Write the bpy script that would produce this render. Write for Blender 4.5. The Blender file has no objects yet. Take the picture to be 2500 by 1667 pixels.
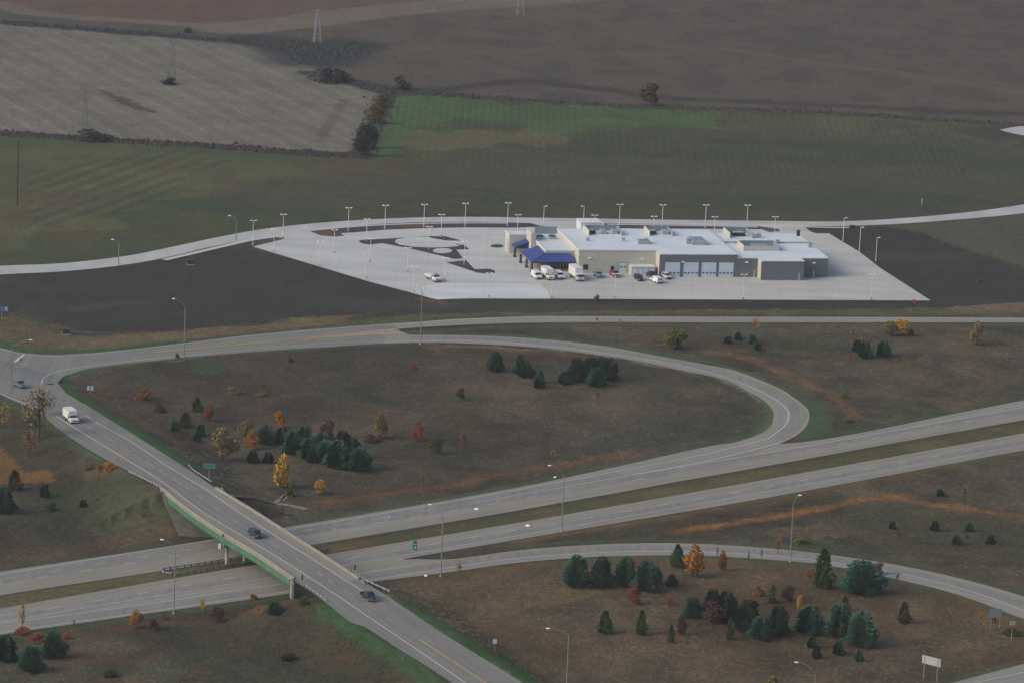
import bpy, bmesh, math, random
import numpy as np
from mathutils import Vector, Matrix, Euler
from mathutils.geometry import delaunay_2d_cdt

random.seed(7)
SC = bpy.context.scene
COL = SC.collection

# ------------------------------------------------------------------ camera
F_PX, W_PX, H_PX = 11700.0, 2500.0, 1667.0
PITCH, ROLL, CAM_H = math.radians(12.2), 0.042, 290.0
cam_data = bpy.data.cameras.new("camera")
cam = bpy.data.objects.new("camera", cam_data)
COL.objects.link(cam)
CAM_R = (Matrix.Rotation(math.pi / 2 - PITCH, 3, 'X') @ Matrix.Rotation(ROLL, 3, 'Z'))
cam.matrix_world = Matrix.Translation((0, 0, CAM_H)) @ CAM_R.to_4x4()
cam_data.sensor_fit = 'HORIZONTAL'
cam_data.sensor_width = 36.0
cam_data.lens = 36.0 * F_PX / W_PX
cam_data.clip_start = 5.0
cam_data.clip_end = 20000.0
SC.camera = cam

# ------------------------------------------------------------------ world, sun, exposure
SUN_EL, SUN_AZ = math.radians(33), math.radians(-112)     # azimuth from +Y towards +X: light comes from the left
world = bpy.data.worlds.new("World")
SC.world = world
world.use_nodes = True
wn = world.node_tree
bg = wn.nodes["Background"]
sky = wn.nodes.new("ShaderNodeTexSky")
sky.sky_type = 'NISHITA'
sky.sun_disc = False
sky.sun_elevation = SUN_EL
sky.sun_rotation = SUN_AZ
sky.air_density = 1.0
sky.dust_density = 4.0
sky.ozone_density = 1.0
wn.links.new(sky.outputs[0], bg.inputs[0])
bg.inputs[1].default_value = 0.15
sun_d = bpy.data.lights.new("sun", 'SUN')
sun_d.energy = 1.0
sun_d.angle = math.radians(25)
sun_d.color = (1.0, 0.935, 0.84)
sun = bpy.data.objects.new("sun", sun_d)
COL.objects.link(sun)
sdir = Vector((math.sin(SUN_AZ) * math.cos(SUN_EL), math.cos(SUN_AZ) * math.cos(SUN_EL), math.sin(SUN_EL)))
sun.rotation_euler = sdir.to_track_quat('Z', 'Y').to_euler()
SC.view_settings.view_transform = 'Standard'
SC.view_settings.look = 'None'
SC.view_settings.gamma = 1.0
SC.view_settings.use_curve_mapping = False
SC.view_settings.exposure = 0.13
SC.cycles.volume_bounces = 0
SC.cycles.max_bounces = 6

# ------------------------------------------------------------------ pixel <-> world helpers (photo measured in its own 2500 x 1667 pixels)
CAM_P = Vector((0, 0, CAM_H))


def ray(px, py):
    return CAM_R @ Vector(((px - W_PX / 2) / F_PX, -(py - H_PX / 2) / F_PX, -1.0))


def g(px, py, z=0.0):
    d = ray(px, py)
    t = (z - CAM_H) / d.z
    return Vector((d.x * t, d.y * t, z))


def scale_at(p):
    return F_PX / ((Vector((p[0], p[1], 0)) - CAM_P).dot(CAM_R @ Vector((0, 0, -1))))


# ------------------------------------------------------------------ the crossroad: stations (y, left edge, left line, right line, right edge, height)
CR = [(905, -110, -80, -20, 30, 1.0), (940, -45, 5, 65, 110, 1.4), (961, 0, 60, 118, 161, 1.8), (985, 50, 90, 162, 205, 2.3), (1016, 106, 137, 210, 253, 3.0),
      (1040, 133, 175, 248, 292, 3.6), (1077, 184, 235, 316, 352, 4.7), (1126, 266, 315, 389, 428, 6.0), (1150, 314, 355, 427, 466, 6.6),
      (1194, 391, 421, 500, 530, 7.2), (1250, 462, 495, 581, 622, 7.6), (1306, 545, 587, 668, 710, 7.8), (1354, 625, 667, 745, 785, 7.6), (1416, 715, 764, 842, 880, 7.2),
      (1445, 760, 808, 890, 930, 6.9), (1471, 795, 847, 929, 970, 6.5), (1519, 856, 917, 1002, 1040, 5.8), (1561, 920, 979, 1068, 1104, 5.1),
      (1598, 980, 1034, 1124, 1164, 4.5), (1667, 1080, 1134, 1236, 1276, 3.4), (1740, 1190, 1243, 1352, 1395, 2.4), (1850, 1360, 1412, 1535, 1580, 1.0)]
CRW = []
for (y, a, b, c, d, z) in CR:
    CRW.append([np.array(g(v, y, z)) for v in (a, b, c, d)] + [z])
CR_C = np.array([(r[1][:2] + r[2][:2]) / 2 for r in CRW])
CR_Z = np.array([r[4] for r in CRW])
CR_HW = np.array([max(np.linalg.norm(r[0][:2] - CR_C[i]), np.linalg.norm(r[3][:2] - CR_C[i])) for i, r in enumerate(CRW)])
CR_T = np.concatenate([[0], np.cumsum(np.linalg.norm(np.diff(CR_C, axis=0), axis=1))])
I_A, I_B = 9, 13
T_A, T_B = CR_T[I_A] + 3.0, CR_T[I_B] + 1.0


HWY_U = np.array([g(*q)[:2] for q in [(-300, 1445), (0, 1393), (394, 1334), (540, 1310), (769, 1273), (1250, 1190), (1622, 1111), (1940, 1079), (2700, 938)]])
HWY_L = np.array([g(*q)[:2] for q in [(-300, 1600), (0, 1548), (330, 1504), (625, 1463), (735, 1446), (860, 1429), (941, 1418), (1250, 1378), (1543, 1360), (2003, 1378), (2700, 1560)]])
HWY_P = np.concatenate([HWY_U, HWY_L[::-1]])


def pl_dist(P, x, y):
    best = np.full(x.shape, 1e9)
    for a, b in zip(P, P[1:]):
        ab = b - a
        u = np.clip(((x - a[0]) * ab[0] + (y - a[1]) * ab[1]) / (ab @ ab), 0, 1)
        best = np.minimum(best, np.hypot(x - a[0] - u * ab[0], y - a[1] - u * ab[1]))
    return best


def in_poly(P, x, y):
    r = np.zeros(x.shape, bool)
    for i in range(len(P)):
        (x0, y0), (x1, y1) = P[i], P[(i + 1) % len(P)]
        if y0 != y1:
            c = (y0 > y) != (y1 > y)
            r ^= c & (x < (x1 - x0) * (y - y0) / (y1 - y0) + x0)
    return r


def terrain(x, y):
    """ground height: flat land with the crossroad's embankment, cut open under the bridge"""
    x = np.asarray(x, float)
    y = np.asarray(y, float)
    best = np.full(x.shape, 1e9)
    tt = np.zeros(x.shape)
    for i in range(len(CR_C) - 1):
        a, b = CR_C[i], CR_C[i + 1]
        ab = b - a
        L2 = ab @ ab
        u = np.clip(((x - a[0]) * ab[0] + (y - a[1]) * ab[1]) / L2, 0, 1)
        d = np.hypot(x - a[0] - u * ab[0], y - a[1] - u * ab[1])
        m = d < best
        best = np.where(m, d, best)
        tt = np.where(m, CR_T[i] + u * math.sqrt(L2), tt)
    z = np.interp(tt, CR_T, CR_Z)
    hw = np.interp(tt, CR_T, CR_HW)
    z = np.where((tt > T_A) & (tt < T_B), np.maximum(np.maximum(z - 1.7 - (tt - T_A) / 2.6, z - 1.7 - (T_B - tt) / 2.0), 0), z)
    run = np.interp(tt, [0, CR_T[4], CR_T[7], CR_T[-1]], [8.0, 6.0, 2.6, 2.8])
    k = np.clip(1 - np.maximum(best - hw - 0.6, 0) / np.maximum(run * np.maximum(z, 0.3), 0.5), 0, 1)
    k = k * k * (3 - 2 * k) * 0.45 + k * 0.55
    h = z * k - 0.03 * (k > 0)
    up = h > 0.02
    if up.any():
        xs, ys = x[up], y[up]
        lim = np.minimum(np.maximum(pl_dist(HWY_U, xs, ys) - 0.8, 0) * 0.52, np.maximum(pl_dist(HWY_L, xs, ys) - 0.4, 0) * 0.262)
        lim = np.where(in_poly(HWY_P, xs, ys), 0, lim)
        sm = -np.log(np.exp(-np.minimum(h[up], 30) * 1.6) + np.exp(-np.minimum(lim, 30) * 1.6)) / 1.6
        h[up] = np.where(lim > h[up] + 3, h[up], np.maximum(np.minimum(sm, np.minimum(h[up], lim)), 0))
    return h


def gg(px, py):
    """where the line of sight through a photo pixel meets the terrain"""
    d = ray(px, py)
    zs = np.linspace(8.5, -0.01, 120)
    t = (zs - CAM_H) / d.z
    hh = terrain(d.x * t, d.y * t)
    below = np.nonzero(hh >= zs)[0]
    i = below[0] if len(below) else len(zs) - 1
    if i == 0:
        z = zs[0]
    else:
        a = zs[i - 1] - hh[i - 1]
        b = hh[i] - zs[i]
        z = zs[i - 1] + (zs[i] - zs[i - 1]) * (a / max(a + b, 1e-6))
    p = g(px, py, float(z))
    return p


def th(x, y):
    return float(terrain(np.array([x]), np.array([y]))[0])


# ------------------------------------------------------------------ materials
def mat(name, color, rough=0.85, noise=0.0, scale=1.0, metallic=0.0, spec=0.3, second=None, stretch=None, bump=0.0):
    m = bpy.data.materials.new(name)
    m.use_nodes = True
    nt = m.node_tree
    b = nt.nodes["Principled BSDF"]
    b.inputs["Roughness"].default_value = rough
    b.inputs["Metallic"].default_value = metallic
    b.inputs["Specular IOR Level"].default_value = spec
    b.inputs["Base Color"].default_value = (*color, 1)
    if noise > 0:
        tc = nt.nodes.new("ShaderNodeTexCoord")
        mp = nt.nodes.new("ShaderNodeMapping")
        if stretch:
            mp.inputs["Scale"].default_value = stretch
        n = nt.nodes.new("ShaderNodeTexNoise")
        n.inputs["Scale"].default_value = scale
        n.inputs["Detail"].default_value = 5
        n.inputs["Roughness"].default_value = 0.65
        r = nt.nodes.new("ShaderNodeValToRGB")
        lo = [max(c * (1 - noise), 0) for c in color]
        hi = second or [min(c * (1 + noise), 1) for c in color]
        r.color_ramp.elements[0].position, r.color_ramp.elements[1].position = 0.3, 0.7
        r.color_ramp.elements[0].color = (*lo, 1)
        r.color_ramp.elements[1].color = (*hi, 1)
        nt.links.new(tc.outputs["UV" if stretch else "Object"], mp.inputs[0])
        nt.links.new(mp.outputs[0], n.inputs["Vector"])
        nt.links.new(n.outputs["Fac"], r.inputs[0])
        nt.links.new(r.outputs[0], b.inputs["Base Color"])
    return m


def road_mat(name, base, tint=(1, 1, 1), joints=0.0, streak=True):
    """pavement: wheel-track streaks along the road (UV in metres), patches and fine grain"""
    m = bpy.data.materials.new(name)
    m.use_nodes = True
    nt = m.node_tree
    b = nt.nodes["Principled BSDF"]
    b.inputs["Roughness"].default_value = 0.9
    b.inputs["Specular IOR Level"].default_value = 0.2
    uv = nt.nodes.new("ShaderNodeUVMap")
    out = None

    def layer(scl, sx, sy, lo, hi, detail=4):
        mp = nt.nodes.new("ShaderNodeMapping")
        mp.inputs["Scale"].default_value = (sx, sy, 1)
        n = nt.nodes.new("ShaderNodeTexNoise")
        n.inputs["Scale"].default_value = scl
        n.inputs["Detail"].default_value = detail
        mr = nt.nodes.new("ShaderNodeMapRange")
        mr.inputs["From Min"].default_value = 0.3
        mr.inputs["From Max"].default_value = 0.7
        mr.inputs["To Min"].default_value = lo
        mr.inputs["To Max"].default_value = hi
        nt.links.new(uv.outputs[0], mp.inputs[0])
        nt.links.new(mp.outputs[0], n.inputs["Vector"])
        nt.links.new(n.outputs["Fac"], mr.inputs["Value"])
        return mr.outputs[0]
    a = layer(1.0, 0.75, 0.012, 0.86, 1.12) if streak else layer(1.0, 0.045, 0.11, 0.85, 1.07, 6)
    c = layer(1.0, 0.08, 0.05, 0.92, 1.08) if streak else layer(1.0, 0.012, 0.018, 0.92, 1.06)
    d = layer(1.0, 1.6, 1.2, 0.93, 1.07)
    mu = nt.nodes.new("ShaderNodeMath"); mu.operation = 'MULTIPLY'
    mu2 = nt.nodes.new("ShaderNodeMath"); mu2.operation = 'MULTIPLY'
    nt.links.new(a, mu.inputs[0]); nt.links.new(c, mu.inputs[1])
    nt.links.new(mu.outputs[0], mu2.inputs[0]); nt.links.new(d, mu2.inputs[1])
    cur = mu2.outputs[0]
    if joints > 0:
        sep = nt.nodes.new("ShaderNodeSeparateXYZ")
        nt.links.new(uv.outputs[0], sep.inputs[0])
        for ax in (0, 1):
            md = nt.nodes.new("ShaderNodeMath"); md.operation = 'PINGPONG'
            md.inputs[1].default_value = joints
            nt.links.new(sep.outputs[ax], md.inputs[0])
            mr = nt.nodes.new("ShaderNodeMapRange")
            mr.inputs["From Min"].default_value = 0.0
            mr.inputs["From Max"].default_value = 0.18
            mr.inputs["To Min"].default_value = 0.86
            mr.inputs["To Max"].default_value = 1.0
            nt.links.new(md.outputs[0], mr.inputs["Value"])
            m3 = nt.nodes.new("ShaderNodeMath"); m3.operation = 'MULTIPLY'
            nt.links.new(cur, m3.inputs[0]); nt.links.new(mr.outputs[0], m3.inputs[1])
            cur = m3.outputs[0]
    vm = nt.nodes.new("ShaderNodeVectorMath"); vm.operation = 'SCALE'
    vm.inputs[0].default_value = tuple(base[i] * tint[i] for i in range(3))
    nt.links.new(cur, vm.inputs["Scale"])
    nt.links.new(vm.outputs[0], b.inputs["Base Color"])
    return m


def leaf_mat(name):
    """foliage: takes the crown's own object colour, varied leaf by leaf"""
    m = bpy.data.materials.new(name)
    m.use_nodes = True
    nt = m.node_tree
    b = nt.nodes["Principled BSDF"]
    b.inputs["Roughness"].default_value = 0.8
    b.inputs["Specular IOR Level"].default_value = 0.15
    oi = nt.nodes.new("ShaderNodeObjectInfo")
    at = nt.nodes.new("ShaderNodeAttribute")
    at.attribute_name = "tint"
    mx = nt.nodes.new("ShaderNodeMix"); mx.data_type = 'RGBA'; mx.blend_type = 'MULTIPLY'
    mx.inputs[0].default_value = 1.0
    nt.links.new(oi.outputs["Color"], mx.inputs[6])
    nt.links.new(at.outputs["Color"], mx.inputs[7])
    nt.links.new(mx.outputs[2], b.inputs["Base Color"])
    return m


M = {}
M['asphalt'] = road_mat('highway_pavement', (0.228, 0.222, 0.196))
M['ramp'] = road_mat('ramp_pavement', (0.232, 0.227, 0.200))
M['cross'] = road_mat('crossroad_pavement', (0.178, 0.178, 0.165))
M['access'] = road_mat('access_road_concrete', (0.41, 0.415, 0.405), joints=4.5, streak=False)
M['lot'] = road_mat('lot_concrete', (0.455, 0.465, 0.45), joints=4.5, streak=False)
M['lot_new'] = road_mat('fresh_concrete', (0.54, 0.565, 0.56), joints=4.5, streak=False)
M['lot_warm'] = road_mat('older_concrete', (0.44, 0.44, 0.41), joints=4.5, streak=False)
M['column'] = mat('dark_column', (0.055, 0.06, 0.055), 0.8, 0.1, 1.0)
M['pad'] = road_mat('pad_concrete', (0.45, 0.46, 0.45), streak=False)
M['lane'] = road_mat('travelled_lane', (0.198, 0.197, 0.182))
M['parapet'] = mat('weathered_parapet', (0.215, 0.208, 0.175), 0.9, 0.14, 0.5)
M['gore'] = road_mat('gore_concrete', (0.265, 0.245, 0.195), streak=False)
M['deck'] = road_mat('bridge_concrete', (0.225, 0.218, 0.185))
M['white_paint'] = mat('white_paint', (0.50, 0.51, 0.51), 0.7, 0.15, 0.8)
M['yellow_paint'] = mat('yellow_paint', (0.46, 0.31, 0.10), 0.7, 0.2, 0.8)
M['sidewalk'] = mat('sidewalk_concrete', (0.46, 0.46, 0.43), 0.9, 0.08, 0.5)
M['dirt'] = mat('bare_dirt', (0.042, 0.041, 0.041), 0.95, 0.25, 0.6)
M['mulch'] = mat('red_mulch', (0.095, 0.055, 0.042), 0.95, 0.3, 0.8)
M['turf'] = mat('turf', (0.03, 0.07, 0.035), 0.95, 0.3, 1.5)
M['rock'] = mat('pale_riprap', (0.20, 0.185, 0.155), 0.95, 0.4, 1.2)
M['slope'] = mat('slope_paving', (0.125, 0.122, 0.108), 0.95, 0.3, 0.35)
M['concrete'] = mat('concrete', (0.34, 0.33, 0.29), 0.9, 0.12, 0.6)
M['green_steel'] = mat('green_steel', (0.055, 0.150, 0.092), 0.65, 0.25, 0.35)
M['galv'] = mat('galvanised_steel', (0.30, 0.34, 0.36), 0.55, 0.15, 2.0, metallic=0.3)
M['pole_grey'] = mat('grey_pole', (0.17, 0.21, 0.22), 0.5, 0.1, 2.0)
M['pole_white'] = mat('white_pole', (0.62, 0.63, 0.65), 0.5, 0.06, 2.0)
M['lamp_white'] = mat('lamp_housing', (0.82, 0.83, 0.85), 0.4)
M['wood'] = mat('creosoted_wood', (0.035, 0.03, 0.028), 0.9, 0.2, 2.0)
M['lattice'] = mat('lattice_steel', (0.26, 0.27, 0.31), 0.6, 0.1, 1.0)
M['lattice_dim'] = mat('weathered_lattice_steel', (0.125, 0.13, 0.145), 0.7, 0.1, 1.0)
M['bark'] = mat('bark', (0.075, 0.06, 0.05), 0.95, 0.3, 2.0)
M['leaf'] = leaf_mat('foliage')
M['beige'] = mat('beige_block_wall', (0.455, 0.455, 0.41), 0.9, 0.06, 0.35)
M['sunlit_beige'] = mat('sunlit_beige_wall', (0.475, 0.450, 0.385), 0.9, 0.06, 0.35)  # left-facing walls: beige with the sun's warmth put into the colour
M['grey_wall'] = mat('dark_grey_block_wall', (0.132, 0.148, 0.165), 0.9, 0.08, 0.3)
M['roof'] = mat('white_membrane_roof', (0.57, 0.615, 0.65), 0.6, 0.08, 0.10)
M['coping'] = mat('metal_coping', (0.60, 0.62, 0.63), 0.5)
M['blue_roof'] = mat('blue_standing_seam', (0.045, 0.080, 0.255), 0.55, 0.18, 0.6)
M['blue_trim'] = mat('dark_blue_trim', (0.015, 0.025, 0.10), 0.5)
M['glass_dark'] = mat('dark_glazing', (0.018, 0.028, 0.035), 0.15, 0.2, 0.5, spec=0.5)
M['door_white'] = mat('white_roller_door', (0.52, 0.60, 0.68), 0.6, 0.05, 0.6)
M['screen'] = mat('blue_grey_screen', (0.20, 0.26, 0.31), 0.7, 0.08, 0.6)
M['hvac'] = mat('hvac_grey', (0.30, 0.34, 0.38), 0.6, 0.15, 1.0)
M['dark'] = mat('dark_metal', (0.03, 0.035, 0.04), 0.6)
M['tyre'] = mat('tyre_rubber', (0.018, 0.018, 0.018), 0.9)
M['rim'] = mat('wheel_rim', (0.35, 0.36, 0.37), 0.35, metallic=0.6)
M['car_glass'] = mat('car_glass', (0.02, 0.03, 0.04), 0.1, spec=0.6)
M['headlight'] = mat('headlight_glass', (0.6, 0.62, 0.62), 0.2)
M['sign_green'] = mat('green_sign_face', (0.02, 0.16, 0.13), 0.5, 0.08, 0.8)
M['sign_blue'] = mat('blue_sign_face', (0.06, 0.12, 0.25), 0.5, 0.08, 0.8)
M['sign_pale'] = mat('pale_sign_face', (0.36, 0.43, 0.47), 0.5, 0.08, 0.8)
M['sign_white'] = mat('white_sign_face', (0.33, 0.34, 0.33), 0.5, 0.05, 0.8)
M['sign_back'] = mat('bare_aluminium_sign_back', (0.15, 0.19, 0.21), 0.5, 0.08, 0.8)
M['sign_orange'] = mat('amber_sign_face', (0.36, 0.16, 0.015), 0.5, 0.12, 1.0)
M['sign_red'] = mat('red_sign_face', (0.28, 0.03, 0.05), 0.5)
M['sign_letter'] = mat('white_sheeting', (0.75, 0.77, 0.75), 0.5)
M['sign_dark'] = mat('dark_sheeting', (0.05, 0.04, 0.06), 0.5)
M['box_green'] = mat('green_cabinet', (0.02, 0.065, 0.055), 0.6, 0.1, 1.0)
M['paper'] = mat('white_scrap', (0.8, 0.81, 0.78), 0.8)


# ------------------------------------------------------------------ object helpers
class MB:
    """collects shapes and links them as one mesh object"""

    def __init__(self):
        self.v, self.f, self.mi, self.uv, self.mats = [], [], [], [], []

    def mat(self, m):
        m = M[m] if isinstance(m, str) else m
        if m not in self.mats:
            self.mats.append(m)
        return self.mats.index(m)

    def add(self, verts, faces, m, uv=None):
        o = len(self.v)
        self.v += [tuple(p) for p in verts]
        k = self.mat(m)
        for f in faces:
            self.f.append(tuple(i + o for i in f))
            self.mi.append(k)
        self.uv += list(uv) if uv is not None else [(p[0], p[1]) for p in verts]

    def box(self, c, s, m, rot=0.0, up=None):
        cx, cy, cz = c
        hx, hy, hz = s[0] / 2, s[1] / 2, s[2] / 2
        ca, sa = math.cos(rot), math.sin(rot)
        vs = []
        for dz in (-hz, hz):
            for dx, dy in ((-hx, -hy), (hx, -hy), (hx, hy), (-hx, hy)):
                vs.append((cx + dx * ca - dy * sa, cy + dx * sa + dy * ca, cz + dz))
        self.add(vs, [(3, 2, 1, 0), (4, 5, 6, 7), (0, 1, 5, 4), (1, 2, 6, 5), (2, 3, 7, 6), (3, 0, 4, 7)], m)

    def hexa(self, p, m):
        """eight corners: bottom ring of four then top ring of four"""
        self.add(p, [(3, 2, 1, 0), (4, 5, 6, 7), (0, 1, 5, 4), (1, 2, 6, 5), (2, 3, 7, 6), (3, 0, 4, 7)], m)

    def tube(self, a, b, r0, r1, m, n=8, caps=True):
        a, b = Vector(a), Vector(b)
        d = (b - a).normalized()
        s = d.orthogonal().normalized()
        t = d.cross(s)
        vs = []
        for p, r in ((a, r0), (b, r1)):
            for i in range(n):
                q = 2 * math.pi * i / n
                vs.append(p + (s * math.cos(q) + t * math.sin(q)) * r)
        fs = [(i, (i + 1) % n, n + (i + 1) % n, n + i) for i in range(n)]
        if caps:
            fs += [tuple(range(n))[::-1], tuple(range(n, 2 * n))]
        self.add(vs, fs, m)

    def pipe(self, pts, r, m, n=6):
        for a, b in zip(pts, pts[1:]):
            self.tube(a, b, r, r, m, n)

    def ellipsoid(self, c, s, m, nu=10, nv=6, rot=0.0):
        vs, fs = [], []
        ca, sa = math.cos(rot), math.sin(rot)
        for j in range(1, nv):
            ph = math.pi * j / nv
            for i in range(nu):
                q = 2 * math.pi * i / nu
                x, y = s[0] * math.sin(ph) * math.cos(q), s[1] * math.sin(ph) * math.sin(q)
                vs.append((c[0] + x * ca - y * sa, c[1] + x * sa + y * ca, c[2] + s[2] * math.cos(ph)))
        for j in range(nv - 2):
            for i in range(nu):
                fs.append((j * nu + i, (j + 1) * nu + i, (j + 1) * nu + (i + 1) % nu, j * nu + (i + 1) % nu))
        vs += [(c[0], c[1], c[2] + s[2]), (c[0], c[1], c[2] - s[2])]
        k = len(vs)
        for i in range(nu):
            fs.append((k - 2, i, (i + 1) % nu))
            fs.append((k - 1, (nv - 2) * nu + (i + 1) % nu, (nv - 2) * nu + i))
        self.add(vs, fs, m)

    def build(self, name, parent=None, smooth=False):
        me = bpy.data.meshes.new(name)
        me.from_pydata(self.v, [], self.f)
        for m in self.mats:
            me.materials.append(m)
        me.polygons.foreach_set("material_index", self.mi)
        ul = me.uv_layers.new(name="UVMap")
        li = np.zeros(len(me.loops), dtype=np.int32)
        me.loops.foreach_get("vertex_index", li)
        ul.data.foreach_set("uv", np.array(self.uv, dtype=np.float32)[li].ravel())
        if smooth:
            me.polygons.foreach_set("use_smooth", [True] * len(me.polygons))
        me.update()
        o = bpy.data.objects.new(name, me)
        COL.objects.link(o)
        if parent is not None:
            o.parent = parent
        return o


def tag(o, label=None, cat=None, group=None, kind=None):
    if label: o["label"] = label
    if cat: o["category"] = cat
    if group: o["group"] = group
    if kind: o["kind"] = kind
    return o


def thing(name, label, cat, loc=(0, 0, 0), rz=0.0, group=None):
    o = bpy.data.objects.new(name, None)
    o.empty_display_size = 0.5
    COL.objects.link(o)
    o.location = loc
    o.rotation_euler = (0, 0, rz)
    return tag(o, label, cat, group)


def kids(o):
    return [c for c in bpy.data.objects if c.parent == o]


def dup(root, loc, rz=0.0, scale=None, label=None, group=None, tree=None):
    r = root.copy()
    COL.objects.link(r)
    r.location = loc
    r.rotation_euler = (0, 0, rz)
    if scale: r.scale = scale
    if label: r["label"] = label
    if group: r["group"] = group
    for ch, subs in (tree or [(c, kids(c)) for c in kids(root)]):
        c = ch.copy()
        COL.objects.link(c)
        c.parent = r
        for q in subs:
            d = q.copy()
            COL.objects.link(d)
            d.parent = c
    return r


# ------------------------------------------------------------------ ribbons and sheets laid on the terrain
def smooth_line(pts, step=3.0):
    """Catmull-Rom through ground points, resampled about every `step` metres"""
    P = [np.array(p[:2], float) for p in pts]
    P = [2 * P[0] - P[1]] + P + [2 * P[-1] - P[-2]]
    out = []
    for i in range(1, len(P) - 2):
        p0, p1, p2, p3 = P[i - 1], P[i], P[i + 1], P[i + 2]
        n = max(2, int(np.linalg.norm(p2 - p1) / step))
        t0, t1, t2, t3 = 0, *np.cumsum([max(np.linalg.norm(b - a), 1e-3) ** 0.5 for a, b in ((p0, p1), (p1, p2), (p2, p3))])
        for k in range(n):
            t = t1 + (t2 - t1) * k / n
            A1 = (t1 - t) / (t1 - t0) * p0 + (t - t0) / (t1 - t0) * p1
            A2 = (t2 - t) / (t2 - t1) * p1 + (t - t1) / (t2 - t1) * p2
            A3 = (t3 - t) / (t3 - t2) * p2 + (t - t2) / (t3 - t2) * p3
            B1 = (t2 - t) / (t2 - t0) * A1 + (t - t0) / (t2 - t0) * A2
            B2 = (t3 - t) / (t3 - t1) * A2 + (t - t1) / (t3 - t1) * A3
            out.append((t2 - t) / (t2 - t1) * B1 + (t - t1) / (t2 - t1) * B2)
    out.append(P[-2])
    return np.array(out)


def strip(mb, pairs, off, m, cols=6, step=4.0, zf=None, on_ground=True):
    """a road between two edges given as photo pixel pairs"""
    conv = gg if on_ground else (lambda a, b: g(a, b, 0))
    A = [conv(*p[0]) for p in pairs]
    Bp = [conv(*p[1]) for p in pairs]
    n = 0
    rows = []
    sa, sb = smooth_pair(A, Bp, step)
    return strip_world(mb, sa, sb, off, m, cols, zf)


def smooth_pair(A, Bp, step=4.0):
    P = [np.concatenate([np.array(a[:2], float), np.array(b[:2], float)]) for a, b in zip(A, Bp)]
    Q = [2 * P[0] - P[1]] + P + [2 * P[-1] - P[-2]]
    out = []
    for i in range(1, len(Q) - 2):
        p0, p1, p2, p3 = Q[i - 1], Q[i], Q[i + 1], Q[i + 2]
        n = max(2, int(np.linalg.norm((p2 - p1)) / 1.4 / step))
        t0, t1, t2, t3 = 0, *np.cumsum([max(np.linalg.norm(b - a), 1e-3) ** 0.5 for a, b in ((p0, p1), (p1, p2), (p2, p3))])
        for k in range(n):
            t = t1 + (t2 - t1) * k / n
            A1 = (t1 - t) / (t1 - t0) * p0 + (t - t0) / (t1 - t0) * p1
            A2 = (t2 - t) / (t2 - t1) * p1 + (t - t1) / (t2 - t1) * p2
            A3 = (t3 - t) / (t3 - t2) * p2 + (t - t2) / (t3 - t2) * p3
            B1 = (t2 - t) / (t2 - t0) * A1 + (t - t0) / (t2 - t0) * A2
            B2 = (t3 - t) / (t3 - t1) * A2 + (t - t1) / (t3 - t1) * A3
            out.append((t2 - t) / (t2 - t1) * B1 + (t - t1) / (t2 - t1) * B2)
    out.append(Q[-2])
    out = np.array(out)
    return out[:, :2], out[:, 2:]


def strip_world(mb, sa, sb, off, m, cols=6, zf=None):
    verts, uvs, faces = [], [], []
    L = 0.0
    n = len(sa)
    xs = np.array([[sa[i] + (sb[i] - sa[i]) * j / cols for j in range(cols + 1)] for i in range(n)])
    zz = terrain(xs[:, :, 0], xs[:, :, 1]) if zf is None else np.array([[zf[i]] * (cols + 1) for i in range(n)])
    for i in range(n):
        if i:
            L += np.linalg.norm((sa[i] + sb[i]) / 2 - (sa[i - 1] + sb[i - 1]) / 2)
        w = np.linalg.norm(sb[i] - sa[i])
        for j in range(cols + 1):
            verts.append((xs[i, j, 0], xs[i, j, 1], zz[i, j] + off))
            uvs.append((w * j / cols, L))
    c1 = cols + 1
    for i in range(n - 1):
        for j in range(cols):
            f = (i * c1 + j, i * c1 + j + 1, (i + 1) * c1 + j + 1, (i + 1) * c1 + j)
            a, b, c = (np.array(verts[k]) for k in f[:3])
            faces.append(f if np.cross(b - a, c - a)[2] > 0 else f[::-1])
    mb.add(verts, faces, m, uvs)


def line(mb, pts_px, width, off, m, dash=None, step=3.0, phase=0.0, world=None, zf=None):
    """a painted line (or dashes of (paint, period) metres) through photo pixels"""
    P = smooth_line([gg(*p) for p in pts_px] if world is None else world, step if dash is None else 0.6)
    d = np.gradient(P, axis=0)
    d /= np.maximum(np.linalg.norm(d, axis=1, keepdims=True), 1e-6)
    nrm = np.stack([-d[:, 1], d[:, 0]], 1) * width / 2
    s = np.concatenate([[0], np.cumsum(np.linalg.norm(np.diff(P, axis=0), axis=1))])
    Z = terrain(P[:, 0], P[:, 1]) if zf is None else zf(P)
    for i in range(len(P) - 1):
        if dash and ((s[i] + phase) % dash[1]) > dash[0]:
            continue
        a, b = P[i], P[i + 1]
        vs = [(*(a - nrm[i]), Z[i] + off), (*(b - nrm[i + 1]), Z[i + 1] + off), (*(b + nrm[i + 1]), Z[i + 1] + off), (*(a + nrm[i]), Z[i] + off)]
        mb.add(vs, [(0, 1, 2, 3)], m)


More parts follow.
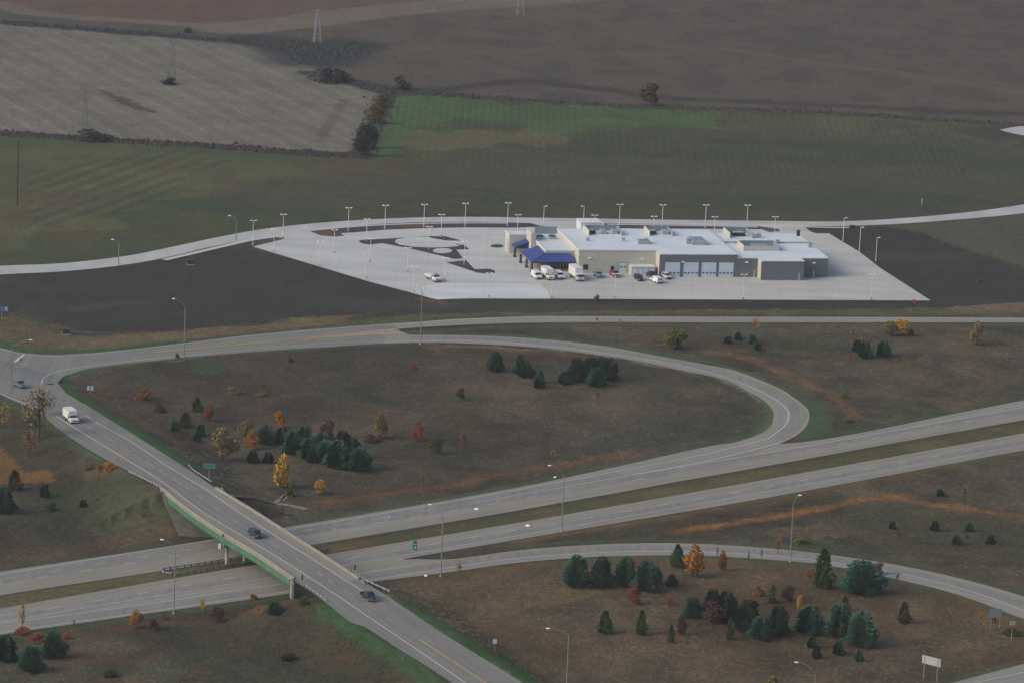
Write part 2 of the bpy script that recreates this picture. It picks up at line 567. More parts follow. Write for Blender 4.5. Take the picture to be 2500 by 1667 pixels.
def sheet(mb, poly_px, off, m, spacing=6.0, smooth=False, flat=False):
    """a flat-lying area with a photo-pixel outline, draped on the terrain"""
    W = [gg(*p) for p in poly_px]
    if smooth:
        cl = smooth_line(W + [W[0]], 1.5)[:-1]
        W = [Vector((p[0], p[1], 0)) for p in cl]
    pts = [Vector((p[0], p[1])) for p in W]
    edges = [(i, (i + 1) % len(pts)) for i in range(len(pts))]
    if not flat:
        poly = [(p.x, p.y) for p in pts]
        xs = [p.x for p in pts]
        ys = [p.y for p in pts]
        nx, ny = int((max(xs) - min(xs)) / spacing), int((max(ys) - min(ys)) / spacing)
        gx, gy = np.meshgrid(min(xs) + spacing * (np.arange(nx) + 0.5), min(ys) + spacing * (np.arange(ny) + 0.5))
        ins = inside(poly, gx.ravel(), gy.ravel())
        pts = pts + [Vector((a, b)) for a, b in zip(gx.ravel()[ins], gy.ravel()[ins])]
    v, e, f, *_ = delaunay_2d_cdt(pts, edges, [], 1, 1e-4)
    ar = np.array([(p.x, p.y) for p in v])
    z = terrain(ar[:, 0], ar[:, 1])
    fs = []
    for t in f:
        a, b, c = ar[t[0]], ar[t[1]], ar[t[2]]
        fs.append(tuple(t) if (b[0] - a[0]) * (c[1] - a[1]) - (b[1] - a[1]) * (c[0] - a[0]) > 0 else tuple(t)[::-1])
    mb.add([(ar[i, 0], ar[i, 1], z[i] + off) for i in range(len(ar))], fs, m)


def inside(poly, x, y):
    x = np.asarray(x)
    y = np.asarray(y)
    r = np.zeros(x.shape, bool)
    n = len(poly)
    for i in range(n):
        x0, y0 = poly[i][0], poly[i][1]
        x1, y1 = poly[(i + 1) % n][0], poly[(i + 1) % n][1]
        if y0 == y1:
            continue
        c = (y0 > y) != (y1 > y)
        r ^= c & (x < (x1 - x0) * (y - y0) / (y1 - y0) + x0)
    return r


def seg_dist(P, x, y):
    best = np.full(x.shape, 1e9)
    for a, b in zip(P, P[1:]):
        ax, ay, bx, by = a[0], a[1], b[0], b[1]
        L2 = (bx - ax) ** 2 + (by - ay) ** 2 + 1e-9
        u = np.clip(((x - ax) * (bx - ax) + (y - ay) * (by - ay)) / L2, 0, 1)
        best = np.minimum(best, np.hypot(x - ax - u * (bx - ax), y - ay - u * (by - ay)))
    return best

# ------------------------------------------------------------------ ground: one sheet, its plants and soils by region
_tab = np.random.RandomState(3).rand(256, 256)


def vnoise(x, y, s, seed=0):
    x, y = x / s + seed * 17.3, y / s + seed * 9.7
    i, j = np.floor(x).astype(int), np.floor(y).astype(int)
    fx, fy = x - i, y - j
    fx, fy = fx * fx * (3 - 2 * fx), fy * fy * (3 - 2 * fy)
    a, b = _tab[i & 255, j & 255], _tab[(i + 1) & 255, j & 255]
    c, d = _tab[i & 255, (j + 1) & 255], _tab[(i + 1) & 255, (j + 1) & 255]
    return (a * (1 - fx) + b * fx) * (1 - fy) + (c * (1 - fx) + d * fx) * fy


def fbm(x, y, s, seed=0, n=4):
    r, a, t = 0, 1.0, 0
    for k in range(n):
        r = r + a * vnoise(x, y, s / 2 ** k, seed + k)
        t += a
        a *= 0.55
    return r / t


def wpoly(px):
    return [tuple(gg(*p)[:2]) for p in px]


GX0, GX1, GY0, GY1, GDX, GDY = -262.0, 262.0, 926.0, 2150.0, 1.0, 1.4
gx = np.arange(GX0, GX1 + 0.1, GDX)
gy = np.arange(GY0, GY1 + 0.1, GDY)
NX, NY = len(gx), len(gy)
X, Y = [a.ravel() for a in np.meshgrid(gx, gy)]
Z = terrain(X, Y)
WX = X + (fbm(X, Y, 9, 21) - 0.5) * 5
WY = Y + (fbm(X, Y, 9, 31) - 0.5) * 9
n_big, n_mid, n_sm = fbm(X, Y, 55, 1), fbm(X, Y, 16, 5), fbm(X, Y, 4.5, 9, 3)
n_fine = np.random.RandomState(5).rand(len(X))
rows = np.zeros((len(X), 3))


def mix(c, col, m):
    m = np.clip(m, 0, 1)[:, None]
    return c * (1 - m) + np.array(col)[None, :] * m if np.ndim(col) == 1 else c * (1 - m) + col * m


def sstep(a, b, v):
    t = np.clip((v - a) / (b - a), 0, 1)
    return t * t * (3 - 2 * t)


# prairie in autumn: grey-brown with olive, rust and bare dark patches
C = np.tile(np.array([0.058, 0.052, 0.045]), (len(X), 1))
C = mix(C, (0.052, 0.054, 0.036), sstep(0.50, 0.68, n_mid) * 0.75)
C = mix(C, (0.074, 0.055, 0.042), sstep(0.50, 0.66, fbm(X, Y, 22, 40)) * 0.6)
C = mix(C, (0.036, 0.036, 0.033), sstep(0.56, 0.72, fbm(X, Y, 12, 50)) * 0.7)
C = mix(C, (0.10, 0.085, 0.06), sstep(0.60, 0.74, fbm(X, Y, 7, 60)) * 0.45)
low_right = wpoly([(870, 1420), (1250, 1375), (1520, 1358), (1700, 1356), (2070, 1386), (2170, 1406), (2360, 1455), (2560, 1530), (2560, 1760), (1330, 1760)])
m = inside(low_right, WX, WY)
C = mix(C, (0.088, 0.060, 0.042), m * (0.45 + 0.4 * sstep(0.4, 0.65, n_mid)))
low_left = wpoly([(-100, 1545), (625, 1460), (740, 1445), (1250, 1760), (-100, 1760)])
m = inside(low_left, WX, WY)
C = mix(C, (0.050, 0.053, 0.040), m * (0.5 + 0.4 * sstep(0.35, 0.6, n_mid)))
C = mix(C, (0.075, 0.052, 0.042), m * sstep(0.55, 0.68, fbm(X, Y, 15, 77)) * 0.8)
left_mid = wpoly([(-100, 1010), (60, 1000), (390, 1215), (500, 1310), (-100, 1400)])
m = inside(left_mid, WX, WY)
C = mix(C, (0.048, 0.047, 0.040), m * (0.35 + 0.4 * sstep(0.4, 0.6, n_mid)))
loop_in = wpoly([(140, 935), (580, 860), (1024, 838), (1440, 865), (1776, 932), (1880, 1010), (1780, 1080), (1250, 1190), (700, 1285), (420, 1110)])
slope_l = wpoly([(120, 1190), (260, 1165), (390, 1215), (470, 1300), (400, 1335), (250, 1320), (140, 1270)])
C = mix(C, (0.046, 0.056, 0.034), inside(slope_l, WX, WY) * (0.35 + 0.5 * n_mid))
C = mix(C, (0.080, 0.052, 0.040), sstep(8, 0, seg_dist([gg(*p)[:2] for p in [(-60, 1375), (120, 1350), (300, 1318), (430, 1300)]], WX, WY)) * 0.6)
m = inside(loop_in, WX, WY)
C = mix(C, (0.064, 0.057, 0.050), m * 0.4)
C = mix(C, (0.085, 0.055, 0.047), m * sstep(0.58, 0.72, fbm(X, Y, 18, 90)) * 0.5)
prairie_mask = np.ones(len(X))

C = C * (0.80 + 0.42 * sstep(0.3, 0.7, fbm(X, Y * 0.7, 38, 101)))[:, None] * (0.86 + 0.28 * sstep(0.3, 0.7, fbm(X, Y * 0.6, 9, 111)))[:, None]
# --- fields beyond
far_all = wpoly([(-200, 680), (145, 665), (289, 650), (401, 633), (560, 585), (651, 565), (850, 541), (1150, 531), (1903, 541), (2192, 535), (2373, 519), (2700, 470), (2700, -120), (-200, -120)])
mfar = inside(far_all, X, Y)
prairie_mask[mfar] = 0
grass = np.tile(np.array([0.072, 0.075, 0.042]), (len(X), 1))
grass = mix(grass, (0.055, 0.075, 0.043), sstep(0.45, 0.65, n_mid))
grass = mix(grass, (0.088, 0.075, 0.050), sstep(0.48, 0.66, fbm(X, Y * 0.5, 30, 13)) * 0.8)
C = mix(C, grass, mfar)
# dull brown lower belt and right end of the mown field
belt = wpoly([(560, 470), (1000, 400), (1500, 330), (1800, 300), (2300, 310), (2700, 350), (2700, 480), (2400, 515), (1900, 538), (900, 540), (620, 560)])
m = inside(belt, X + (fbm(X, Y, 60, 3) - .5) * 70, Y + (fbm(X, Y, 60, 4) - .5) * 120)
C = mix(C, (0.072, 0.068, 0.052), m * 0.75)
C = mix(C, (0.045, 0.058, 0.045), mfar * sstep(0.5, 0.7, fbm(X * 0.35, Y, 35, 66)) * 0.7)
yell = wpoly([(-200, 330), (300, 355), (640, 390), (760, 430), (480, 500), (260, 560), (-200, 650)])
m = inside(yell, X + (fbm(X, Y, 40, 3) - .5) * 50, Y + (fbm(X, Y, 40, 4) - .5) * 80)
C = mix(C, (0.105, 0.100, 0.055), m * (0.30 + 0.55 * sstep(0.42, 0.6, fbm(X, Y, 26, 15))))
edge = wpoly([(-200, 318), (340, 345), (700, 380), (880, 392), (700, 405), (300, 372), (-200, 350)])
C = mix(C, (0.06, 0.085, 0.045), inside(edge, WX, WY) * 0.6)
tans = wpoly([(960, 300), (1100, 320), (1350, 300), (1600, 300), (1380, 345), (1100, 370), (1000, 360)])
m = inside(tans, X + (fbm(X, Y, 25, 3) - .5) * 40, Y + (fbm(X, Y, 25, 4) - .5) * 60)
C = mix(C, (0.135, 0.118, 0.068), m * 0.65)
tan2 = wpoly([(1650, 290), (1900, 280), (2200, 290), (2350, 320), (2000, 340), (1700, 310)])
C = mix(C, (0.115, 0.105, 0.07), inside(tan2, WX, WY) * 0.5 * sstep(0.4, 0.6, n_mid))
lush = wpoly([(948, 232), (1060, 228), (1150, 240), (1300, 248), (1560, 262), (1750, 275), (1760, 292), (1600, 315), (1400, 320), (1200, 300), (1050, 300), (985, 330), (950, 385), (890, 395), (905, 340)])
m = inside(lush, X + (fbm(X, Y, 18, 3) - .5) * 18, Y + (fbm(X, Y, 18, 4) - .5) * 50)
C = mix(C, (0.066, 0.112, 0.048), m * (0.5 + 0.5 * sstep(0.3, 0.6, fbm(X, Y * 0.6, 30, 23))))
mown = wpoly([(960, 240), (1700, 270), (2350, 310), (2400, 430), (1500, 440), (1000, 400)])
rows[:, 1] = inside(mown, X + (fbm(X, Y, 30, 3) - .5) * 30, Y) * sstep(0.3, 0.55, n_big)
mowl = wpoly([(60, 420), (480, 360), (560, 400), (300, 520), (80, 560)])
rows[:, 2] = inside(mowl, X, Y) * 0.8 * sstep(0.3, 0.55, n_mid)
# crop field filling the upper right
crop_px = [(945, 221), (1000, 222), (1060, 231), (1150, 239), (1330, 250), (1560, 261), (1950, 272), (2200, 287), (2400, 301), (2700, 318), (2700, -120), (600, -120), (690, 60), (640, 90), (700, 135), (760, 180)]
m = inside(wpoly(crop_px), X, Y)
crop = np.tile(np.array([0.092, 0.080, 0.071]), (len(X), 1))
crop = mix(crop, (0.066, 0.059, 0.055), sstep(0.45, 0.65, fbm(X, Y * 0.6, 12, 7)) * 0.7)
crop = mix(crop, (0.105, 0.092, 0.075), sstep(0.5, 0.7, n_big) * 0.6)
C = mix(C, crop, m)
track = [gg(*p)[:2] for p in [(1780, 122), (1980, 155), (2130, 170), (2300, 195), (2520, 232)]]
C = mix(C, (0.12, 0.105, 0.085), sstep(7, 2, seg_dist(track, WX, WY)) * 0.55)
for px, w, cl, k in ([(935, 214), (1060, 220), (1290, 197), (1440, 216), (1560, 232), (1700, 244), (2100, 262), (2560, 284)], 8, (0.042, 0.038, 0.038), 0.8), \
                    ([(950, 222), (1150, 238), (1560, 261), (1950, 272), (2200, 287), (2420, 302), (2560, 308)], 4, (0.044, 0.04, 0.038), 0.85):
    C = mix(C, cl, sstep(w, w * 0.3, seg_dist([gg(*p)[:2] for p in px], WX, WY)) * k)
# bare soil patch by the right-hand drive
m = inside(wpoly([(2352, 322), (2420, 312), (2500, 300), (2600, 320), (2600, 370), (2500, 365), (2430, 352)]), WX, WY)
C = mix(C, (0.056, 0.053, 0.050), m * 0.85)
C = mix(C, (0.12, 0.085, 0.06), sstep(4, 1, seg_dist([gg(*p)[:2] for p in [(2330, 328), (2360, 338), (2450, 358), (2475, 345)]], WX, WY)) * 0.6)
# stubble field
stub_px = [(-200, 44), (0, 59), (320, 83), (520, 96), (660, 117), (735, 137), (776, 156), (770, 178), (745, 192), (762, 197), (850, 206), (928, 224), (938, 232), (905, 300), (868, 350), (858, 378), (800, 377), (620, 361), (340, 346), (170, 335), (60, 327), (-200, 318)]
ms = inside(wpoly(stub_px), X + (fbm(X, Y, 14, 3) - .5) * 5, Y + (fbm(X, Y, 14, 4) - .5) * 12)
stub = np.tile(np.array([0.172, 0.162, 0.145]), (len(X), 1))
stub = mix(stub, (0.145, 0.138, 0.125), sstep(0.45, 0.65, fbm(X, Y, 24, 71)) * 0.7)
C = mix(C, stub, ms)
rows[:, 0] = ms
m = inside(wpoly([(240, 218), (262, 224), (330, 248), (378, 272), (376, 280), (330, 268), (280, 246)]), WX, WY)
C = mix(C, (0.068, 0.062, 0.048), m * 0.9)
C = mix(C, (0.075, 0.068, 0.056), sstep(3.0, 1.0, seg_dist([gg(*p)[:2] for p in [(778, 345), (800, 310), (828, 270), (838, 245)]], X, Y)) * 0.45 * ms)
# band of dark rank growth between stubble and the red-brown field
m = inside(wpoly([(-200, 20), (0, 14), (40, 22), (120, 40), (300, 57), (560, 74), (690, 84), (860, 104), (800, 150), (762, 190), (778, 156), (735, 137), (660, 117), (520, 96), (320, 83), (0, 59), (-200, 44)]), WX, WY)
C = mix(C, (0.082, 0.074, 0.066), m)
for px, w in ([(-200, 40), (0, 55), (200, 72), (400, 88), (560, 101), (690, 119), (760, 134)], 7), ([(640, 100), (720, 112), (800, 122), (850, 112)], 22), ([(720, 122), (760, 150), (790, 130)], 26):
    C = mix(C, (0.034, 0.036, 0.040), sstep(w, w * 0.35, seg_dist([gg(*p)[:2] for p in px], WX, WY)) * 0.9)
# red-brown field and the pale waterway along it
m = inside(wpoly([(-300, -160), (-300, -5), (0, 8), (30, 22), (120, 36), (300, 52), (557, 67), (620, 72), (870, 30), (1223, -4), (1500, -30), (1500, -160)]), WX, WY)
C = mix(C, (0.115, 0.078, 0.066), m)
for px, w in ([(0, 10), (65, 32), (180, 43), (362, 54), (557, 68), (620, 74)], 7), ([(560, 71), (700, 58), (850, 36), (1080, 14), (1300, 2), (1500, -14)], 16), ([(600, 76), (760, 58), (900, 40)], 9):
    C = mix(C, (0.155, 0.130, 0.115), sstep(w, w * 0.7, seg_dist([gg(*p)[:2] for p in px], X, Y)) * 0.9)
# hedge bottoms round the stubble
for px, w in ([(-200, 318), (0, 325), (70, 331), (170, 337), (340, 348), (500, 357), (620, 365), (720, 374), (850, 381), (885, 384)], 4.2), ([(885, 384), (905, 320), (935, 250), (948, 224)], 5), ([(765, 180), (850, 200), (950, 222)], 9):
    C = mix(C, (0.044, 0.040, 0.042), sstep(w, w * 0.3, seg_dist([gg(*p)[:2] for p in px], WX, WY)) * 0.9)

# --- construction soil round the depot
DIRT = [[(-200, 690), (0, 672), (145, 665), (289, 651), (401, 636), (600, 592), (700, 584), (617, 603), (740, 640), (1007, 716), (1070, 732), (1120, 742), (1010, 757), (850, 768), (760, 772), (600, 792), (420, 808), (230, 812), (100, 785), (60, 768), (-200, 770)],
        [(1060, 729), (1500, 729), (2272, 732), (2345, 745), (2280, 752), (2100, 754), (1700, 757), (1100, 766), (900, 772), (1000, 745)],
        [(1955, 552), (2100, 552), (2180, 556), (2260, 572), (2400, 625), (2600, 700), (2600, 742), (2345, 748), (2272, 735), (2150, 656), (2024, 571), (1985, 571)]]
dirt = np.tile(np.array([0.036, 0.035, 0.035]), (len(X), 1))
dirt = mix(dirt, (0.050, 0.047, 0.044), sstep(0.5, 0.7, fbm(X * 0.45, Y, 26, 8)) * 0.75)
dirt = mix(dirt, (0.027, 0.027, 0.029), sstep(0.55, 0.7, fbm(X * 0.4, Y, 20, 18)) * 0.6)
for k, px in enumerate(DIRT):
    m = inside(wpoly(px), X + (fbm(X, Y, 8, 3) - .5) * 3 * (k != 1), Y)
    C = mix(C, dirt, m * 0.96)
    prairie_mask[m] = 0
C = mix(C, (0.115, 0.065, 0.045), inside(wpoly([(1018, 722), (1075, 733), (1092, 742), (1070, 748), (1030, 735)]), WX, WY) * 0.7)
C = mix(C, (0.115, 0.065, 0.045), sstep(2.5, 0.8, seg_dist([gg(*p)[:2] for p in [(625, 609), (690, 628)]], WX, WY)) * 0.6)
C = mix(C, (0.10, 0.09, 0.08), sstep(5, 1, seg_dist([gg(*p)[:2] for p in [(190, 755), (260, 742), (340, 736)]], WX, WY)) * 0.35)
# light far-right ground beyond the dirt
m = inside(wpoly([(2180, 553), (2400, 530), (2600, 500), (2600, 690), (2400, 622), (2260, 570)]), WX, WY)
C = mix(C, (0.075, 0.072, 0.056), m * 0.8)
prairie_mask[m] = 0
# tan rank grass beside the upper road
for px, cl, k in ([(150, 838), (230, 822), (420, 810), (620, 795), (780, 772), (860, 770), (850, 790), (620, 810), (450, 830), (290, 849), (180, 853)], (0.150, 0.112, 0.078), 0.75), \
                 ([(-100, 775), (60, 775), (140, 815), (240, 825), (180, 850), (0, 838), (-100, 820)], (0.110, 0.088, 0.058), 0.75), \
                 ([(2300, 752), (2400, 742), (2600, 738), (2600, 768), (2300, 768)], (0.15, 0.115, 0.085), 0.75), \
                 ([(760, 785), (1000, 770), (1500, 760), (2300, 755), (2600, 766), (2600, 772), (1700, 769), (1200, 770), (1000, 780), (800, 797)], (0.092, 0.085, 0.055), 0.8), \
                 ([(870, 790), (960, 778), (1140, 768), (1150, 773), (1000, 783), (900, 792)], (0.085, 0.100, 0.04), 0.7), \
                 ([(2225, 755), (2290, 752), (2345, 768), (2240, 768)], (0.06, 0.10, 0.03), 0.8), \
                 ([(60, 750), (120, 775), (100, 800), (20, 770)], (0.045, 0.06, 0.038), 0.6):
    m = inside(wpoly(px), WX, WY)
    C = mix(C, cl, m * (k * (0.75 + 0.4 * n_sm)))

# gravel shoulders
for px, w in ([(106, 1016), (180, 1077), (266, 1126), (314, 1152)], 1.6), ([(760, 1446), (851, 1519), (979, 1598), (1077, 1667), (1190, 1740)], 1.5), ([(935, 1447), (1042, 1519), (1160, 1598), (1274, 1667)], 1.2), \
             ([(1024, 837), (1440, 864), (1650, 900), (1776, 931), (1852, 971), (1889, 1006), (1880, 1033), (1852, 1063)], 1.6), ([(155, 919), (202, 903), (361, 883), (578, 861), (825, 845)], 1.2), ([(1250, 1191), (694, 1287)], 0.9):
    C = mix(C, (0.20, 0.19, 0.17), sstep(w * 0.8, w * 0.4, seg_dist([gg(*p)[:2] for p in px], WX, WY)) * 0.6)
for px in ([(1900, 950), (1978, 990), (1992, 1012), (1985, 1045)], [(1600, 868), (1800, 902), (1900, 946)]):
    C = mix(C, (0.18, 0.18, 0.165), sstep(1.8, 0.6, seg_dist([gg(*p)[:2] for p in px], WX + (n_fine - .5) * 3, WY)) * 0.5 * (n_sm > 0.45))


# --- mown green verges
GREEN = (0.030, 0.080, 0.025)


def verge(px, w, col=GREEN, k=0.9, soft=0.45, jitter=1.0):
    global C
    d = seg_dist([gg(*p)[:2] for p in px], X + (WX - X) * 0.35 * jitter, Y + (WY - Y) * 0.35 * jitter)
    mm = sstep(w, w * soft, d)
    C = mix(C, col, mm * k * (0.8 + 0.3 * n_sm))
    prairie_mask[mm > 0.5] = 0


verge([(161, 935), (165, 955), (265, 1016), (365, 1077), (440, 1118), (470, 1136)], 3.6)
verge([(139, 934), (160, 915), (215, 899), (361, 880), (480, 868)], 2.6)
verge([(480, 868), (600, 861), (825, 846), (1024, 838)], 1.6, (0.055, 0.075, 0.042), 0.8)
verge([(0, 962), (20, 980), (105, 1022), (180, 1085), (266, 1133), (310, 1156)], 2.4, (0.045, 0.075, 0.036), 0.8)
verge([(-80, 828), (0, 838), (60, 857), (145, 862), (289, 851), (448, 833)], 3.4)
verge([(448, 833), (640, 812), (850, 796), (1000, 785)], 1.8, (0.07, 0.085, 0.04), 0.8)
verge([(985, 1468), (1045, 1505), (1100, 1542), (1180, 1590), (1290, 1655), (1400, 1720)], 3.4)
verge([(800, 1482), (846, 1520), (915, 1568), (975, 1605), (1075, 1672), (1160, 1730)], 3.6, (0.034, 0.08, 0.028))
verge([(1860, 985), (1880, 1008), (1872, 1030), (1850, 1052), (1780, 1080), (1700, 1098)], 2.2, (0.055, 0.085, 0.035), 0.85)
verge([(1700, 1098), (1480, 1142), (1250, 1188), (1000, 1232), (700, 1284)], 2.6, (0.058, 0.080, 0.040), 0.8)
verge([(1000, 812), (1200, 800), (1500, 793), (2000, 794), (2600, 794)], 2.6, (0.062, 0.072, 0.045), 0.8)
verge([(985, 812), (1100, 817), (1250, 820), (1450, 838), (1700, 878), (1800, 905), (1900, 945), (1985, 990), (1995, 1030), (1960, 1068)], 3.0, (0.052, 0.085, 0.055), 0.85)
verge([(1990, 985), (2005, 1020), (1985, 1055)], 5.0, (0.048, 0.080, 0.048), 0.75)
verge([(1960, 1074), (2100, 1052), (2380, 998), (2600, 950)], 2.4, (0.045, 0.070, 0.038), 0.85)
verge([(1250, 1320), (1400, 1300), (1700, 1248), (2000, 1194), (2500, 1102)], 2.0, (0.085, 0.075, 0.042), 0.8)
verge([(1250, 1335), (1400, 1322), (1543, 1318), (1702, 1319), (1875, 1330), (2003, 1343), (2130, 1360), (2247, 1380), (2500, 1445), (2600, 1478)], 2.2, (0.055, 0.072, 0.045), 0.85)
verge([(1100, 1402), (1250, 1380), (1516, 1360), (1702, 1359), (1875, 1369), (2072, 1391), (2200, 1420), (2354, 1460), (2500, 1515)], 1.9, (0.062, 0.078, 0.038), 0.85)
verge([(-80, 1562), (66, 1548), (330, 1508), (625, 1466), (720, 1450)], 2.4, (0.055, 0.072, 0.040), 0.85)
verge([(-80, 1402), (0, 1390), (250, 1352), (394, 1328), (470, 1316)], 1.9, (0.052, 0.066, 0.038), 0.8)
verge([(2250, 1680), (2322, 1660), (2420, 1636), (2520, 1608)], 2.4, (0.070, 0.078, 0.04), 0.85)
verge([(1230, 1600), (1262, 1630), (1300, 1668)], 2.5, GREEN, 0.8)
# the grassed median
med_px = [(-120, 1474), (0, 1455), (394, 1393), (769, 1330), (1250, 1248), (1542, 1196), (1875, 1137), (2500, 1025), (2600, 1007), (2600, 1038), (2500, 1056), (1875, 1168), (1250, 1277), (798, 1353), (625, 1377), (0, 1484), (-120, 1504)]
m = inside(wpoly(med_px), X, Y)
medc = mix(np.tile(np.array([0.070, 0.072, 0.036]), (len(X), 1)), (0.098, 0.086, 0.045), sstep(0.45, 0.65, fbm(X, Y, 14, 44)))
C = mix(C, medc, m)
prairie_mask[m] = 0.0
C = mix(C, (0.050, 0.05, 0.032), sstep(2.6, 1.0, seg_dist([gg(*p)[:2] for p in [(769, 1332), (1250, 1250), (1875, 1139), (2600, 1009)]], X, Y)) * 0.7 * m)
C = mix(C, (0.135, 0.085, 0.045), inside(wpoly([(770, 1335), (900, 1318), (930, 1330), (800, 1352)]), WX, WY) * 0.5)


# rust and orange grass lines
def rust(px, w, col, k=0.85):
    global C
    d = seg_dist([gg(*p)[:2] for p in px], WX, WY)
    C = mix(C, col, sstep(w * 1.35, 0, d) * k * 0.95 * (0.45 + 0.75 * n_sm))


rust([(785, 1228), (880, 1212), (1000, 1194), (1120, 1180), (1250, 1155), (1370, 1136), (1490, 1118), (1540, 1110)], 3.6, (0.150, 0.068, 0.030))
rust([(1640, 1296), (1700, 1290), (1875, 1262), (2000, 1238), (2120, 1218), (2200, 1214), (2280, 1232), (2460, 1256), (2560, 1262)], 3.0, (0.215, 0.098, 0.038), 1.0)
rust([(1679, 850), (1810, 874), (1903, 903), (1993, 945), (2060, 985), (2086, 1015)], 3.0, (0.155, 0.088, 0.055), 0.85)
rust([(1050, 846), (1100, 843), (1160, 846), (1300, 862), (1420, 872)], 2.4, (0.140, 0.075, 0.038), 0.8)
rust([(1150, 1402), (1250, 1388), (1400, 1374), (1570, 1364)], 2.8, (0.135, 0.070, 0.036), 0.75)
rust([(1000, 1420), (1060, 1408), (1130, 1400)], 2.4, (0.125, 0.07, 0.035), 0.7)
rust([(1250, 1322), (1400, 1300), (1560, 1272), (1900, 1220), (2350, 1136)], 2.2, (0.125, 0.075, 0.04), 0.6)
rust([(245, 960), (375, 1048), (480, 1112)], 3.0, (0.130, 0.068, 0.044), 0.55)
rust([(70, 1548), (330, 1530), (560, 1510), (660, 1488)], 3.0, (0.120, 0.060, 0.036), 0.6)
rust([(2320, 1440), (2380, 1480), (2420, 1510), (2470, 1520)], 3.0, (0.140, 0.075, 0.036), 0.8)
rust([(225, 1150), (250, 1142), (290, 1146)], 3.6, (0.140, 0.082, 0.035), 0.8)
m = inside(wpoly([(-60, 1080), (0, 1085), (40, 1112), (62, 1140), (105, 1150), (128, 1172), (70, 1182), (-60, 1188)]), WX, WY)
C = mix(C, (0.145, 0.078, 0.034), m * 0.85)
m = inside(wpoly([(1345, 1440), (1450, 1432), (1480, 1452), (1370, 1470), (1300, 1482), (1290, 1470)]), WX, WY)
C = mix(C, (0.13, 0.105, 0.05), m * 0.6)
m = inside(wpoly([(1870, 1292), (2050, 1276), (2130, 1292), (1980, 1316), (1870, 1312)]), WX, WY)
C = mix(C, (0.115, 0.085, 0.062), m * 0.6)
m = inside(wpoly([(2000, 1262), (2250, 1240), (2560, 1290), (2560, 1380), (2300, 1330), (2050, 1290)]), WX, WY)
C = mix(C, (0.052, 0.056, 0.040), m * 0.6)
m = inside(wpoly([(470, 890), (500, 880), (545, 882), (548, 912), (510, 918), (470, 905)]), WX, WY)
C = mix(C, (0.040, 0.066, 0.040), m * 0.75)
m = inside(wpoly([(1500, 1060), (1720, 1010), (1830, 990), (1840, 1030), (1700, 1075), (1400, 1120), (1300, 1125)]), WX, WY)
C = mix(C, (0.040, 0.044, 0.040), m * 0.55)
m = inside(wpoly([(1700, 905), (1800, 945), (1860, 985), (1840, 1010), (1800, 960), (1700, 915)]), WX, WY)
C = mix(C, (0.046, 0.052, 0.036), m * 0.6)
m = inside(wpoly([(640, 1190), (760, 1160), (1000, 1150), (1080, 1170), (900, 1210), (720, 1225)]), WX, WY)
C = mix(C, (0.044, 0.042, 0.040), m * 0.5)
C = C * np.where((prairie_mask > 0.5)[:, None], np.array([[0.93, 0.93, 0.74]]), np.array([[1.0, 1.0, 0.90]])) * np.where(mfar, 0.86, 1.0)[:, None]
C = C * (0.88 + 0.24 * n_sm[:, None]) * (0.94 + 0.12 * n_fine[:, None])

gm = bpy.data.meshes.new("ground")
OUT = [(-3000, -1500), (3000, -1500), (3000, 5000), (-3000, 5000)]
nv = NX * NY
co = np.concatenate([np.stack([X, Y, Z], 1), np.array([(a, b, 0.0) for a, b in OUT])])
i0 = (np.arange(NY - 1)[:, None] * NX + np.arange(NX - 1)[None, :]).ravel()
quads = np.stack([i0, i0 + 1, i0 + 1 + NX, i0 + NX], 1)
c0, c1, c2, c3 = 0, NX - 1, NX * NY - 1, NX * (NY - 1)
ring = np.array([[nv, nv + 1, c1, c0], [nv + 1, nv + 2, c2, c1], [nv + 2, nv + 3, c3, c2], [nv + 3, nv, c0, c3]])
quads = np.concatenate([quads, ring])
gm.vertices.add(len(co))
gm.vertices.foreach_set("co", co.astype(np.float32).ravel())
gm.loops.add(quads.size)
gm.loops.foreach_set("vertex_index", quads.astype(np.int32).ravel())
gm.polygons.add(len(quads))
gm.polygons.foreach_set("loop_start", (np.arange(len(quads)) * 4).astype(np.int32))
gm.polygons.foreach_set("loop_total", np.full(len(quads), 4, np.int32))
gm.polygons.foreach_set("use_smooth", np.ones(len(quads), bool))
gm.update(calc_edges=True)
ca = gm.attributes.new("soil", 'FLOAT_COLOR', 'POINT')
ca.data.foreach_set("color", np.concatenate([np.concatenate([C, np.ones((nv, 1))], 1), np.tile([0.075, 0.068, 0.055, 1], (4, 1))]).astype(np.float32).ravel())
ra = gm.attributes.new("rows", 'FLOAT_COLOR', 'POINT')
ra.data.foreach_set("color", np.concatenate([np.concatenate([rows, np.ones((nv, 1))], 1), np.tile([0, 0, 0, 1], (4, 1))]).astype(np.float32).ravel())

gmat = bpy.data.materials.new("ground")
gmat.use_nodes = True
nt = gmat.node_tree
bs = nt.nodes["Principled BSDF"]
bs.inputs["Roughness"].default_value = 0.95
bs.inputs["Specular IOR Level"].default_value = 0.1
a_soil = nt.nodes.new("ShaderNodeAttribute"); a_soil.attribute_name = "soil"
a_rows = nt.nodes.new("ShaderNodeAttribute"); a_rows.attribute_name = "rows"
sepr = nt.nodes.new("ShaderNodeSeparateColor"); nt.links.new(a_rows.outputs["Color"], sepr.inputs[0])
tco = nt.nodes.new("ShaderNodeTexCoord")


def nmath(op, a, b=None, c=None):
    n = nt.nodes.new("ShaderNodeMath"); n.operation = op
    for i, v in enumerate((a, b, c)):
        if v is None: continue
        if isinstance(v, (int, float)): n.inputs[i].default_value = v
        else: nt.links.new(v, n.inputs[i])
    return n.outputs[0]


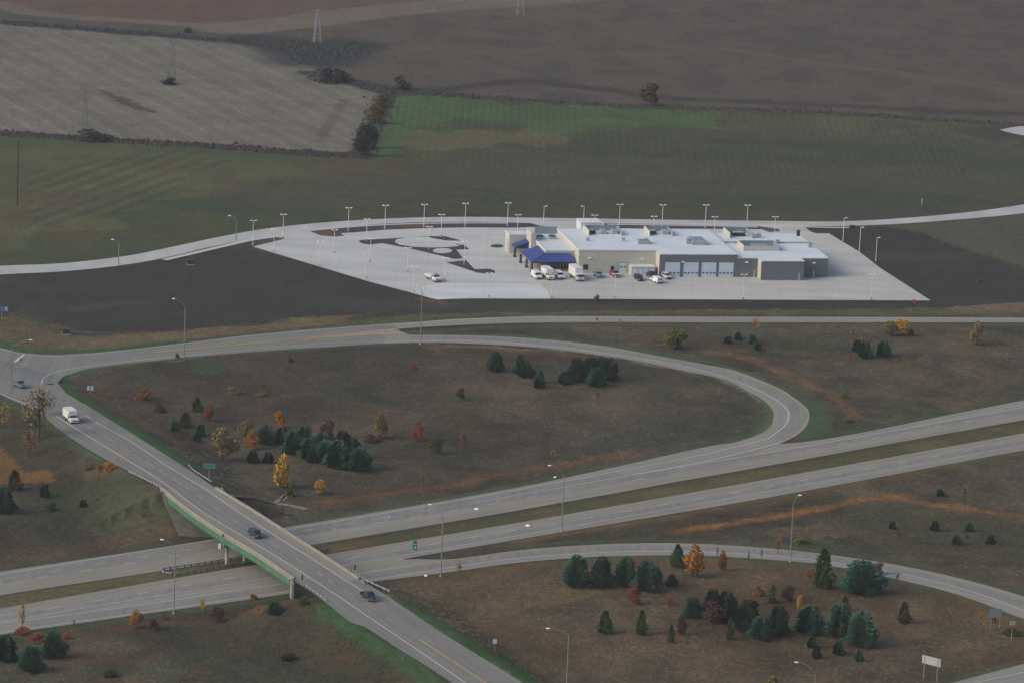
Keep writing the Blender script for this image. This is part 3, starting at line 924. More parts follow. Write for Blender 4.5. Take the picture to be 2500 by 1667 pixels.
def nnoise(scale, detail, lo, hi, sx=1.0, sy=1.0):
    mp = nt.nodes.new("ShaderNodeMapping"); mp.inputs["Scale"].default_value = (sx, sy, 1)
    nt.links.new(tco.outputs["Object"], mp.inputs[0])
    n = nt.nodes.new("ShaderNodeTexNoise"); n.inputs["Scale"].default_value = scale; n.inputs["Detail"].default_value = detail
    n.inputs["Roughness"].default_value = 0.7
    nt.links.new(mp.outputs[0], n.inputs["Vector"])
    r = nt.nodes.new("ShaderNodeMapRange"); r.inputs["From Min"].default_value = 0.32; r.inputs["From Max"].default_value = 0.68
    r.inputs["To Min"].default_value = lo; r.inputs["To Max"].default_value = hi
    nt.links.new(n.outputs["Fac"], r.inputs["Value"])
    return r.outputs[0], n.outputs["Fac"]


def stripes(p0, p1, period, dist, warp):
    """rows parallel to the line p0-p1 (photo pixels), `period` metres apart"""
    a, b = g(*p0), g(*p1)
    d = (b - a).normalized()
    nx, ny = -d.y, d.x
    dp = nt.nodes.new("ShaderNodeVectorMath"); dp.operation = 'DOT_PRODUCT'
    dp.inputs[1].default_value = (nx, ny, 0)
    nt.links.new(tco.outputs["Object"], dp.inputs[0])
    v = nmath('ADD', nmath('MULTIPLY', dp.outputs["Value"], 2 * math.pi / period), nmath('MULTIPLY', warp, dist))
    return nmath('SINE', v)


n1, f1 = nnoise(0.55, 5, 0.70, 1.30)
n2, f2 = nnoise(0.06, 3, 0.90, 1.10)
_, fw = nnoise(0.012, 2, 0, 1)
_, fl = nnoise(0.05, 3, 0, 1)
mod = nmath('MULTIPLY', n1, n2)
w1 = nmath('MULTIPLY_ADD', stripes((50, 115), (450, 322), 8.6, 3.0, fw), 0.5, 0.5)
w2 = nmath('MULTIPLY_ADD', stripes((50, 115), (450, 322), 17.2, 6.0, fw), 0.5, 0.5)
s1 = nmath('SUBTRACT', nmath('ADD', nmath('MULTIPLY', nmath('POWER', w1, 5.0), nmath('MULTIPLY', f2, 0.34)), nmath('MULTIPLY', w2, 0.10)), 0.08)
s2 = nmath('MULTIPLY', stripes((1490, 320), (1500, 440), 2.6, 3.0, fl), 0.13)
s3 = nmath('MULTIPLY', stripes((60, 520), (480, 370), 7.5, 1.6, fl), 0.22)
tot = nmath('ADD', 1.0, nmath('ADD', nmath('MULTIPLY', s1, sepr.outputs[0]), nmath('ADD', nmath('MULTIPLY', s2, sepr.outputs[1]), nmath('MULTIPLY', s3, sepr.outputs[2]))))
mod = nmath('MULTIPLY', mod, tot)
vs = nt.nodes.new("ShaderNodeVectorMath"); vs.operation = 'SCALE'
nt.links.new(a_soil.outputs["Color"], vs.inputs[0]); nt.links.new(mod, vs.inputs["Scale"])
nt.links.new(vs.outputs[0], bs.inputs["Base Color"])
bmp = nt.nodes.new("ShaderNodeBump"); bmp.inputs["Strength"].default_value = 0.5; bmp.inputs["Distance"].default_value = 0.6
nt.links.new(f1, bmp.inputs["Height"]); nt.links.new(bmp.outputs[0], bs.inputs["Normal"])
gm.materials.append(gmat)
ground = bpy.data.objects.new("ground", gm)
COL.objects.link(ground)
tag(ground, kind="structure")

def lane_band(mb, A, B, w, off, m='lane'):
    """the travelled lane between two painted lines given as photo polylines"""
    xs = np.linspace(max(A[0][0], B[0][0]), min(A[-1][0], B[-1][0]), 26)
    mid_ = [(x, 0.5 * (np.interp(x, [p[0] for p in A], [p[1] for p in A]) + np.interp(x, [p[0] for p in B], [p[1] for p in B]))) for x in xs]
    line(mb, mid_, w, off, m)


# ------------------------------------------------------------------ roads
# westbound carriageway of the highway
mb = MB()
strip(mb, [((-100, 1411), (-100, 1471)), ((0, 1395), (0, 1453)), ((394, 1336), (394, 1393)), ((540, 1312), (540, 1369)), ((769, 1275), (769, 1329)), ((1250, 1192), (1250, 1248)),
           ((1542, 1131), (1542, 1196)), ((1622, 1113), (1622, 1181)), ((1782, 1082), (1782, 1153)), ((1940, 1081), (1940, 1125)), ((2380, 1000), (2380, 1046)), ((2500, 977), (2500, 1025)), ((2620, 955), (2620, 1004))], 0.06, 'asphalt', 8, on_ground=False)
LW = 0.24
line(mb, [(-100, 1420), (0, 1403), (532, 1316), (700, 1292.6), (1000, 1242), (1250, 1198), (1516, 1149), (1700, 1113), (1800, 1090), (1875, 1071)], LW, 0.12, 'white_paint')
line(mb, [(1150, 1228), (1250, 1211), (1542, 1160), (1875, 1105), (2200, 1048), (2468, 1000), (2620, 973)], LW, 0.12, 'white_paint')
line(mb, [(1545, 1159), (1620, 1146), (1702, 1131), (1800, 1108), (1875, 1089), (1912, 1078)], LW * 1.3, 0.135, 'white_paint')
line(mb, [(-100, 1453), (0, 1437.5), (390, 1377), (745, 1320), (1250, 1236), (1875, 1128), (2500, 1018), (2620, 997)], LW, 0.12, 'yellow_paint')
line(mb, [(-100, 1441), (130, 1405), (464, 1351.6), (776.6, 1301), (1169, 1236), (1538.6, 1173.7), (1890, 1113), (2463, 1010.6), (2620, 982)], LW, 0.12, 'white_paint', dash=(3.6, 12.2), phase=4)
line(mb, [(-100, 1430), (154, 1390), (481, 1338), (791, 1287), (990.7, 1254.8), (1110, 1234)], LW, 0.12, 'white_paint', dash=(3.2, 12.2))
lane_band(mb, [(-100, 1441), (130, 1405), (464, 1351.6), (776.6, 1301), (1169, 1236), (1538.6, 1173.7), (1890, 1113), (2463, 1010.6), (2620, 982)], [(-100, 1430), (154, 1390), (481, 1338), (791, 1287), (1150, 1228), (1250, 1211), (1542, 1160), (1875, 1105), (2200, 1048), (2468, 1000), (2620, 973)], 3.1, 0.09)
lane_band(mb, [(-100, 1420), (0, 1403), (532, 1316), (700, 1292.6), (1000, 1242), (1250, 1198), (1516, 1149)], [(-100, 1430), (154, 1390), (481, 1338), (791, 1287), (1150, 1228), (1250, 1211), (1542, 1160)], 2.9, 0.095)
tag(mb.build("westbound_highway"), kind="structure")
# eastbound carriageway
mb = MB()
strip(mb, [((-100, 1502), (-100, 1562)), ((0, 1485), (0, 1546)), ((625, 1378), (625, 1440)), ((798, 1353), (798, 1408)), ((979, 1323), (979, 1366)), ((1250, 1278), (1250, 1319)), ((1875, 1169), (1875, 1214)), ((2500, 1057), (2500, 1099)), ((2620, 1036), (2620, 1078))], 0.07, 'asphalt', 8, on_ground=False)
line(mb, [(-100, 1508), (0, 1491), (625, 1383), (1250, 1283), (1875, 1174), (2500, 1062), (2620, 1041)], LW * 0.8, 0.13, 'yellow_paint')
line(mb, [(-100, 1534), (0, 1518), (625, 1415.4), (838, 1380), (1250, 1310), (1875, 1199.5), (2500, 1086), (2620, 1064)], LW, 0.13, 'white_paint')
line(mb, [(-100, 1518), (151, 1481), (492, 1423.4), (826, 1368), (1215, 1301), (1314, 1285), (1684, 1221), (1951, 1174), (2463, 1080.6), (2620, 1052)], LW, 0.13, 'white_paint', dash=(3.4, 12.2), phase=2)
lane_band(mb, [(-100, 1518), (151, 1481), (492, 1423.4), (826, 1368), (1215, 1301), (1314, 1285), (1684, 1221), (1951, 1174), (2463, 1080.6), (2620, 1052)], [(-100, 1534), (0, 1518), (625, 1415.4), (838, 1380), (1250, 1310), (1875, 1199.5), (2500, 1086), (2620, 1064)], 3.3, 0.10)
tag(mb.build("eastbound_highway"), kind="structure")
# off-ramp leaving the eastbound side
mb = MB()
strip(mb, [((-100, 1545), (-100, 1564)), ((66, 1522), (66, 1540)), ((330, 1478), (330, 1502)), ((625, 1425), (625, 1461)), ((735, 1402), (735, 1444)), ((860, 1384), (860, 1427)), ((979, 1366), (941, 1416)), ((1100, 1365), (1100, 1396)), ((1250, 1345), (1250, 1375)), ((1400, 1332), (1400, 1362)),
           ((1543, 1326), (1516, 1357)), ((1702, 1327), (1702, 1356)), ((1875, 1338), (1875, 1366)), ((2003, 1351), (1985, 1375)), ((2130, 1369), (2090, 1392)), ((2247, 1390), (2200, 1416)), ((2380, 1421), (2340, 1452)), ((2500, 1456), (2470, 1500)), ((2620, 1494), (2600, 1548))], 0.09, 'ramp', 6, on_ground=False)
line(mb, [(-100, 1539), (0, 1523), (300, 1483.5), (625, 1434.7), (875, 1400), (1019, 1378)], LW, 0.15, 'white_paint')
line(mb, [(-60, 1556), (66, 1535), (330, 1498), (625, 1455), (941, 1410), (1250, 1364), (1400, 1353), (1516, 1347), (1702, 1347), (1875, 1357), (2035, 1374), (2168, 1395), (2327, 1431), (2500, 1491), (2600, 1535)], LW, 0.15, 'white_paint')
line(mb, [(1019, 1378), (1250, 1347), (1400, 1334), (1543, 1327.5), (1702, 1328.5), (1875, 1339.5), (2003, 1352.5), (2130, 1370.5), (2247, 1391.5), (2500, 1458)], LW, 0.15, 'yellow_paint')
sheet(mb, [(842, 1381), (979, 1360), (988, 1367), (1022, 1377), (878, 1399)], 0.115, 'gore', flat=True)
lane_band(mb, [(0, 1523), (300, 1483.5), (625, 1434.7), (875, 1400), (1019, 1378), (1250, 1347), (1400, 1334), (1543, 1327.5), (1702, 1328.5), (1875, 1339.5), (2003, 1352.5), (2130, 1370.5), (2247, 1391.5), (2500, 1458)], [(66, 1535), (330, 1498), (625, 1455), (941, 1410), (1250, 1364), (1400, 1353), (1516, 1347), (1702, 1347), (1875, 1357), (2035, 1374), (2168, 1395), (2327, 1431), (2500, 1491)], 3.6, 0.125)
tag(mb.build("exit_ramp"), kind="structure")
# the ramp passing the lower right corner
mb = MB()
strip(mb, [((2200, 1702), (2260, 1780)), ((2322, 1667), (2400, 1720)), ((2410, 1644), (2480, 1690)), ((2500, 1620), (2560, 1660)), ((2620, 1580), (2680, 1620))], 0.09, 'ramp', 5)
line(mb, [(2280, 1697), (2380, 1667), (2440, 1654), (2500, 1641), (2600, 1606)], LW, 0.15, 'white_paint')
tag(mb.build("entrance_ramp"), kind="structure")
# loop ramp
mb = MB()
strip(mb, [((1640, 1109), (1720, 1130)), ((1730, 1094), (1830, 1104)), ((1800, 1078), (1905, 1082)), ((1850, 1062), (1941, 1066)), ((1878, 1045), (1968, 1043)), ((1887, 1026), (1976, 1022)), ((1888, 1005), (1973, 1000)), ((1873, 985), (1957, 985)), ((1852, 970), (1930, 965)), ((1815, 950), (1903, 948)),
           ((1776, 930), (1850, 926)), ((1715, 914), (1795, 905)), ((1650, 901), (1720, 890)), ((1540, 879), (1600, 868)), ((1440, 864), (1480, 846)), ((1320, 850), (1350, 831)), ((1223, 843), (1240, 823)), ((1110, 838), (1120, 819)), ((1000, 837), (996, 818)), ((940, 839), (940, 815))], 0.09, 'ramp', 6)
LOOP_IN = [(1000, 833), (1100, 832.5), (1186, 834.5), (1290, 842), (1367, 849), (1520, 869), (1650, 890), (1758, 918), (1849, 952), (1903, 983), (1923, 1003), (1925, 1018), (1917, 1039), (1881, 1067), (1875, 1071)]
line(mb, LOOP_IN, LW * 1.2, 0.15, 'white_paint')
line(mb, [(998, 819), (1120, 820), (1223, 824), (1350, 832.5), (1480, 848), (1600, 870), (1720, 892), (1795, 906.5), (1850, 928), (1903, 950), (1955, 986.5), (1972, 1004), (1973, 1020), (1965, 1042), (1937, 1066), (1912, 1078)], LW, 0.15, 'yellow_paint')
line(mb, [(1000, 825), (1120, 826), (1223, 829.5), (1350, 839.5), (1450, 853), (1560, 870), (1680, 892), (1775, 913), (1850, 940), (1903, 967), (1938, 993), (1950, 1011), (1946, 1030), (1925, 1052), (1895, 1072)], 4.0, 0.12, 'lane')
tag(mb.build("loop_ramp"), kind="structure")
# ramp road running past the depot
mb = MB()
strip(mb, [((2650, 777), (2650, 788)), ((2500, 776.4), (2500, 787.8)), ((2000, 774.5), (2000, 787.5)), ((1650, 773.8), (1650, 787.5)), ((1440, 772.6), (1440, 787.2)), ((1300, 773), (1300, 788.5)), ((1186, 776.4), (1186, 791.5)), ((1090, 781), (1090, 796)), ((1027, 786), (1020, 800)), ((950, 791), (950, 806)), ((900, 794), (900, 812))], 0.075, 'ramp', 5)
line(mb, [(2650, 779), (2000, 776.3), (1650, 775.4), (1440, 774.6), (1300, 775), (1186, 778.4), (1090, 783), (1027, 788), (900, 796)], LW, 0.135, 'white_paint')
line(mb, [(2650, 786), (1650, 786), (1440, 785.8), (1300, 787), (1186, 790), (1090, 794.6), (1020, 798.6), (962, 804)], LW * 0.8, 0.135, 'yellow_paint')
tag(mb.build("upper_ramp"), kind="structure")
mb = MB()
strip(mb, [((960, 790), (1002, 838)), ((900, 794), (915, 840)), ((825, 800), (825, 846)), ((720, 808), (715, 852)), ((615, 818), (600, 861)), ((530, 828), (500, 869)), ((448, 838), (400, 879)), ((365, 848), (320, 887)), ((289, 856), (250, 896)), ((215, 863), (202, 903))], 0.08, 'cross', 8)
line(mb, [(900, 796), (825, 802), (615, 820), (448, 840), (300, 857), (191, 868), (117, 869.5), (63, 866), (29, 860), (0, 851), (-60, 838)], LW, 0.14, 'white_paint')
line(mb, [(1000, 833), (915, 834), (825, 836.5), (715, 845), (615, 853), (448, 869.5), (325, 881), (240, 891), (181, 899), (150, 905), (125, 912.5), (110, 920), (103, 929), (101, 938)], LW, 0.14, 'white_paint')
line(mb, [(376, 860.5), (500, 849), (615, 838.5), (720, 828), (850, 816), (962, 804)], LW * 2.0, 0.14, 'yellow_paint')
line(mb, [(376, 861.5), (500, 851), (615, 841), (720, 833), (850, 822), (977, 815)], LW * 1.6, 0.14, 'yellow_paint')
sheet(mb, [(700, 831), (850, 816.5), (960, 804.5), (1000, 817.5), (900, 819), (800, 825)], 0.105, 'gore')
for t in np.linspace(0.1, 0.95, 9):
    line(mb, [(720 + 250 * t - 6, 829 - 22 * t), (720 + 250 * t + 10, 832.5 - 17 * t)], LW, 0.14, 'yellow_paint')
tag(mb.build("ramp_terminal"), kind="structure")
# junction surface
mb = MB()
sheet(mb, [(218, 862), (145, 867), (100, 866), (47, 861), (0, 849), (-70, 832), (-140, 850), (-140, 905), (-60, 938), (0, 962), (22, 974), (72, 996), (106, 1016), (140, 1046), (290, 1040), (253, 1016), (161, 960), (140, 936), (155, 919), (205, 903)], 0.10, 'cross', 5.0)
line(mb, [(36, 884.5), (47, 875.5), (59, 866.5)], 0.75, 0.16, 'white_paint')
line(mb, [(42, 886), (54, 889), (67, 892)], 0.3, 0.16, 'white_paint')
line(mb, [(38, 897.5), (47, 896.5), (56, 895.5)], 0.35, 0.16, 'white_paint')
line(mb, [(-60, 930), (0, 962), (60, 985), (105, 998)], LW, 0.16, 'white_paint')
tag(mb.build("junction"), kind="structure")

# crossroad on its embankment, broken by the bridge
crz = lambda P: np.interp(cr_t(P), CR_T, CR_Z)


def cr_t(P):
    P = np.atleast_2d(P)
    best = np.full(len(P), 1e9)
    tt = np.zeros(len(P))
    for i in range(len(CR_C) - 1):
        a, b = CR_C[i], CR_C[i + 1]
        ab = b - a
        u = np.clip(((P - a) @ ab) / (ab @ ab), 0, 1)
        d = np.linalg.norm(P - a - u[:, None] * ab, axis=1)
        m_ = d < best
        best = np.where(m_, d, best)
        tt = np.where(m_, CR_T[i] + u * np.linalg.norm(ab), tt)
    return tt


def cr_strip(mb, i0, i1, ka, kb, off, m, cols):
    A = [CRW[i][ka] for i in range(i0, i1)]
    Bq = [CRW[i][kb] for i in range(i0, i1)]
    sa, sb = smooth_pair(A, Bq, 3.0)
    strip_world(mb, sa, sb, off, m, cols, crz((sa + sb) / 2))
    return sa, sb


def cr_line(mb, k, w, off, m, i0=0, i1=None, dash=None, phase=0):
    i1 = i1 or len(CRW)
    pts = [CRW[i][k][:2] if isinstance(k, int) else (CRW[i][1][:2] + CRW[i][2][:2]) / 2 for i in range(i0, i1)]
    line(mb, None, w, off, m, dash=dash, world=pts, zf=crz, phase=phase)


mb = MB()
cr_strip(mb, 3, I_A + 1, 0, 3, 0.11, 'cross', 8)
cr_strip(mb, I_B, len(CRW), 0, 3, 0.11, 'cross', 8)
cr_line(mb, 1, LW * 1.1, 0.18, 'white_paint', 4, I_A + 1)
cr_line(mb, 2, LW, 0.18, 'white_paint', 4, I_A + 1)
cr_line(mb, 1, LW * 1.1, 0.18, 'white_paint', I_B)
cr_line(mb, 2, LW, 0.18, 'white_paint', I_B)
cr_line(mb, 'c', LW * 0.9, 0.18, 'yellow_paint', 4, I_A + 1, dash=(8, 10.5))
cr_line(mb, 'c', LW * 0.9, 0.18, 'yellow_paint', I_B, 17, dash=(5, 10.5), phase=3)
cr_line(mb, 'c', LW * 1.4, 0.18, 'yellow_paint', 17)
tag(mb.build("crossroad"), kind="structure")

# access road behind the depot, drives and depot paving
mb = MB()
strip(mb, [((-120, 660), (-120, 683)), ((0, 650), (0, 671)), ((145, 644), (145, 664)), ((307, 626), (300, 648)), ((416, 604.5), (410, 628.5)), ((542, 578), (520, 602.5)), ((651, 559), (630, 582)), ((759, 547), (750, 566)), ((850, 540), (850, 555)), ((1006, 532.5), (1006, 545)), ((1150, 530.5), (1150, 543)), ((1331, 533), (1331, 545)),
           ((1675, 538), (1675, 549)), ((1903, 540.5), (1903, 553)), ((2048, 541.5), (2048, 553)), ((2192, 534.5), (2192, 547.5)), ((2373, 518), (2373, 534)), ((2500, 500), (2500, 521)), ((2640, 476), (2640, 499))], 0.05, 'access', 4)
tag(mb.build("access_road"), kind="structure")
mb = MB()
sheet(mb, [(2440, 318), (2470, 312), (2500, 308), (2620, 300), (2700, 420), (2560, 380), (2510, 340), (2500, 332), (2470, 326)], 0.05, 'access', flat=True)
tag(mb.build("driveway"), kind="structure")
LOT = [(617, 603), (740, 640), (900, 688), (1007, 716), (1045, 727), (1070, 732.5), (1095, 731), (1150, 729.5), (1500, 731), (1800, 732.5), (2272, 734.5), (2150, 656), (2098, 616), (2024, 571), (1992, 571), (1978, 566), (1960, 551), (1903, 549), (1650, 545), (1295, 542), (1006, 541), (850, 550), (752, 560), (640, 577), (655, 583), (692, 585)]
mb = MB()
sheet(mb, LOT, 0.07, 'lot', flat=True)
sheet(mb, [(1000, 711), (1007, 716), (1045, 727), (1070, 732.3), (1095, 730.8), (1150, 729.3), (1344, 730), (1336, 712), (1318, 693), (1200, 692.5), (1085, 692), (1045, 697)], 0.085, 'lot_new', flat=True)
sheet(mb, [(1320, 694), (1338, 712), (1346, 730), (1500, 730.8), (1800, 732.3), (2270, 734.3), (2150, 656.3), (2098, 616.3), (2024, 571.3), (1992, 571.3), (1978, 566.3), (1962, 554), (1908, 554), (1880, 570), (1450, 570), (1300, 640)], 0.085, 'lot_warm', flat=True)
tag(mb.build("parking_lot"), kind="structure")
mb = MB()
sheet(mb, [(751, 564), (850, 554), (946, 547), (1006, 544), (1150, 542.6), (1240, 544.5), (1295, 546), (1324, 554), (1326, 556.5), (1240, 557), (1132, 556.5), (1035, 558.5), (946, 562), (859, 569), (831, 570.5), (841, 577), (815, 579), (783, 576)], 0.095, 'dirt', flat=True)
sheet(mb, [(1476, 546), (1650, 549.5), (1852, 554), (1900, 560), (1905, 566), (1878, 568), (1860, 561), (1700, 560), (1500, 558.5), (1476, 555)], 0.095, 'dirt', flat=True)
sheet(mb, [(598, 602), (640, 588), (672, 580.5), (692, 582), (694, 584.5), (655, 592), (617, 603)], 0.095, 'dirt', flat=True)
sheet(mb, [(762, 567), (800, 563), (822, 570), (838, 577), (800, 577.5), (783, 575)], 0.11, 'mulch', flat=True)
sheet(mb, [(975, 552), (1030, 549), (1075, 550), (1030, 556.5), (985, 558)], 0.11, 'mulch', flat=True)
sheet(mb, [(1560, 552.5), (1700, 553.5), (1700, 556.5), (1560, 555.5)], 0.11, 'mulch', flat=True)
sheet(mb, [(1848, 553), (1898, 560), (1903, 566), (1880, 567.5), (1862, 560)], 0.11, 'mulch', flat=True)
sheet(mb, [(640, 589.5), (690, 583), (692, 585), (660, 590.5), (632, 598)], 0.11, 'mulch', flat=True)
# planter island in the lot and its tail
sheet(mb, [(875, 591), (882, 587), (959, 583), (1048, 578), (1086, 578), (1114, 585), (1128, 590), (1120, 600), (1132, 598.6), (1146, 610), (1114, 610.6), (1131, 633), (1109, 633.6), (1010, 610), (933, 595), (903, 598.6), (885, 596)], 0.095, 'dirt', flat=True)
sheet(mb, [(1088, 641.5), (1131, 637.5), (1137, 636), (1158, 658), (1195, 657.5), (1207, 661), (1210, 667), (1190, 669.5), (1165, 667), (1120, 652)], 0.095, 'dirt', flat=True)
tag(mb.build("soil_bed"), kind="structure")
mb = MB()
sheet(mb, [(963, 592), (968, 586), (990, 582), (1020, 580), (1045, 579.5), (1060, 584), (1090, 589), (1134, 589.5), (1140, 597), (1112, 597.5), (1122, 602), (1095, 604.5), (1055, 606), (1010, 604), (975, 599)], 0.12, 'pad', flat=True)
sheet(mb, [(1080 + 23.5 * math.cos(a), 613.5 + 6.6 * math.sin(a)) for a in np.linspace(0, 2 * math.pi, 40)[:-1]], 0.12, 'pad', flat=True)
sheet(mb, [(1280, 556), (1334, 556), (1336, 559.5), (1318, 563.5), (1298, 561)], 0.10, 'sidewalk', flat=True)
tag(mb.build("concrete_pad"), kind="structure")
mb = MB()
for px, w in (([(752, 565), (800, 560), (844, 556), (946, 550), (1035, 547), (1150, 545.8), (1240, 546.3)], 1.5), ([(1482, 549), (1560, 550.3), (1650, 551.5), (1750, 553.3), (1850, 556)], 1.5), ([(1966, 555.5), (2010, 556.5), (2072, 557)], 1.7), ([(401, 636), (470, 620), (542, 603), (615, 587), (651, 581.5), (668, 579)], 2.2), ([(1084, 638), (1131, 633.6)], 1.3)):
    line(mb, px, w, 0.13, 'sidewalk')
tag(mb.build("sidewalk"), kind="structure")
mb = MB()
sheet(mb, [(1213 + 16 * math.cos(a), 602 + 4.2 * math.sin(a)) for a in np.linspace(0, 2 * math.pi, 24)[:-1]], 0.12, 'turf', flat=True)
tag(mb.build("lawn"), kind="structure")
mb = MB()
line(mb, [(560, 1208), (590, 1212), (620, 1219), (660, 1226), (700, 1232), (748, 1243)], 1.7, 0.10, 'rock')
line(mb, [(690, 1222), (700, 1206), (680, 1222), (662, 1226)], 1.2, 0.12, 'rock')
line(mb, [(690, 1436), (705, 1428), (735, 1424)], 1.2, 0.10, 'rock')
tag(mb.build("drainage_channel"), kind="structure")

# ------------------------------------------------------------------ bridge
def along(mb, P, zc, prof, m, cap=True):
    """sweep a closed (lateral, vertical) profile along a ground polyline; lateral is to the left of travel"""
    P = np.asarray(P)
    d = np.gradient(P, axis=0)
    d /= np.maximum(np.linalg.norm(d, axis=1, keepdims=True), 1e-6)
    nrm = np.stack([-d[:, 1], d[:, 0]], 1)
    n = len(prof)
    vs = [(*(P[i] + nrm[i] * a), zc[i] + b) for i in range(len(P)) for a, b in prof]
    fs = [(i * n + j, i * n + (j + 1) % n, (i + 1) * n + (j + 1) % n, (i + 1) * n + j) for i in range(len(P) - 1) for j in range(n)]
    if cap:
        fs += [tuple(range(n))[::-1], tuple(range((len(P) - 1) * n, len(P) * n))]
    mb.add(vs, fs, m)


bridge_base = g(590, 1370, 0)
bridge = thing("highway_bridge", "concrete overpass with green steel girder carrying the crossroad over the highway", "bridge", (0, 0, 0))
ea, eb = smooth_pair([CRW[i][0] for i in range(I_A, I_B + 1)], [CRW[i][3] for i in range(I_A, I_B + 1)], 3.0)
ez = crz((ea + eb) / 2)
mb = MB()
strip_world(mb, ea, eb, 0.115, 'deck', 6, ez)
strip_world(mb, ea, eb, -0.25, 'deck', 2, ez)
mb.mi = mb.mi
cr_line(mb, 1, LW, 0.18, 'white_paint', I_A, I_B + 1)
cr_line(mb, 2, LW, 0.18, 'white_paint', I_A, I_B + 1)
cr_line(mb, 'c', LW * 0.9, 0.18, 'yellow_paint', I_A, I_B + 1, dash=(3.6, 12.2), phase=5)
mid = [(CRW[i][1][:2] * 0.985 + CRW[i][2][:2] * 0.015) for i in range(I_A, I_B + 1)]
# the darker asphalt wearing course between the edge lines
wa, wb = smooth_pair([CRW[i][1] for i in range(I_A, I_B + 1)], [CRW[i][2] for i in range(I_A, I_B + 1)], 3.0)
strip_world(mb, wa, wb, 0.145, 'cross', 6, ez[:len(wa)] if len(wa) == len(ez) else crz((wa + wb) / 2))
mb.build("deck", bridge)
for side, e, o in ((1, ea, eb), (-1, eb, ea)):
    inw = (o - e) / np.linalg.norm(o - e, axis=1, keepdims=True)
    mb = MB()
    along(mb, e + inw * 0.28, ez, [(-0.27, -0.42), (0.27, -0.42), (0.25, 0.45), (0.14, 0.74), (-0.14, 0.74), (-0.25, 0.45)], 'parapet')
    mb.build("parapet", bridge)
for k, fr in enumerate((0.035, 0.27, 0.5, 0.73, 0.965)):
    c = ea + (eb - ea) * fr
    mb = MB()
    along(mb, c[1:-1], ez[1:-1], [(-0.05, -0.43), (-0.30, -0.43), (-0.30, -0.50), (-0.05, -0.50), (-0.05, -2.05), (-0.30, -2.05), (-0.30, -2.12), (0.30, -2.12), (0.30, -2.05), (0.05, -2.05), (0.05, -0.50), (0.30, -0.50), (0.30, -0.43), (0.05, -0.43)], 'green_steel')
    mb.build("girder", bridge)
hw_dir = (g(1215, 1301) - g(826, 1368)).normalized()
ang = math.atan2(hw_dir.y, hw_dir.x)
for i, sgn in ((1, 1), (len(ea) - 1, -1)):
    a, b, z = ea[i], eb[i], ez[i]
    t = (b - a) / np.linalg.norm(b - a)
    nn = np.array([-t[1], t[0]])
    c = (a + b) / 2
    L = np.linalg.norm(b - a)
    mb = MB()
    mb.box((c[0], c[1], z - 2.4), (L + 0.3, 1.3, 4.0), 'parapet', math.atan2(t[1], t[0]))
    for e, s in ((a, -1), (b, 1)):
        w = e + nn * (1.9 * (1 if i == 1 else -1)) * (1 if nn[1] > 0 else -1) + t * s * 0.35
        mb.box((w[0], w[1], z - 1.75), (0.5, 4.0, 4.0), 'parapet', math.atan2(t[1], t[0]))
    mb.build("abutment", bridge)
mb = MB()
tA = np.linspace(T_A + 1.0, T_A + 15.5, 10)
pa = np.array([[np.interp(t, CR_T, [r[0][0] for r in CRW]), np.interp(t, CR_T, [r[0][1] for r in CRW])] for t in tA])
pb = np.array([[np.interp(t, CR_T, [r[3][0] for r in CRW]), np.interp(t, CR_T, [r[3][1] for r in CRW])] for t in tA])
strip_world(mb, pa + (pa - pb) / np.linalg.norm(pb - pa, axis=1, keepdims=True) * 0.6, pb, 0.06, 'slope', 6)
mb.build("slope_paving", bridge)
# median pier: four round columns under one cap, in line with the highway
col_a, col_b = g(553, 1379), g(684, 1359)
pier = MB()
n_col = 4
cz = 5.75
mid_ = (col_a + col_b) / 2
pier.box((mid_.x, mid_.y, cz - 0.55), ((col_b - col_a).length + 3.2, 1.1, 1.05), 'concrete', ang)
pr = pier.build("pier", bridge)
for k in range(n_col):
    p = col_a.lerp(col_b, k / (n_col - 1))
    c = MB()
    c.tube((p.x, p.y, -0.3), (p.x, p.y, cz - 1.05), 0.42, 0.42, 'concrete', 14)
    c.build("column", pr, smooth=False)
# bearings plate and light box on the outer girder above the pier
p = ea[len(ea) // 2]


# ------------------------------------------------------------------ guardrails
def wrail(mb, P, Zs, post_step=1.9, h=0.78, face=1.0):
    P = np.asarray(P)
    along(mb, P, Zs, [(0.02, h - 0.34), (0.10, h - 0.27), (0.02, h - 0.17), (0.10, h - 0.07), (0.02, h), (-0.03, h), (-0.03, h - 0.34)], 'galv')
    s = np.concatenate([[0], np.cumsum(np.linalg.norm(np.diff(P, axis=0), axis=1))])
    for t in np.arange(0.3, s[-1], post_step):
        x, y, z = np.interp(t, s, P[:, 0]), np.interp(t, s, P[:, 1]), np.interp(t, s, Zs)
        mb.box((x, y, z + h / 2 - 0.1), (0.2, 0.2, h + 0.1), 'wood')
    mb.mi = mb.mi


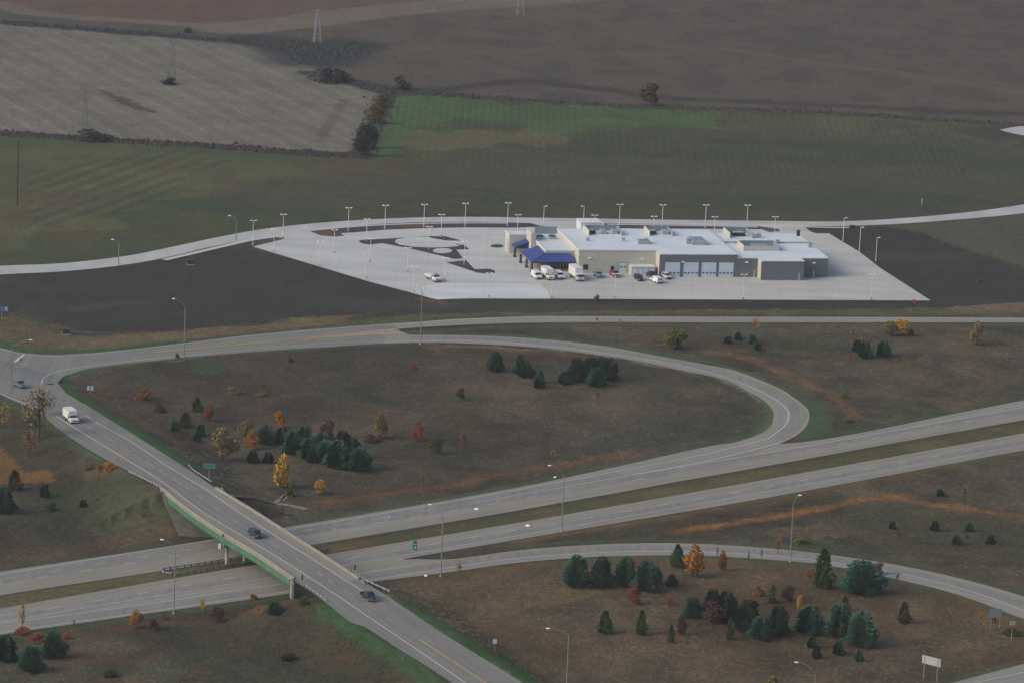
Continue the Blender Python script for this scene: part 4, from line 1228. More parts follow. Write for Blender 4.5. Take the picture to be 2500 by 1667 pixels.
def guardrail(px, zoff, label, zlist=None, grp=None):
    if zlist is None:
        W = [gg(*p) for p in px]
    else:
        W = [g(*p, z) for p, z in zip(px, zlist)]
    P = smooth_line(W, 1.0)
    Zs = terrain(P[:, 0], P[:, 1]) if zlist is None else np.interp(np.linspace(0, 1, len(P)), np.linspace(0, 1, len(W)), [w.z for w in W])
    o = thing("guardrail", label, "guardrail", (0, 0, 0), group=grp)
    m_ = MB()
    along(m_, P, Zs, [(0.02, 0.44), (0.10, 0.51), (0.02, 0.61), (0.10, 0.71), (0.02, 0.78), (-0.03, 0.78), (-0.03, 0.44)], 'galv')
    m_.build("rail", o)
    s = np.concatenate([[0], np.cumsum(np.linalg.norm(np.diff(P, axis=0), axis=1))])
    for t in np.arange(0.3, s[-1], 1.9):
        x, y, z = np.interp(t, s, P[:, 0]), np.interp(t, s, P[:, 1]), np.interp(t, s, Zs)
        q = MB()
        q.box((x, y, z + 0.3), (0.2, 0.2, 0.9), 'wood', 0.3)
        q.build("post", o)
    return o


guardrail([(312, 1155), (335, 1165), (360, 1177), (391, 1192)], 0, "steel guardrail on dark posts along the shoulder before the bridge's upper left end", [6.2, 6.6, 6.9, 7.2], "guardrails at the bridge ends")
guardrail([(459, 1139), (472, 1152), (490, 1163), (517, 1181)], 0, "pale flared guardrail beside the green guide sign at the bridge's far end", [6.3, 6.6, 6.9, 7.2], "guardrails at the bridge ends")
guardrail([(742, 1431), (760, 1444), (780, 1458), (798, 1472)], 0, "short guardrail with dark posts above the rocky bank at the bridge's near left end", [7.0, 6.8, 6.5, 6.2], "guardrails at the bridge ends")
guardrail([(858, 1396), (880, 1413), (910, 1429), (951, 1448)], 0, "long pale guardrail curving away beside the dark pickup past the bridge", [7.1, 7.0, 6.7, 6.2], "guardrails at the bridge ends")
guardrail([(705, 1342), (640, 1354), (585, 1364), (500, 1378), (430, 1388), (404, 1392), (394, 1396), (400, 1402), (420, 1404), (452, 1402), (553, 1384), (640, 1370), (720, 1358)], 0, "looped steel guardrail wrapped round the bridge pier in the grassy median")
guardrail([(770, 1349), (785, 1345), (802, 1342)], 0, "short blue-grey guardrail end emerging from under the bridge in the median")

# ------------------------------------------------------------------ depot building
O = g(1298, 665)
U = (g(2020, 677.5) - g(1608, 676.5)); U.z = 0; U.normalize()
V = Vector((-U.y, U.x, 0))
UANG = math.atan2(U.y, U.x)
ZB = 0.07


def uv(px, py, z=0.0):
    p = g(px, py, z + ZB) - O
    return p.dot(U), p.dot(V)


def P3(u, v, z):
    return O + U * u + V * v + Vector((0, 0, z + ZB))


def ubox(mb, u0, u1, v0, v1, z0, z1, m):
    c = P3((u0 + u1) / 2, (v0 + v1) / 2, (z0 + z1) / 2)
    mb.box(c, (u1 - u0, v1 - v0, z1 - z0), m, UANG)


depot = thing("depot_building", "long beige and dark grey service building with white flat roofs and blue entrance canopies", "building", (0, 0, 0))
Ha, Hb, Hc, Hf = 7.0, 7.0, 5.9, 5.4
uA0, vA = uv(1411.5, 667)
uA1 = uv(1601, 667.5)[0]
uB0, vB = uv(1608.5, 676.5)
uB1 = uv(1797, 676.5)[0]
uC1, vC = uv(1848, 677)
uD0, vD = uv(1857, 684.5)
uD1 = uv(1962, 685)[0]
uE1, vE = uv(2021, 678)
uBK, vBK = uv(1932, 570, Hc)
vBK2 = uv(1527, 568, Ha)[1]
vBK = max(vBK, vBK2)
uF0 = 5.2
walls = MB()


def block(u0, u1, v0, v1, h, m_front, m_left, m_right=None, base=0.0):
    """outer walls of one block as thin-walled boxes with real thickness"""
    t = 0.3
    ubox(walls, u0, u1, v0, v0 + t, base, h, m_front)
    ubox(walls, u0, u0 + t, v0 + t, v1 - t, base, h, m_left)
    ubox(walls, u1 - t, u1, v0 + t, v1 - t, base, h, m_right or m_front)
    ubox(walls, u0, u1, v1 - t, v1, base, h, m_front)


vS = vBK - 0.2
block(uA0, uB0 - 0.01, vA, vS, Ha - 0.05, 'beige', 'sunlit_beige')
block(uB0, uB1, vB, vS - 0.5, Hb - 0.05, 'grey_wall', 'sunlit_beige')
block(uB1 + 0.01, uE1, vC, vS - 1.0, Hc - 0.05, 'grey_wall', 'sunlit_beige')
block(uD0, uD1, vD, vC + 2.0, Hc - 0.06, 'grey_wall', 'sunlit_beige')
# entrance block and the rear-left block
vF1 = uv(1311, 569, Hf)[1]
block(uF0, uA0 + 0.2, 5.0, vF1, Hf - 0.05, 'beige', 'sunlit_beige')
uG0, vG = uv(1242, 619)
block(uG0, uF0 + 2, vG, vG + 6.5, 5.7, 'beige', 'sunlit_beige')
# tall end wall rising beside the canopies, and the high block at the back
uT, vT = uv(1309, 569, 8.2)
ubox(walls, uT - 1.5, uT - 0.35, vT, vT + 7.5, 0, 8.2, 'sunlit_beige')
ubox(walls, uT - 0.36, uT + 0.2, vT + 0.4, vT + 7.2, 0, 7.4, 'coping')
walls.build("wall", depot)


def flat_roof(pieces, name="roof"):
    r = MB()
    for (u0, u1, v0, v1, h, coping) in pieces:
        ubox(r, u0 - 0.12, u1 + 0.12, v0 - 0.12, v1 + 0.12, h - 0.05, h + 0.12, 'roof')
        if coping:
            e = 0.35
            ubox(r, u0 - 0.15, u1 + 0.15, v0 - 0.15, v0 + e - 0.15, h + 0.1, h + coping, 'coping')
            if coping > 0.3:
                ubox(r, u0 - 0.15, u0 + e - 0.15, v0 + e - 0.15, v1 - e, h + 0.1, h + coping, 'coping')
    return r.build(name, depot)


roof = flat_roof([(uA0, uB0, vA, vS, Ha, 0.35), (uB0 + 0.3, uB1, vB, vS - 0.6, Hb + 0.005, 0.22), (uB1 + 0.3, uE1, vC, vS - 1.0, Hc, 0.2), (uD0, uD1, vD, vC - 0.2, Hc + 0.01, 0.18)])
roof_low = flat_roof([(uF0, uA0 - 0.2, 5.0, vF1, Hf, 0.45), (uG0, uF0 + 1.5, vG, vG + 6.5, 5.7, 0.4)])
# thin step between the two right-hand roof levels
r = MB()
uS0, vSt = uv(1766, 595, Hc)
ubox(r, uB1 + 1.0, uE1 - 0.3, vSt, vSt + 0.5, Hc + 0.13, Hc + 0.55, 'hvac')
r.build("roof_curb", roof)


def screen(px0, px1, py_front, hgt, depth, front=False, base=Ha, units=2, name="roof_screen"):
    u0, v0 = uv(px0, py_front, base)
    u1 = uv(px1, py_front, base)[0]
    s = MB()
    t = 0.2
    ubox(s, u0, u0 + t, v0, v0 + depth, base + 0.13, base + hgt, 'sunlit_beige')
    ubox(s, u1 - t, u1, v0, v0 + depth, base + 0.13, base + hgt * 0.96, 'screen')
    ubox(s, u0 + t, u1 - t, v0 + depth - t, v0 + depth, base + 0.13, base + hgt * 0.98, 'screen')
    if front:
        ubox(s, u0 + t, u1 - t, v0, v0 + t, base + 0.13, base + hgt * 0.9, 'beige')
    s.build(name, roof)
    for k in range(units):
        a = u0 + (u1 - u0) * (k + 0.25) / units
        b = u0 + (u1 - u0) * (k + 0.75) / units
        q = MB()
        ubox(q, a, b, v0 + depth * 0.3, v0 + depth * 0.68, base + 0.15, base + hgt * 0.62, 'dark' if k == 0 else 'hvac')
        ubox(q, a + 0.3, b - 0.3, v0 + depth * 0.36, v0 + depth * 0.6, base + hgt * 0.62, base + hgt * 0.74, 'hvac')
        q.build("rooftop_unit", roof)


screen(1437, 1519, 577, 1.9, 8.5, units=3)
screen(1585, 1643, 578, 1.8, 8.0, units=2)
screen(1781, 1838, 583, 1.9, 9.0, base=Hc, units=1)
screen(1815, 1903, 614, 1.9, 8.0, front=True, base=Hc, units=1)
u0, v0 = uv(1316, 583, Hf)
u1 = uv(1370, 583, Hf)[0]
s = MB()
ubox(s, u0, u1, v0 + 7, v0 + 7.3, Hf + 0.13, Hf + 2.4, 'screen')
s.build("roof_screen", roof_low)
for px in (1320, 1349):
    a, b = uv(px, 586, Hf)
    q = MB()
    ubox(q, a - 1.0, a + 1.2, b, b + 2.6, Hf + 0.13, Hf + 1.0, 'hvac')
    ubox(q, a - 0.8, a + 0.8, b - 0.1, b + 2.2, Hf + 1.0, Hf + 1.25, 'dark')
    q.build("rooftop_unit", roof_low)
for (px, py, w, d, h, mm, base) in ((1689, 600, 4.5, 6.5, 1.6, 'hvac', Ha), (1676, 598, 1.2, 1.2, 1.8, 'hvac', Ha), (1558, 598, 3.6, 2.5, 1.2, 'hvac', Ha), (1574, 596, 1.0, 1.5, 1.4, 'hvac', Ha), (1432, 590, 0.8, 0.8, 1.0, 'hvac', Ha), (1519, 590, 0.8, 0.8, 1.0, 'hvac', Ha),
                                    (1848, 582, 1.2, 1.2, 1.3, 'hvac', Hc), (1946, 578, 0.9, 0.9, 1.8, 'dark', Hc), (1974, 606, 1.1, 1.1, 1.5, 'hvac', Hc), (1895, 597, 1.0, 1.0, 1.2, 'hvac', Hc)):
    a, b = uv(px, py, base)
    q = MB()
    ubox(q, a, a + w, b, b + d, base + 0.1, base + h, mm)
    if w > 2:
        ubox(q, a + w * 0.12, a + w * 0.88, b + d * 0.15, b + d * 0.45, base + h, base + h + 0.18, 'screen')
        ubox(q, a + w * 0.12, a + w * 0.88, b + d * 0.55, b + d * 0.85, base + h, base + h + 0.18, 'screen')
        ubox(q, a + w, a + w + 1.2, b + 0.5, b + 1.5, base + 0.4, base + 1.0, 'coping')
    else:
        ubox(q, a - 0.15, a + w + 0.15, b - 0.15, b + d + 0.15, base + h, base + h + 0.12, mm)
    q.build("roof_vent" if w < 2 else "rooftop_unit", roof)
# white block standing behind the left roof
u0, v0 = uv(1412, 562, Ha - 1)
u1 = uv(1462, 562, Ha - 1)[0]
q = MB()
ubox(q, u0, u1, vS + 0.05, vS + 7, 0, 8.9, 'roof')
ubox(q, u0 - 0.15, u1 + 0.15, vS - 0.1, vS + 7.1, 8.9, 9.1, 'coping')
q.build("rear_block", depot)


# roller doors with their vision panels, plain doors, wall lamps
def roller(u0, u1, v, h, panes=4, hz=1.05):
    d = MB()
    ubox(d, u0, u1, v - 0.06, v + 0.02, 0.02, h, 'door_white')
    n = int(h / 0.55)
    for k in range(1, n):
        ubox(d, u0 + 0.03, u1 - 0.03, v - 0.075, v - 0.06, h * k / n - 0.015, h * k / n + 0.015, 'hvac')
    o = d.build("roller_door", depot)
    for k in range(panes):
        c = u0 + (u1 - u0) * (k + 0.5) / panes
        w = MB()
        ubox(w, c - 0.36, c + 0.36, v - 0.09, v - 0.062, hz, hz + 0.42, 'dark')
        w.build("pane", o)
    f = MB()
    ubox(f, u0 - 0.14, u0, v - 0.07, v + 0.01, 0.0, h + 0.14, 'grey_wall')
    ubox(f, u1, u1 + 0.14, v - 0.07, v + 0.01, 0.0, h + 0.14, 'grey_wall')
    ubox(f, u0, u1, v - 0.07, v + 0.01, h, h + 0.14, 'grey_wall')
    f.build("frame", o)


for a, b in ((1622.5, 1658.7), (1667.5, 1703.7), (1711.5, 1747), (1753.5, 1789)):
    roller(uv(a, 676.5)[0], uv(b, 676.5)[0], vB, 4.55)
roller(uv(1510, 667)[0], uv(1528.5, 667)[0], vA, 3.2, 2, 1.75)
for a, b, z0, z1, v in ((1423.5, 1434, 1.1, 2.7, vA), (1491, 1497.5, 0.02, 2.2, vA)):
    d = MB()
    ubox(d, uv(a, 667)[0], uv(b, 667)[0], v - 0.06, v + 0.02, z0, z1, 'glass_dark')
    for e in (uv(a, 667)[0], uv(b, 667)[0]):
        ubox(d, e - 0.08, e + 0.08, v - 0.09, v, z0, z1, 'dark')
    d.build("window" if z0 > 0.5 else "door", depot)
for a, b, v in ((1838.5, 1843.5, vC), (1938, 1943, vD), (1982, 1987, vE)):
    d = MB()
    ubox(d, uv(a, 677)[0], uv(b, 677)[0], v - 0.06, v + 0.02, 0.02, 2.2, 'hvac')
    ubox(d, uv(a, 677)[0] + 0.05, uv(a, 677)[0] + 0.15, v - 0.12, v - 0.06, 1.0, 1.15, 'dark')
    d.build("door", depot)
for px, py, v, vp in ((1438, 631.5, vA, 667), (1565, 633, vA, 667), (1665, 640.5, vB, 676.5), (1821, 641.6, vC, 677), (1985, 642.8, vE, 678)):
    u0 = uv(px, vp)[0]
    z = (vp - py) / (scale_at(P3(u0, v, 0)) * 0.98)
    d = MB()
    ubox(d, u0 - 0.45, u0 + 0.45, v - 0.55, v - 0.02, z, z + 0.28, 'lamp_white')
    ubox(d, u0 - 0.35, u0 + 0.35, v - 0.5, v - 0.1, z - 0.06, z, 'hvac')
    d.build("wall_lamp", depot)
# low lean-to with four pale doors
u0, v0 = uv(1542, 673.8)
u1 = uv(1599, 674)[0]
v0 = min(v0, vA - 3.0)
q = MB()
ubox(q, u0, u1, v0, vA, 0, 2.7, 'beige')
ubox(q, u0 - 0.15, u1 + 0.15, v0 - 0.15, vA - 0.02, 2.7, 2.85, 'coping')
ubox(q, u0 - 0.12, u0 - 0.001, v0, vA - 0.02, 0, 2.7, 'sunlit_beige')  # thin skin painting the sunlit tone on the left face
lt = q.build("lean_to", depot)
for k in range(4):
    a = u0 + 0.35 + k * (u1 - u0 - 0.4) / 4
    d = MB()
    ubox(d, a, a + (u1 - u0) / 4 - 0.45, v0 - 0.05, v0 + 0.02, 0.05, 2.35, 'door_white')
    d.build("door", lt)
# vertical joint and downpipes on the beige wall
q = MB()
for px in (1505, 1455, 1560):
    a = uv(px, 667)[0]
    ubox(q, a - 0.06, a + 0.06, vA - 0.05, vA + 0.01, 0.0, Ha - 0.1, 'beige')
q.build("downpipe", depot)
# canopies: sloping blue standing-seam roofs on dark columns
EV, HI = 3.0, 4.9
can = MB()


def slab(mb, pts, th_, m_top, m_edge):
    lo = [p - Vector((0, 0, th_)) for p in pts]
    n = len(pts)
    mb.add(pts, [tuple(range(n))], m_top)
    mb.add(pts + lo, [tuple(range(n, 2 * n))[::-1]] + [(i, n + i, n + (i + 1) % n, (i + 1) % n) for i in range(n)], m_edge)


uR = uv(1410, 665)[0] - 0.6
vTop = uv(1269, 614, EV)[1]
uLe = uv(1298, 640, EV)[0]
vLe = uv(1298, 640, EV)[1]
uHi, vHi = uv(1331, 618.5, HI)
slab(can, [P3(uLe, vLe, EV), P3(uR, vLe, EV), P3(uR - 0.8, vHi, HI), P3(uHi, vHi, HI)], 0.35, 'blue_roof', 'blue_trim')
slab(can, [P3(uLe, vTop, EV), P3(uLe, vLe, EV), P3(uHi, vHi, HI), P3(uHi, vTop, HI)], 0.35, 'blue_roof', 'blue_trim')
for k in range(1, 24):
    f = k / 24
    a, b = P3(uLe + (uR - uLe) * f, vLe, EV + 0.02), P3(uHi + (uR - 0.8 - uHi) * f, vHi, HI + 0.02)
    can.tube(a, b, 0.045, 0.045, 'blue_roof', 4)
for k in range(1, 16):
    f = k / 16
    can.tube(P3(uLe, vTop + (vLe - vTop) * f, EV + 0.02), P3(uHi, vTop + (vHi - vTop) * f, HI + 0.02), 0.045, 0.045, 'blue_roof', 4)
can.tube(P3(uLe, vLe, EV + 0.04), P3(uHi, vHi, HI + 0.04), 0.08, 0.08, 'blue_trim', 6)
main_canopy = can.build("canopy", depot)
c2 = MB()
uh0, vh0 = uv(1257, 604, EV)
uh1, vh1 = uv(1243.5, 593, EV)
uk = uv(1291, 586, HI)[0]
slab(c2, [P3(uh0, vh1, EV), P3(uh0, vh0, EV), P3(uk, vh0, HI), P3(uk, vh1, HI)], 0.35, 'blue_roof', 'blue_trim')
c2.add([P3(uh0, vh0, EV - 0.36), P3(uk, vh0, EV - 0.36), P3(uk, vh0, HI - 0.36), P3(uh0, vh0 + 0.15, EV - 0.36), P3(uk, vh0 + 0.15, EV - 0.36), P3(uk, vh0 + 0.15, HI - 0.36)], [(0, 1, 2), (5, 4, 3), (0, 3, 4, 1), (1, 4, 5, 2), (2, 5, 3, 0)], 'blue_trim')
for k in range(1, 9):
    f = k / 9
    c2.tube(P3(uh0, vh1 + (vh0 - vh1) * f, EV + 0.02), P3(uk, vh1 + (vh0 - vh1) * f, HI + 0.02), 0.045, 0.045, 'blue_roof', 4)
small_canopy = c2.build("canopy", depot)
for px, py, par in ((1298, 664.5, main_canopy), (1285, 653.5, main_canopy), (1271, 642, main_canopy), (1256.5, 628, small_canopy)):
    a, b = uv(px, py)
    q = MB()
    ubox(q, a - 0.32, a + 0.32, b - 0.32, b + 0.32, 0, EV - 0.3, 'column')
    ubox(q, a - 0.45, a + 0.45, b - 0.45, b + 0.45, 0, 0.5, 'column')
    q.build("column", par)
# glazed shop front under the canopy
q = MB()
ubox(q, uF0 + 0.05, uA0 - 0.1, 4.93, 5.0, 0.05, 2.95, 'glass_dark')
ubox(q, uF0 - 0.07, uF0, 5.0, vTop - 0.5, 0.05, 2.95, 'glass_dark')  # dark side glazing, also standing in for the shade beneath the canopy
for k in range(9):
    a = uF0 + 0.6 + (uA0 - 0.9 - uF0) * k / 8
    ubox(q, a - 0.06, a + 0.06, 4.86, 4.93, 0.0, 2.95, 'hvac')
q.build("window", depot)
q = MB()
ubox(q, uG0 - 0.06, uG0 + 0.02, vG + 1.2, vG + 3.0, 0.0, 4.0, 'hvac')
q.build("door", depot)

# ------------------------------------------------------------------ lot lights
ORD = ["first", "second", "third", "fourth", "fifth", "sixth", "seventh", "eighth", "ninth", "tenth", "eleventh"]
GRP_LOT = "white lot lights round the depot"


def lot_light(twin=True):
    t = thing("lot_light", "", "light pole")
    p = MB()
    p.tube((0, 0, 0), (0, 0, 7.3), 0.10, 0.075, 'pole_white', 8)
    p.box((0, 0, 0.03), (0.4, 0.4, 0.06), 'pole_white')
    p.build("pole", t)
    b = MB()
    b.tube((0, 0, 0), (0, 0, 0.75), 0.27, 0.25, 'concrete', 10)
    b.build("base", t)
    for s in ((-1, 1) if twin else (1,)):
        h = MB()
        h.tube((0, 0, 7.2), (s * 0.45, 0, 7.25), 0.05, 0.05, 'pole_white', 6)
        h.hexa([(s * 0.35, -0.24, 7.14), (s * 1.12, -0.20, 7.18), (s * 1.12, 0.20, 7.18), (s * 0.35, 0.24, 7.14), (s * 0.38, -0.20, 7.36), (s * 1.05, -0.15, 7.34), (s * 1.05, 0.15, 7.34), (s * 0.38, 0.20, 7.36)], 'lamp_white')
        h.build("lamp_head", t)
    return t


LL = []
for i, (x, y, h) in enumerate([(850, 566, 58), (939.5, 560, 58), (1034.5, 557, 57), (1135, 555, 58), (1238.5, 553, 57)]):
    LL.append((x, y, h, 2, f"twin-head white lot light, {ORD[i]} from left along the soil strip left of the depot"))
LL.append((1326.5, 554, 50, 1, "single-head white lot light behind the depot's left end, lamp pointing right"))
LL.append((1424, 556, 52, -1, "single-head white lot light behind the white rear block, lamp pointing left"))
for i, (x, y, h) in enumerate([(1511.5, 556, 56), (1616, 557, 56), (1721.5, 558, 57), (1823, 558.5, 57)]):
    LL.append((x, y, h, 2, f"twin-head white lot light, {ORD[i]} from left in the soil strip behind the roof"))
LL += [(894.5, 590.5, 55, 2, "twin-head white lot light at the left tip of the planter island"), (1076.5, 579.5, 55, 2, "twin-head white lot light on the planter island's upper edge, beyond the rounded pad"),
       (1262.5, 578, 53, 2, "twin-head white lot light just behind the small rear-left block of the depot"), (1450, 578, 52, 2, "twin-head white lot light half hidden by the white rear block"),
       (1594.5, 583, 54, 2, "twin-head white lot light behind the roof beside the second roof screen"), (1743, 584, 54, 2, "twin-head white lot light rising behind the roof left of the third screen"),
       (1890.5, 584, 54, 2, "twin-head white lot light by the red mulch tip at the right drive"),
       (617, 600, 61, 2, "thick white lot light at the lot's far left corner by the sidewalk"), (690.5, 584, 60, 2, "white lot light in the soil tip by the left drive"), (668, 617, 57, 2, "faint white lot light inside the lot's left corner, second pole from the corner"),
       (815, 618.5, 57, 2, "white lot light with a dark foot in the left part of the lot"), (903.5, 641, 58, 2, "white lot light standing left of the planter island in open concrete"), (994.5, 664, 59, 2, "white lot light left of the white flatbed truck"),
       (780, 650.5, 61, 2, "pale lot light on the sloping left edge of the lot, second from the left corner"), (893.5, 681, 62, 2, "pale lot light on the sloping left edge of the lot, midway down"), (1009.5, 713, 62, 2, "pale lot light on the sloping left edge, nearest the front corner"),
       (1046.5, 609, 55, 2, "white lot light rising between the rounded pad and the round pad"), (1133, 647, 57, 2, "white lot light on the triangular planter tail"), (1085, 687, 57, 2, "white lot light directly behind the white flatbed truck's cab"),
       (1192.5, 727, 60, 2, "twin-head white lot light on the front edge, leftmost of that row"), (1346.5, 729.5, 61, 2, "twin-head white lot light on the front edge before the middle box truck"), (1500.5, 730.5, 62, 2, "twin-head white lot light on the front edge before the red pickup"),
       (1814, 732, 62, 2, "twin-head white lot light on the front edge before the grey projecting wing"), (2126, 733, 63, 2, "twin-head white lot light on the front edge near the lot's sharp right tip"),
       (2058, 589.5, 57, 1, "white lot light on the right lot edge, farthest of three"), (2098, 615.5, 60, 1, "white lot light on the right lot edge, middle of three"), (2138, 639.5, 59, 1, "white lot light on the right lot edge, nearest of three")]
proto_t, proto_s = lot_light(True), lot_light(False)
tree_t, tree_s = [(c, []) for c in kids(proto_t)], [(c, []) for c in kids(proto_s)]
used = {2: False, 1: False}
for x, y, h, kind, lab in LL:
    p = gg(x, y)
    hm = h / (scale_at(p) * 0.985)
    k = 2 if kind == 2 else 1
    src, tr = (proto_t, tree_t) if k == 2 else (proto_s, tree_s)
    rz = UANG + (0 if kind != -1 else math.pi)
    s = hm / 7.3
    if not used[k]:
        o = src
        o.location, o.rotation_euler, o.scale = (p.x, p.y, p.z + 0.07), (0, 0, rz), (1, 1, s)
        used[k] = True
    else:
        o = dup(src, (p.x, p.y, p.z + 0.07), rz, (1, 1, s), tree=tr)
    tag(o, lab, "light pole", GRP_LOT)


# ------------------------------------------------------------------ road lights: pole, curved mast arm, cobra head
def street_light(base, top, head, label, zb=None):
    pb = gg(*base) if zb is None else g(*base, zb)
    sc = scale_at(pb)
    Ht = (base[1] - top[1]) / (sc * 0.975)
    # the head hangs out sideways: solve its offset along the picture's right axis and its height
    dx = (head[0] - top[0]) / sc
    dh = (top[1] - head[1]) / (sc * 0.975)
    o = thing("street_light", label, "street light", pb, group="road lights on grey poles")
    q = MB()
    q.tube((0, 0, 0), (0, 0, Ht), 0.15, 0.10, 'pole_grey', 10)
    q.tube((0, 0, 0), (0, 0, 0.5), 0.28, 0.26, 'concrete', 10)
    q.build("pole", o)
    a = MB()
    pts = []
    for i in range(9):
        f = i / 8
        pts.append(Vector((dx * (f ** 1.15), 0.15 * f, Ht - 0.05 + dh * math.sin(f * math.pi / 2) ** 0.9)))
    a.pipe(pts, 0.055, 'pole_grey', 6)
    a.build("mast_arm", o)
    h = MB()
    s = 1 if dx > 0 else -1
    c = pts[-1]
    h.ellipsoid((c.x + s * 0.32, c.y, c.z - 0.02), (0.50, 0.24, 0.15), 'lamp_white', 12, 6)
    h.tube((c.x + s * 0.36, c.y, c.z - 0.22), (c.x + s * 0.36, c.y, c.z - 0.08), 0.12, 0.2, 'hvac', 8)
    h.build("lamp_head", o)
    return o


street_light((449, 872), (451, 753), (425, 731), "tall grey road light at the lower edge of the ramp road, arm reaching left")
street_light((26, 972), (31, 852), (74, 828), "grey road light at the left frame edge by the junction, arm reaching right")
street_light((1026, 841), (1029, 716), (1020, 701), "grey road light between the two ramps, standing before the depot lot")
street_light((1371, 1298), (1374, 1160), (1341, 1136), "tall grey road light on the near shoulder of the eastbound highway")
street_light((1929, 1371), (1937, 1231), (1949, 1206), "grey road light beside the curving exit ramp, arm leaning right")
street_light((1076, 1407), (1083, 1260), (1054, 1231), "grey road light beside the exit ramp nose, arm reaching left over the highway")
street_light((424, 1497), (429, 1343), (399, 1316), "tall grey road light left of the bridge on the lower bank")
street_light((1382, 1700), (1391, 1548), (1343, 1533), "grey road light at the bottom edge amid brown prairie")
street_light((1983, 1790), (1987, 1645), (1943, 1615), "grey road light at the lower right edge, curved arm reaching left")
street_light((289, 647), (291, 594), (278, 586), "small faint road light along the curving access road, left of the other one")
street_light((576, 588), (577, 540), (562, 528), "small road light along the access road near the lot's left corner")


# ------------------------------------------------------------------ signs and small roadside things
def hz(px_h, p):
    return px_h / (scale_at(p) * 0.975)


def sign(name, label, px_base, w_px, h_px, top_px, m, posts=1, rz=0.0, extra=None, zb=None, grp=None, back='sign_back', post_m='galv'):
    """board w_px by h_px whose upper edge sits top_px above the foot"""
    p = gg(*px_base) if zb is None else g(*px_base, zb)
    sc = scale_at(p)
    w, h, t = w_px / sc / max(abs(math.cos(rz)), 0.3), h_px / (sc * 0.975), top_px / (sc * 0.975)
    o = thing(name, label, "sign" if "marker" not in name else "marker", p, rz, grp)
    bd = MB()
    bd.box((0, 0, t - h / 2), (w, 0.05, h), m)
    bd.box((0, 0.035, t - h / 2), (w * 0.98, 0.018, h * 0.98), back)
    board = bd.build("board", o)
    for k in range(posts):
        x = 0 if posts == 1 else (-0.36 + 0.72 * k) * w
        q = MB()
        q.box((x, 0.09, t / 2 - 0.02), (0.11, 0.09, t - 0.04), post_m)
        q.build("post", o)
    return o, board, w, h, t


def text_mesh(body, size, loc, m, parent, name="lettering"):
    c = bpy.data.curves.new(name, 'FONT')
    c.body = body
    c.size = size
    c.extrude = 0.006
    c.align_x = 'CENTER'
    c.align_y = 'CENTER'
    ob = bpy.data.objects.new(name + "_tmp", c)
    COL.objects.link(ob)
    bpy.context.view_layer.update()
    me = bpy.data.meshes.new_from_object(ob.evaluated_get(bpy.context.evaluated_depsgraph_get()))
    bpy.data.objects.remove(ob)
    me.name = name
    me.materials.clear()
    me.materials.append(M[m])
    o = bpy.data.objects.new(name, me)
    COL.objects.link(o)
    o.parent = parent
    o.location = loc
    o.rotation_euler = (math.pi / 2, 0, 0)
    return o


o, bd, w, h, t = sign("guide_sign", "wide green guide sign beside the bridge's far guardrail", (510, 1168), 29, 11, 37, 'sign_green', 1)
q = MB()
for a in (-1, 1):
    q.box((a * (w / 2 - 0.05), -0.03, t - h / 2), (0.05, 0.012, h - 0.1), 'sign_pale')
    q.box((0, -0.03, t - h / 2 + a * (h / 2 - 0.05)), (w - 0.14, 0.012, 0.05), 'sign_pale')
q.build("border", bd)
o, bd, w, h, t = sign("exit_sign", "tall narrow green exit sign on the grass nose of the exit ramp", (1012, 1358), 11.5, 18, 35, 'sign_green', 2)
q = MB()
q.box((0, 0, t + 0.28), (w * 0.72, 0.05, 0.55), 'sign_green')
q.build("tab", o)
text_mesh("EXIT", 0.40, (0, -0.032, t - 0.42), 'sign_letter', bd)
q = MB()
a0 = Vector((-0.22, -0.034, t - h + 0.28))
a1 = Vector((0.24, -0.034, t - h + 0.74))
q.tube(a0, a1, 0.065, 0.065, 'sign_letter', 6)
q.tube(a1, a1 + Vector((-0.28, 0, 0.02)), 0.06, 0.06, 'sign_letter', 6)
q.tube(a1, a1 + Vector((0.02, 0, -0.28)), 0.06, 0.06, 'sign_letter', 6)
q.build("arrow", bd)
o, bd, w, h, t = sign("motorist_sign", "blue sign with two pale panels in the dark prairie by the junction", (220, 962), 17, 12, 21, 'sign_blue', 1)
for a in (-1, 1):
    q = MB()
    q.box((a * w * 0.27, -0.035, t - h / 2), (w * 0.34, 0.02, h * 0.88), 'sign_pale')
    q.build("panel", bd)
o, bd, w, h, t = sign("motorist_sign", "blue sign cut by the left frame edge above the dirt", (4, 778), 30, 13, 30, 'sign_blue', 1)
q = MB()
q.box((w * 0.36, -0.035, t - h / 2), (w * 0.18, 0.02, h * 0.6), 'sign_pale')
q.build("panel", bd)
o, bd, w, h, t = sign("ramp_marker", "upright amber sign on the shoulder left of the bridge's near end", (494.5, 1489), 9, 20, 27, 'sign_orange', 1)
q = MB()
q.box((0, -0.032, t - h * 0.62), (w * 0.98, 0.014, 0.06), 'sign_dark')
q.build("seam", bd)
sign("sign_back", "grey back of a big road sign among orange grass near the right edge", (2429, 1533), 30, 21, 48, 'sign_back', 2, math.radians(4))
o, bd, w, h, t = sign("sign_back", "white two-post road sign seen from behind at the lower right corner", (2271, 1660), 42, 20, 58, 'sign_white', 2, math.radians(-40), post_m='pole_grey')
for k in (-0.36, 0.36):
    q = MB()
    q.box((k * w, -0.06, t / 2), (0.16, 0.1, t - 0.25), 'pole_grey')
    q.build("stiffener", o)
o, bd, w, h, t = sign("entry_sign", "small red and white entry sign beside the grey sign back at right", (2469, 1565), 13, 8, 50, 'sign_pale', 1, math.radians(8))
q = MB()
q.box((0, -0.034, t - h * 0.45), (w * 0.62, 0.016, h * 0.3), 'sign_dark')
q.build("bar", bd)
q = MB()
q.box((0, 0, t - h - 0.42), (w * 0.95, 0.05, 0.72), 'sign_red')
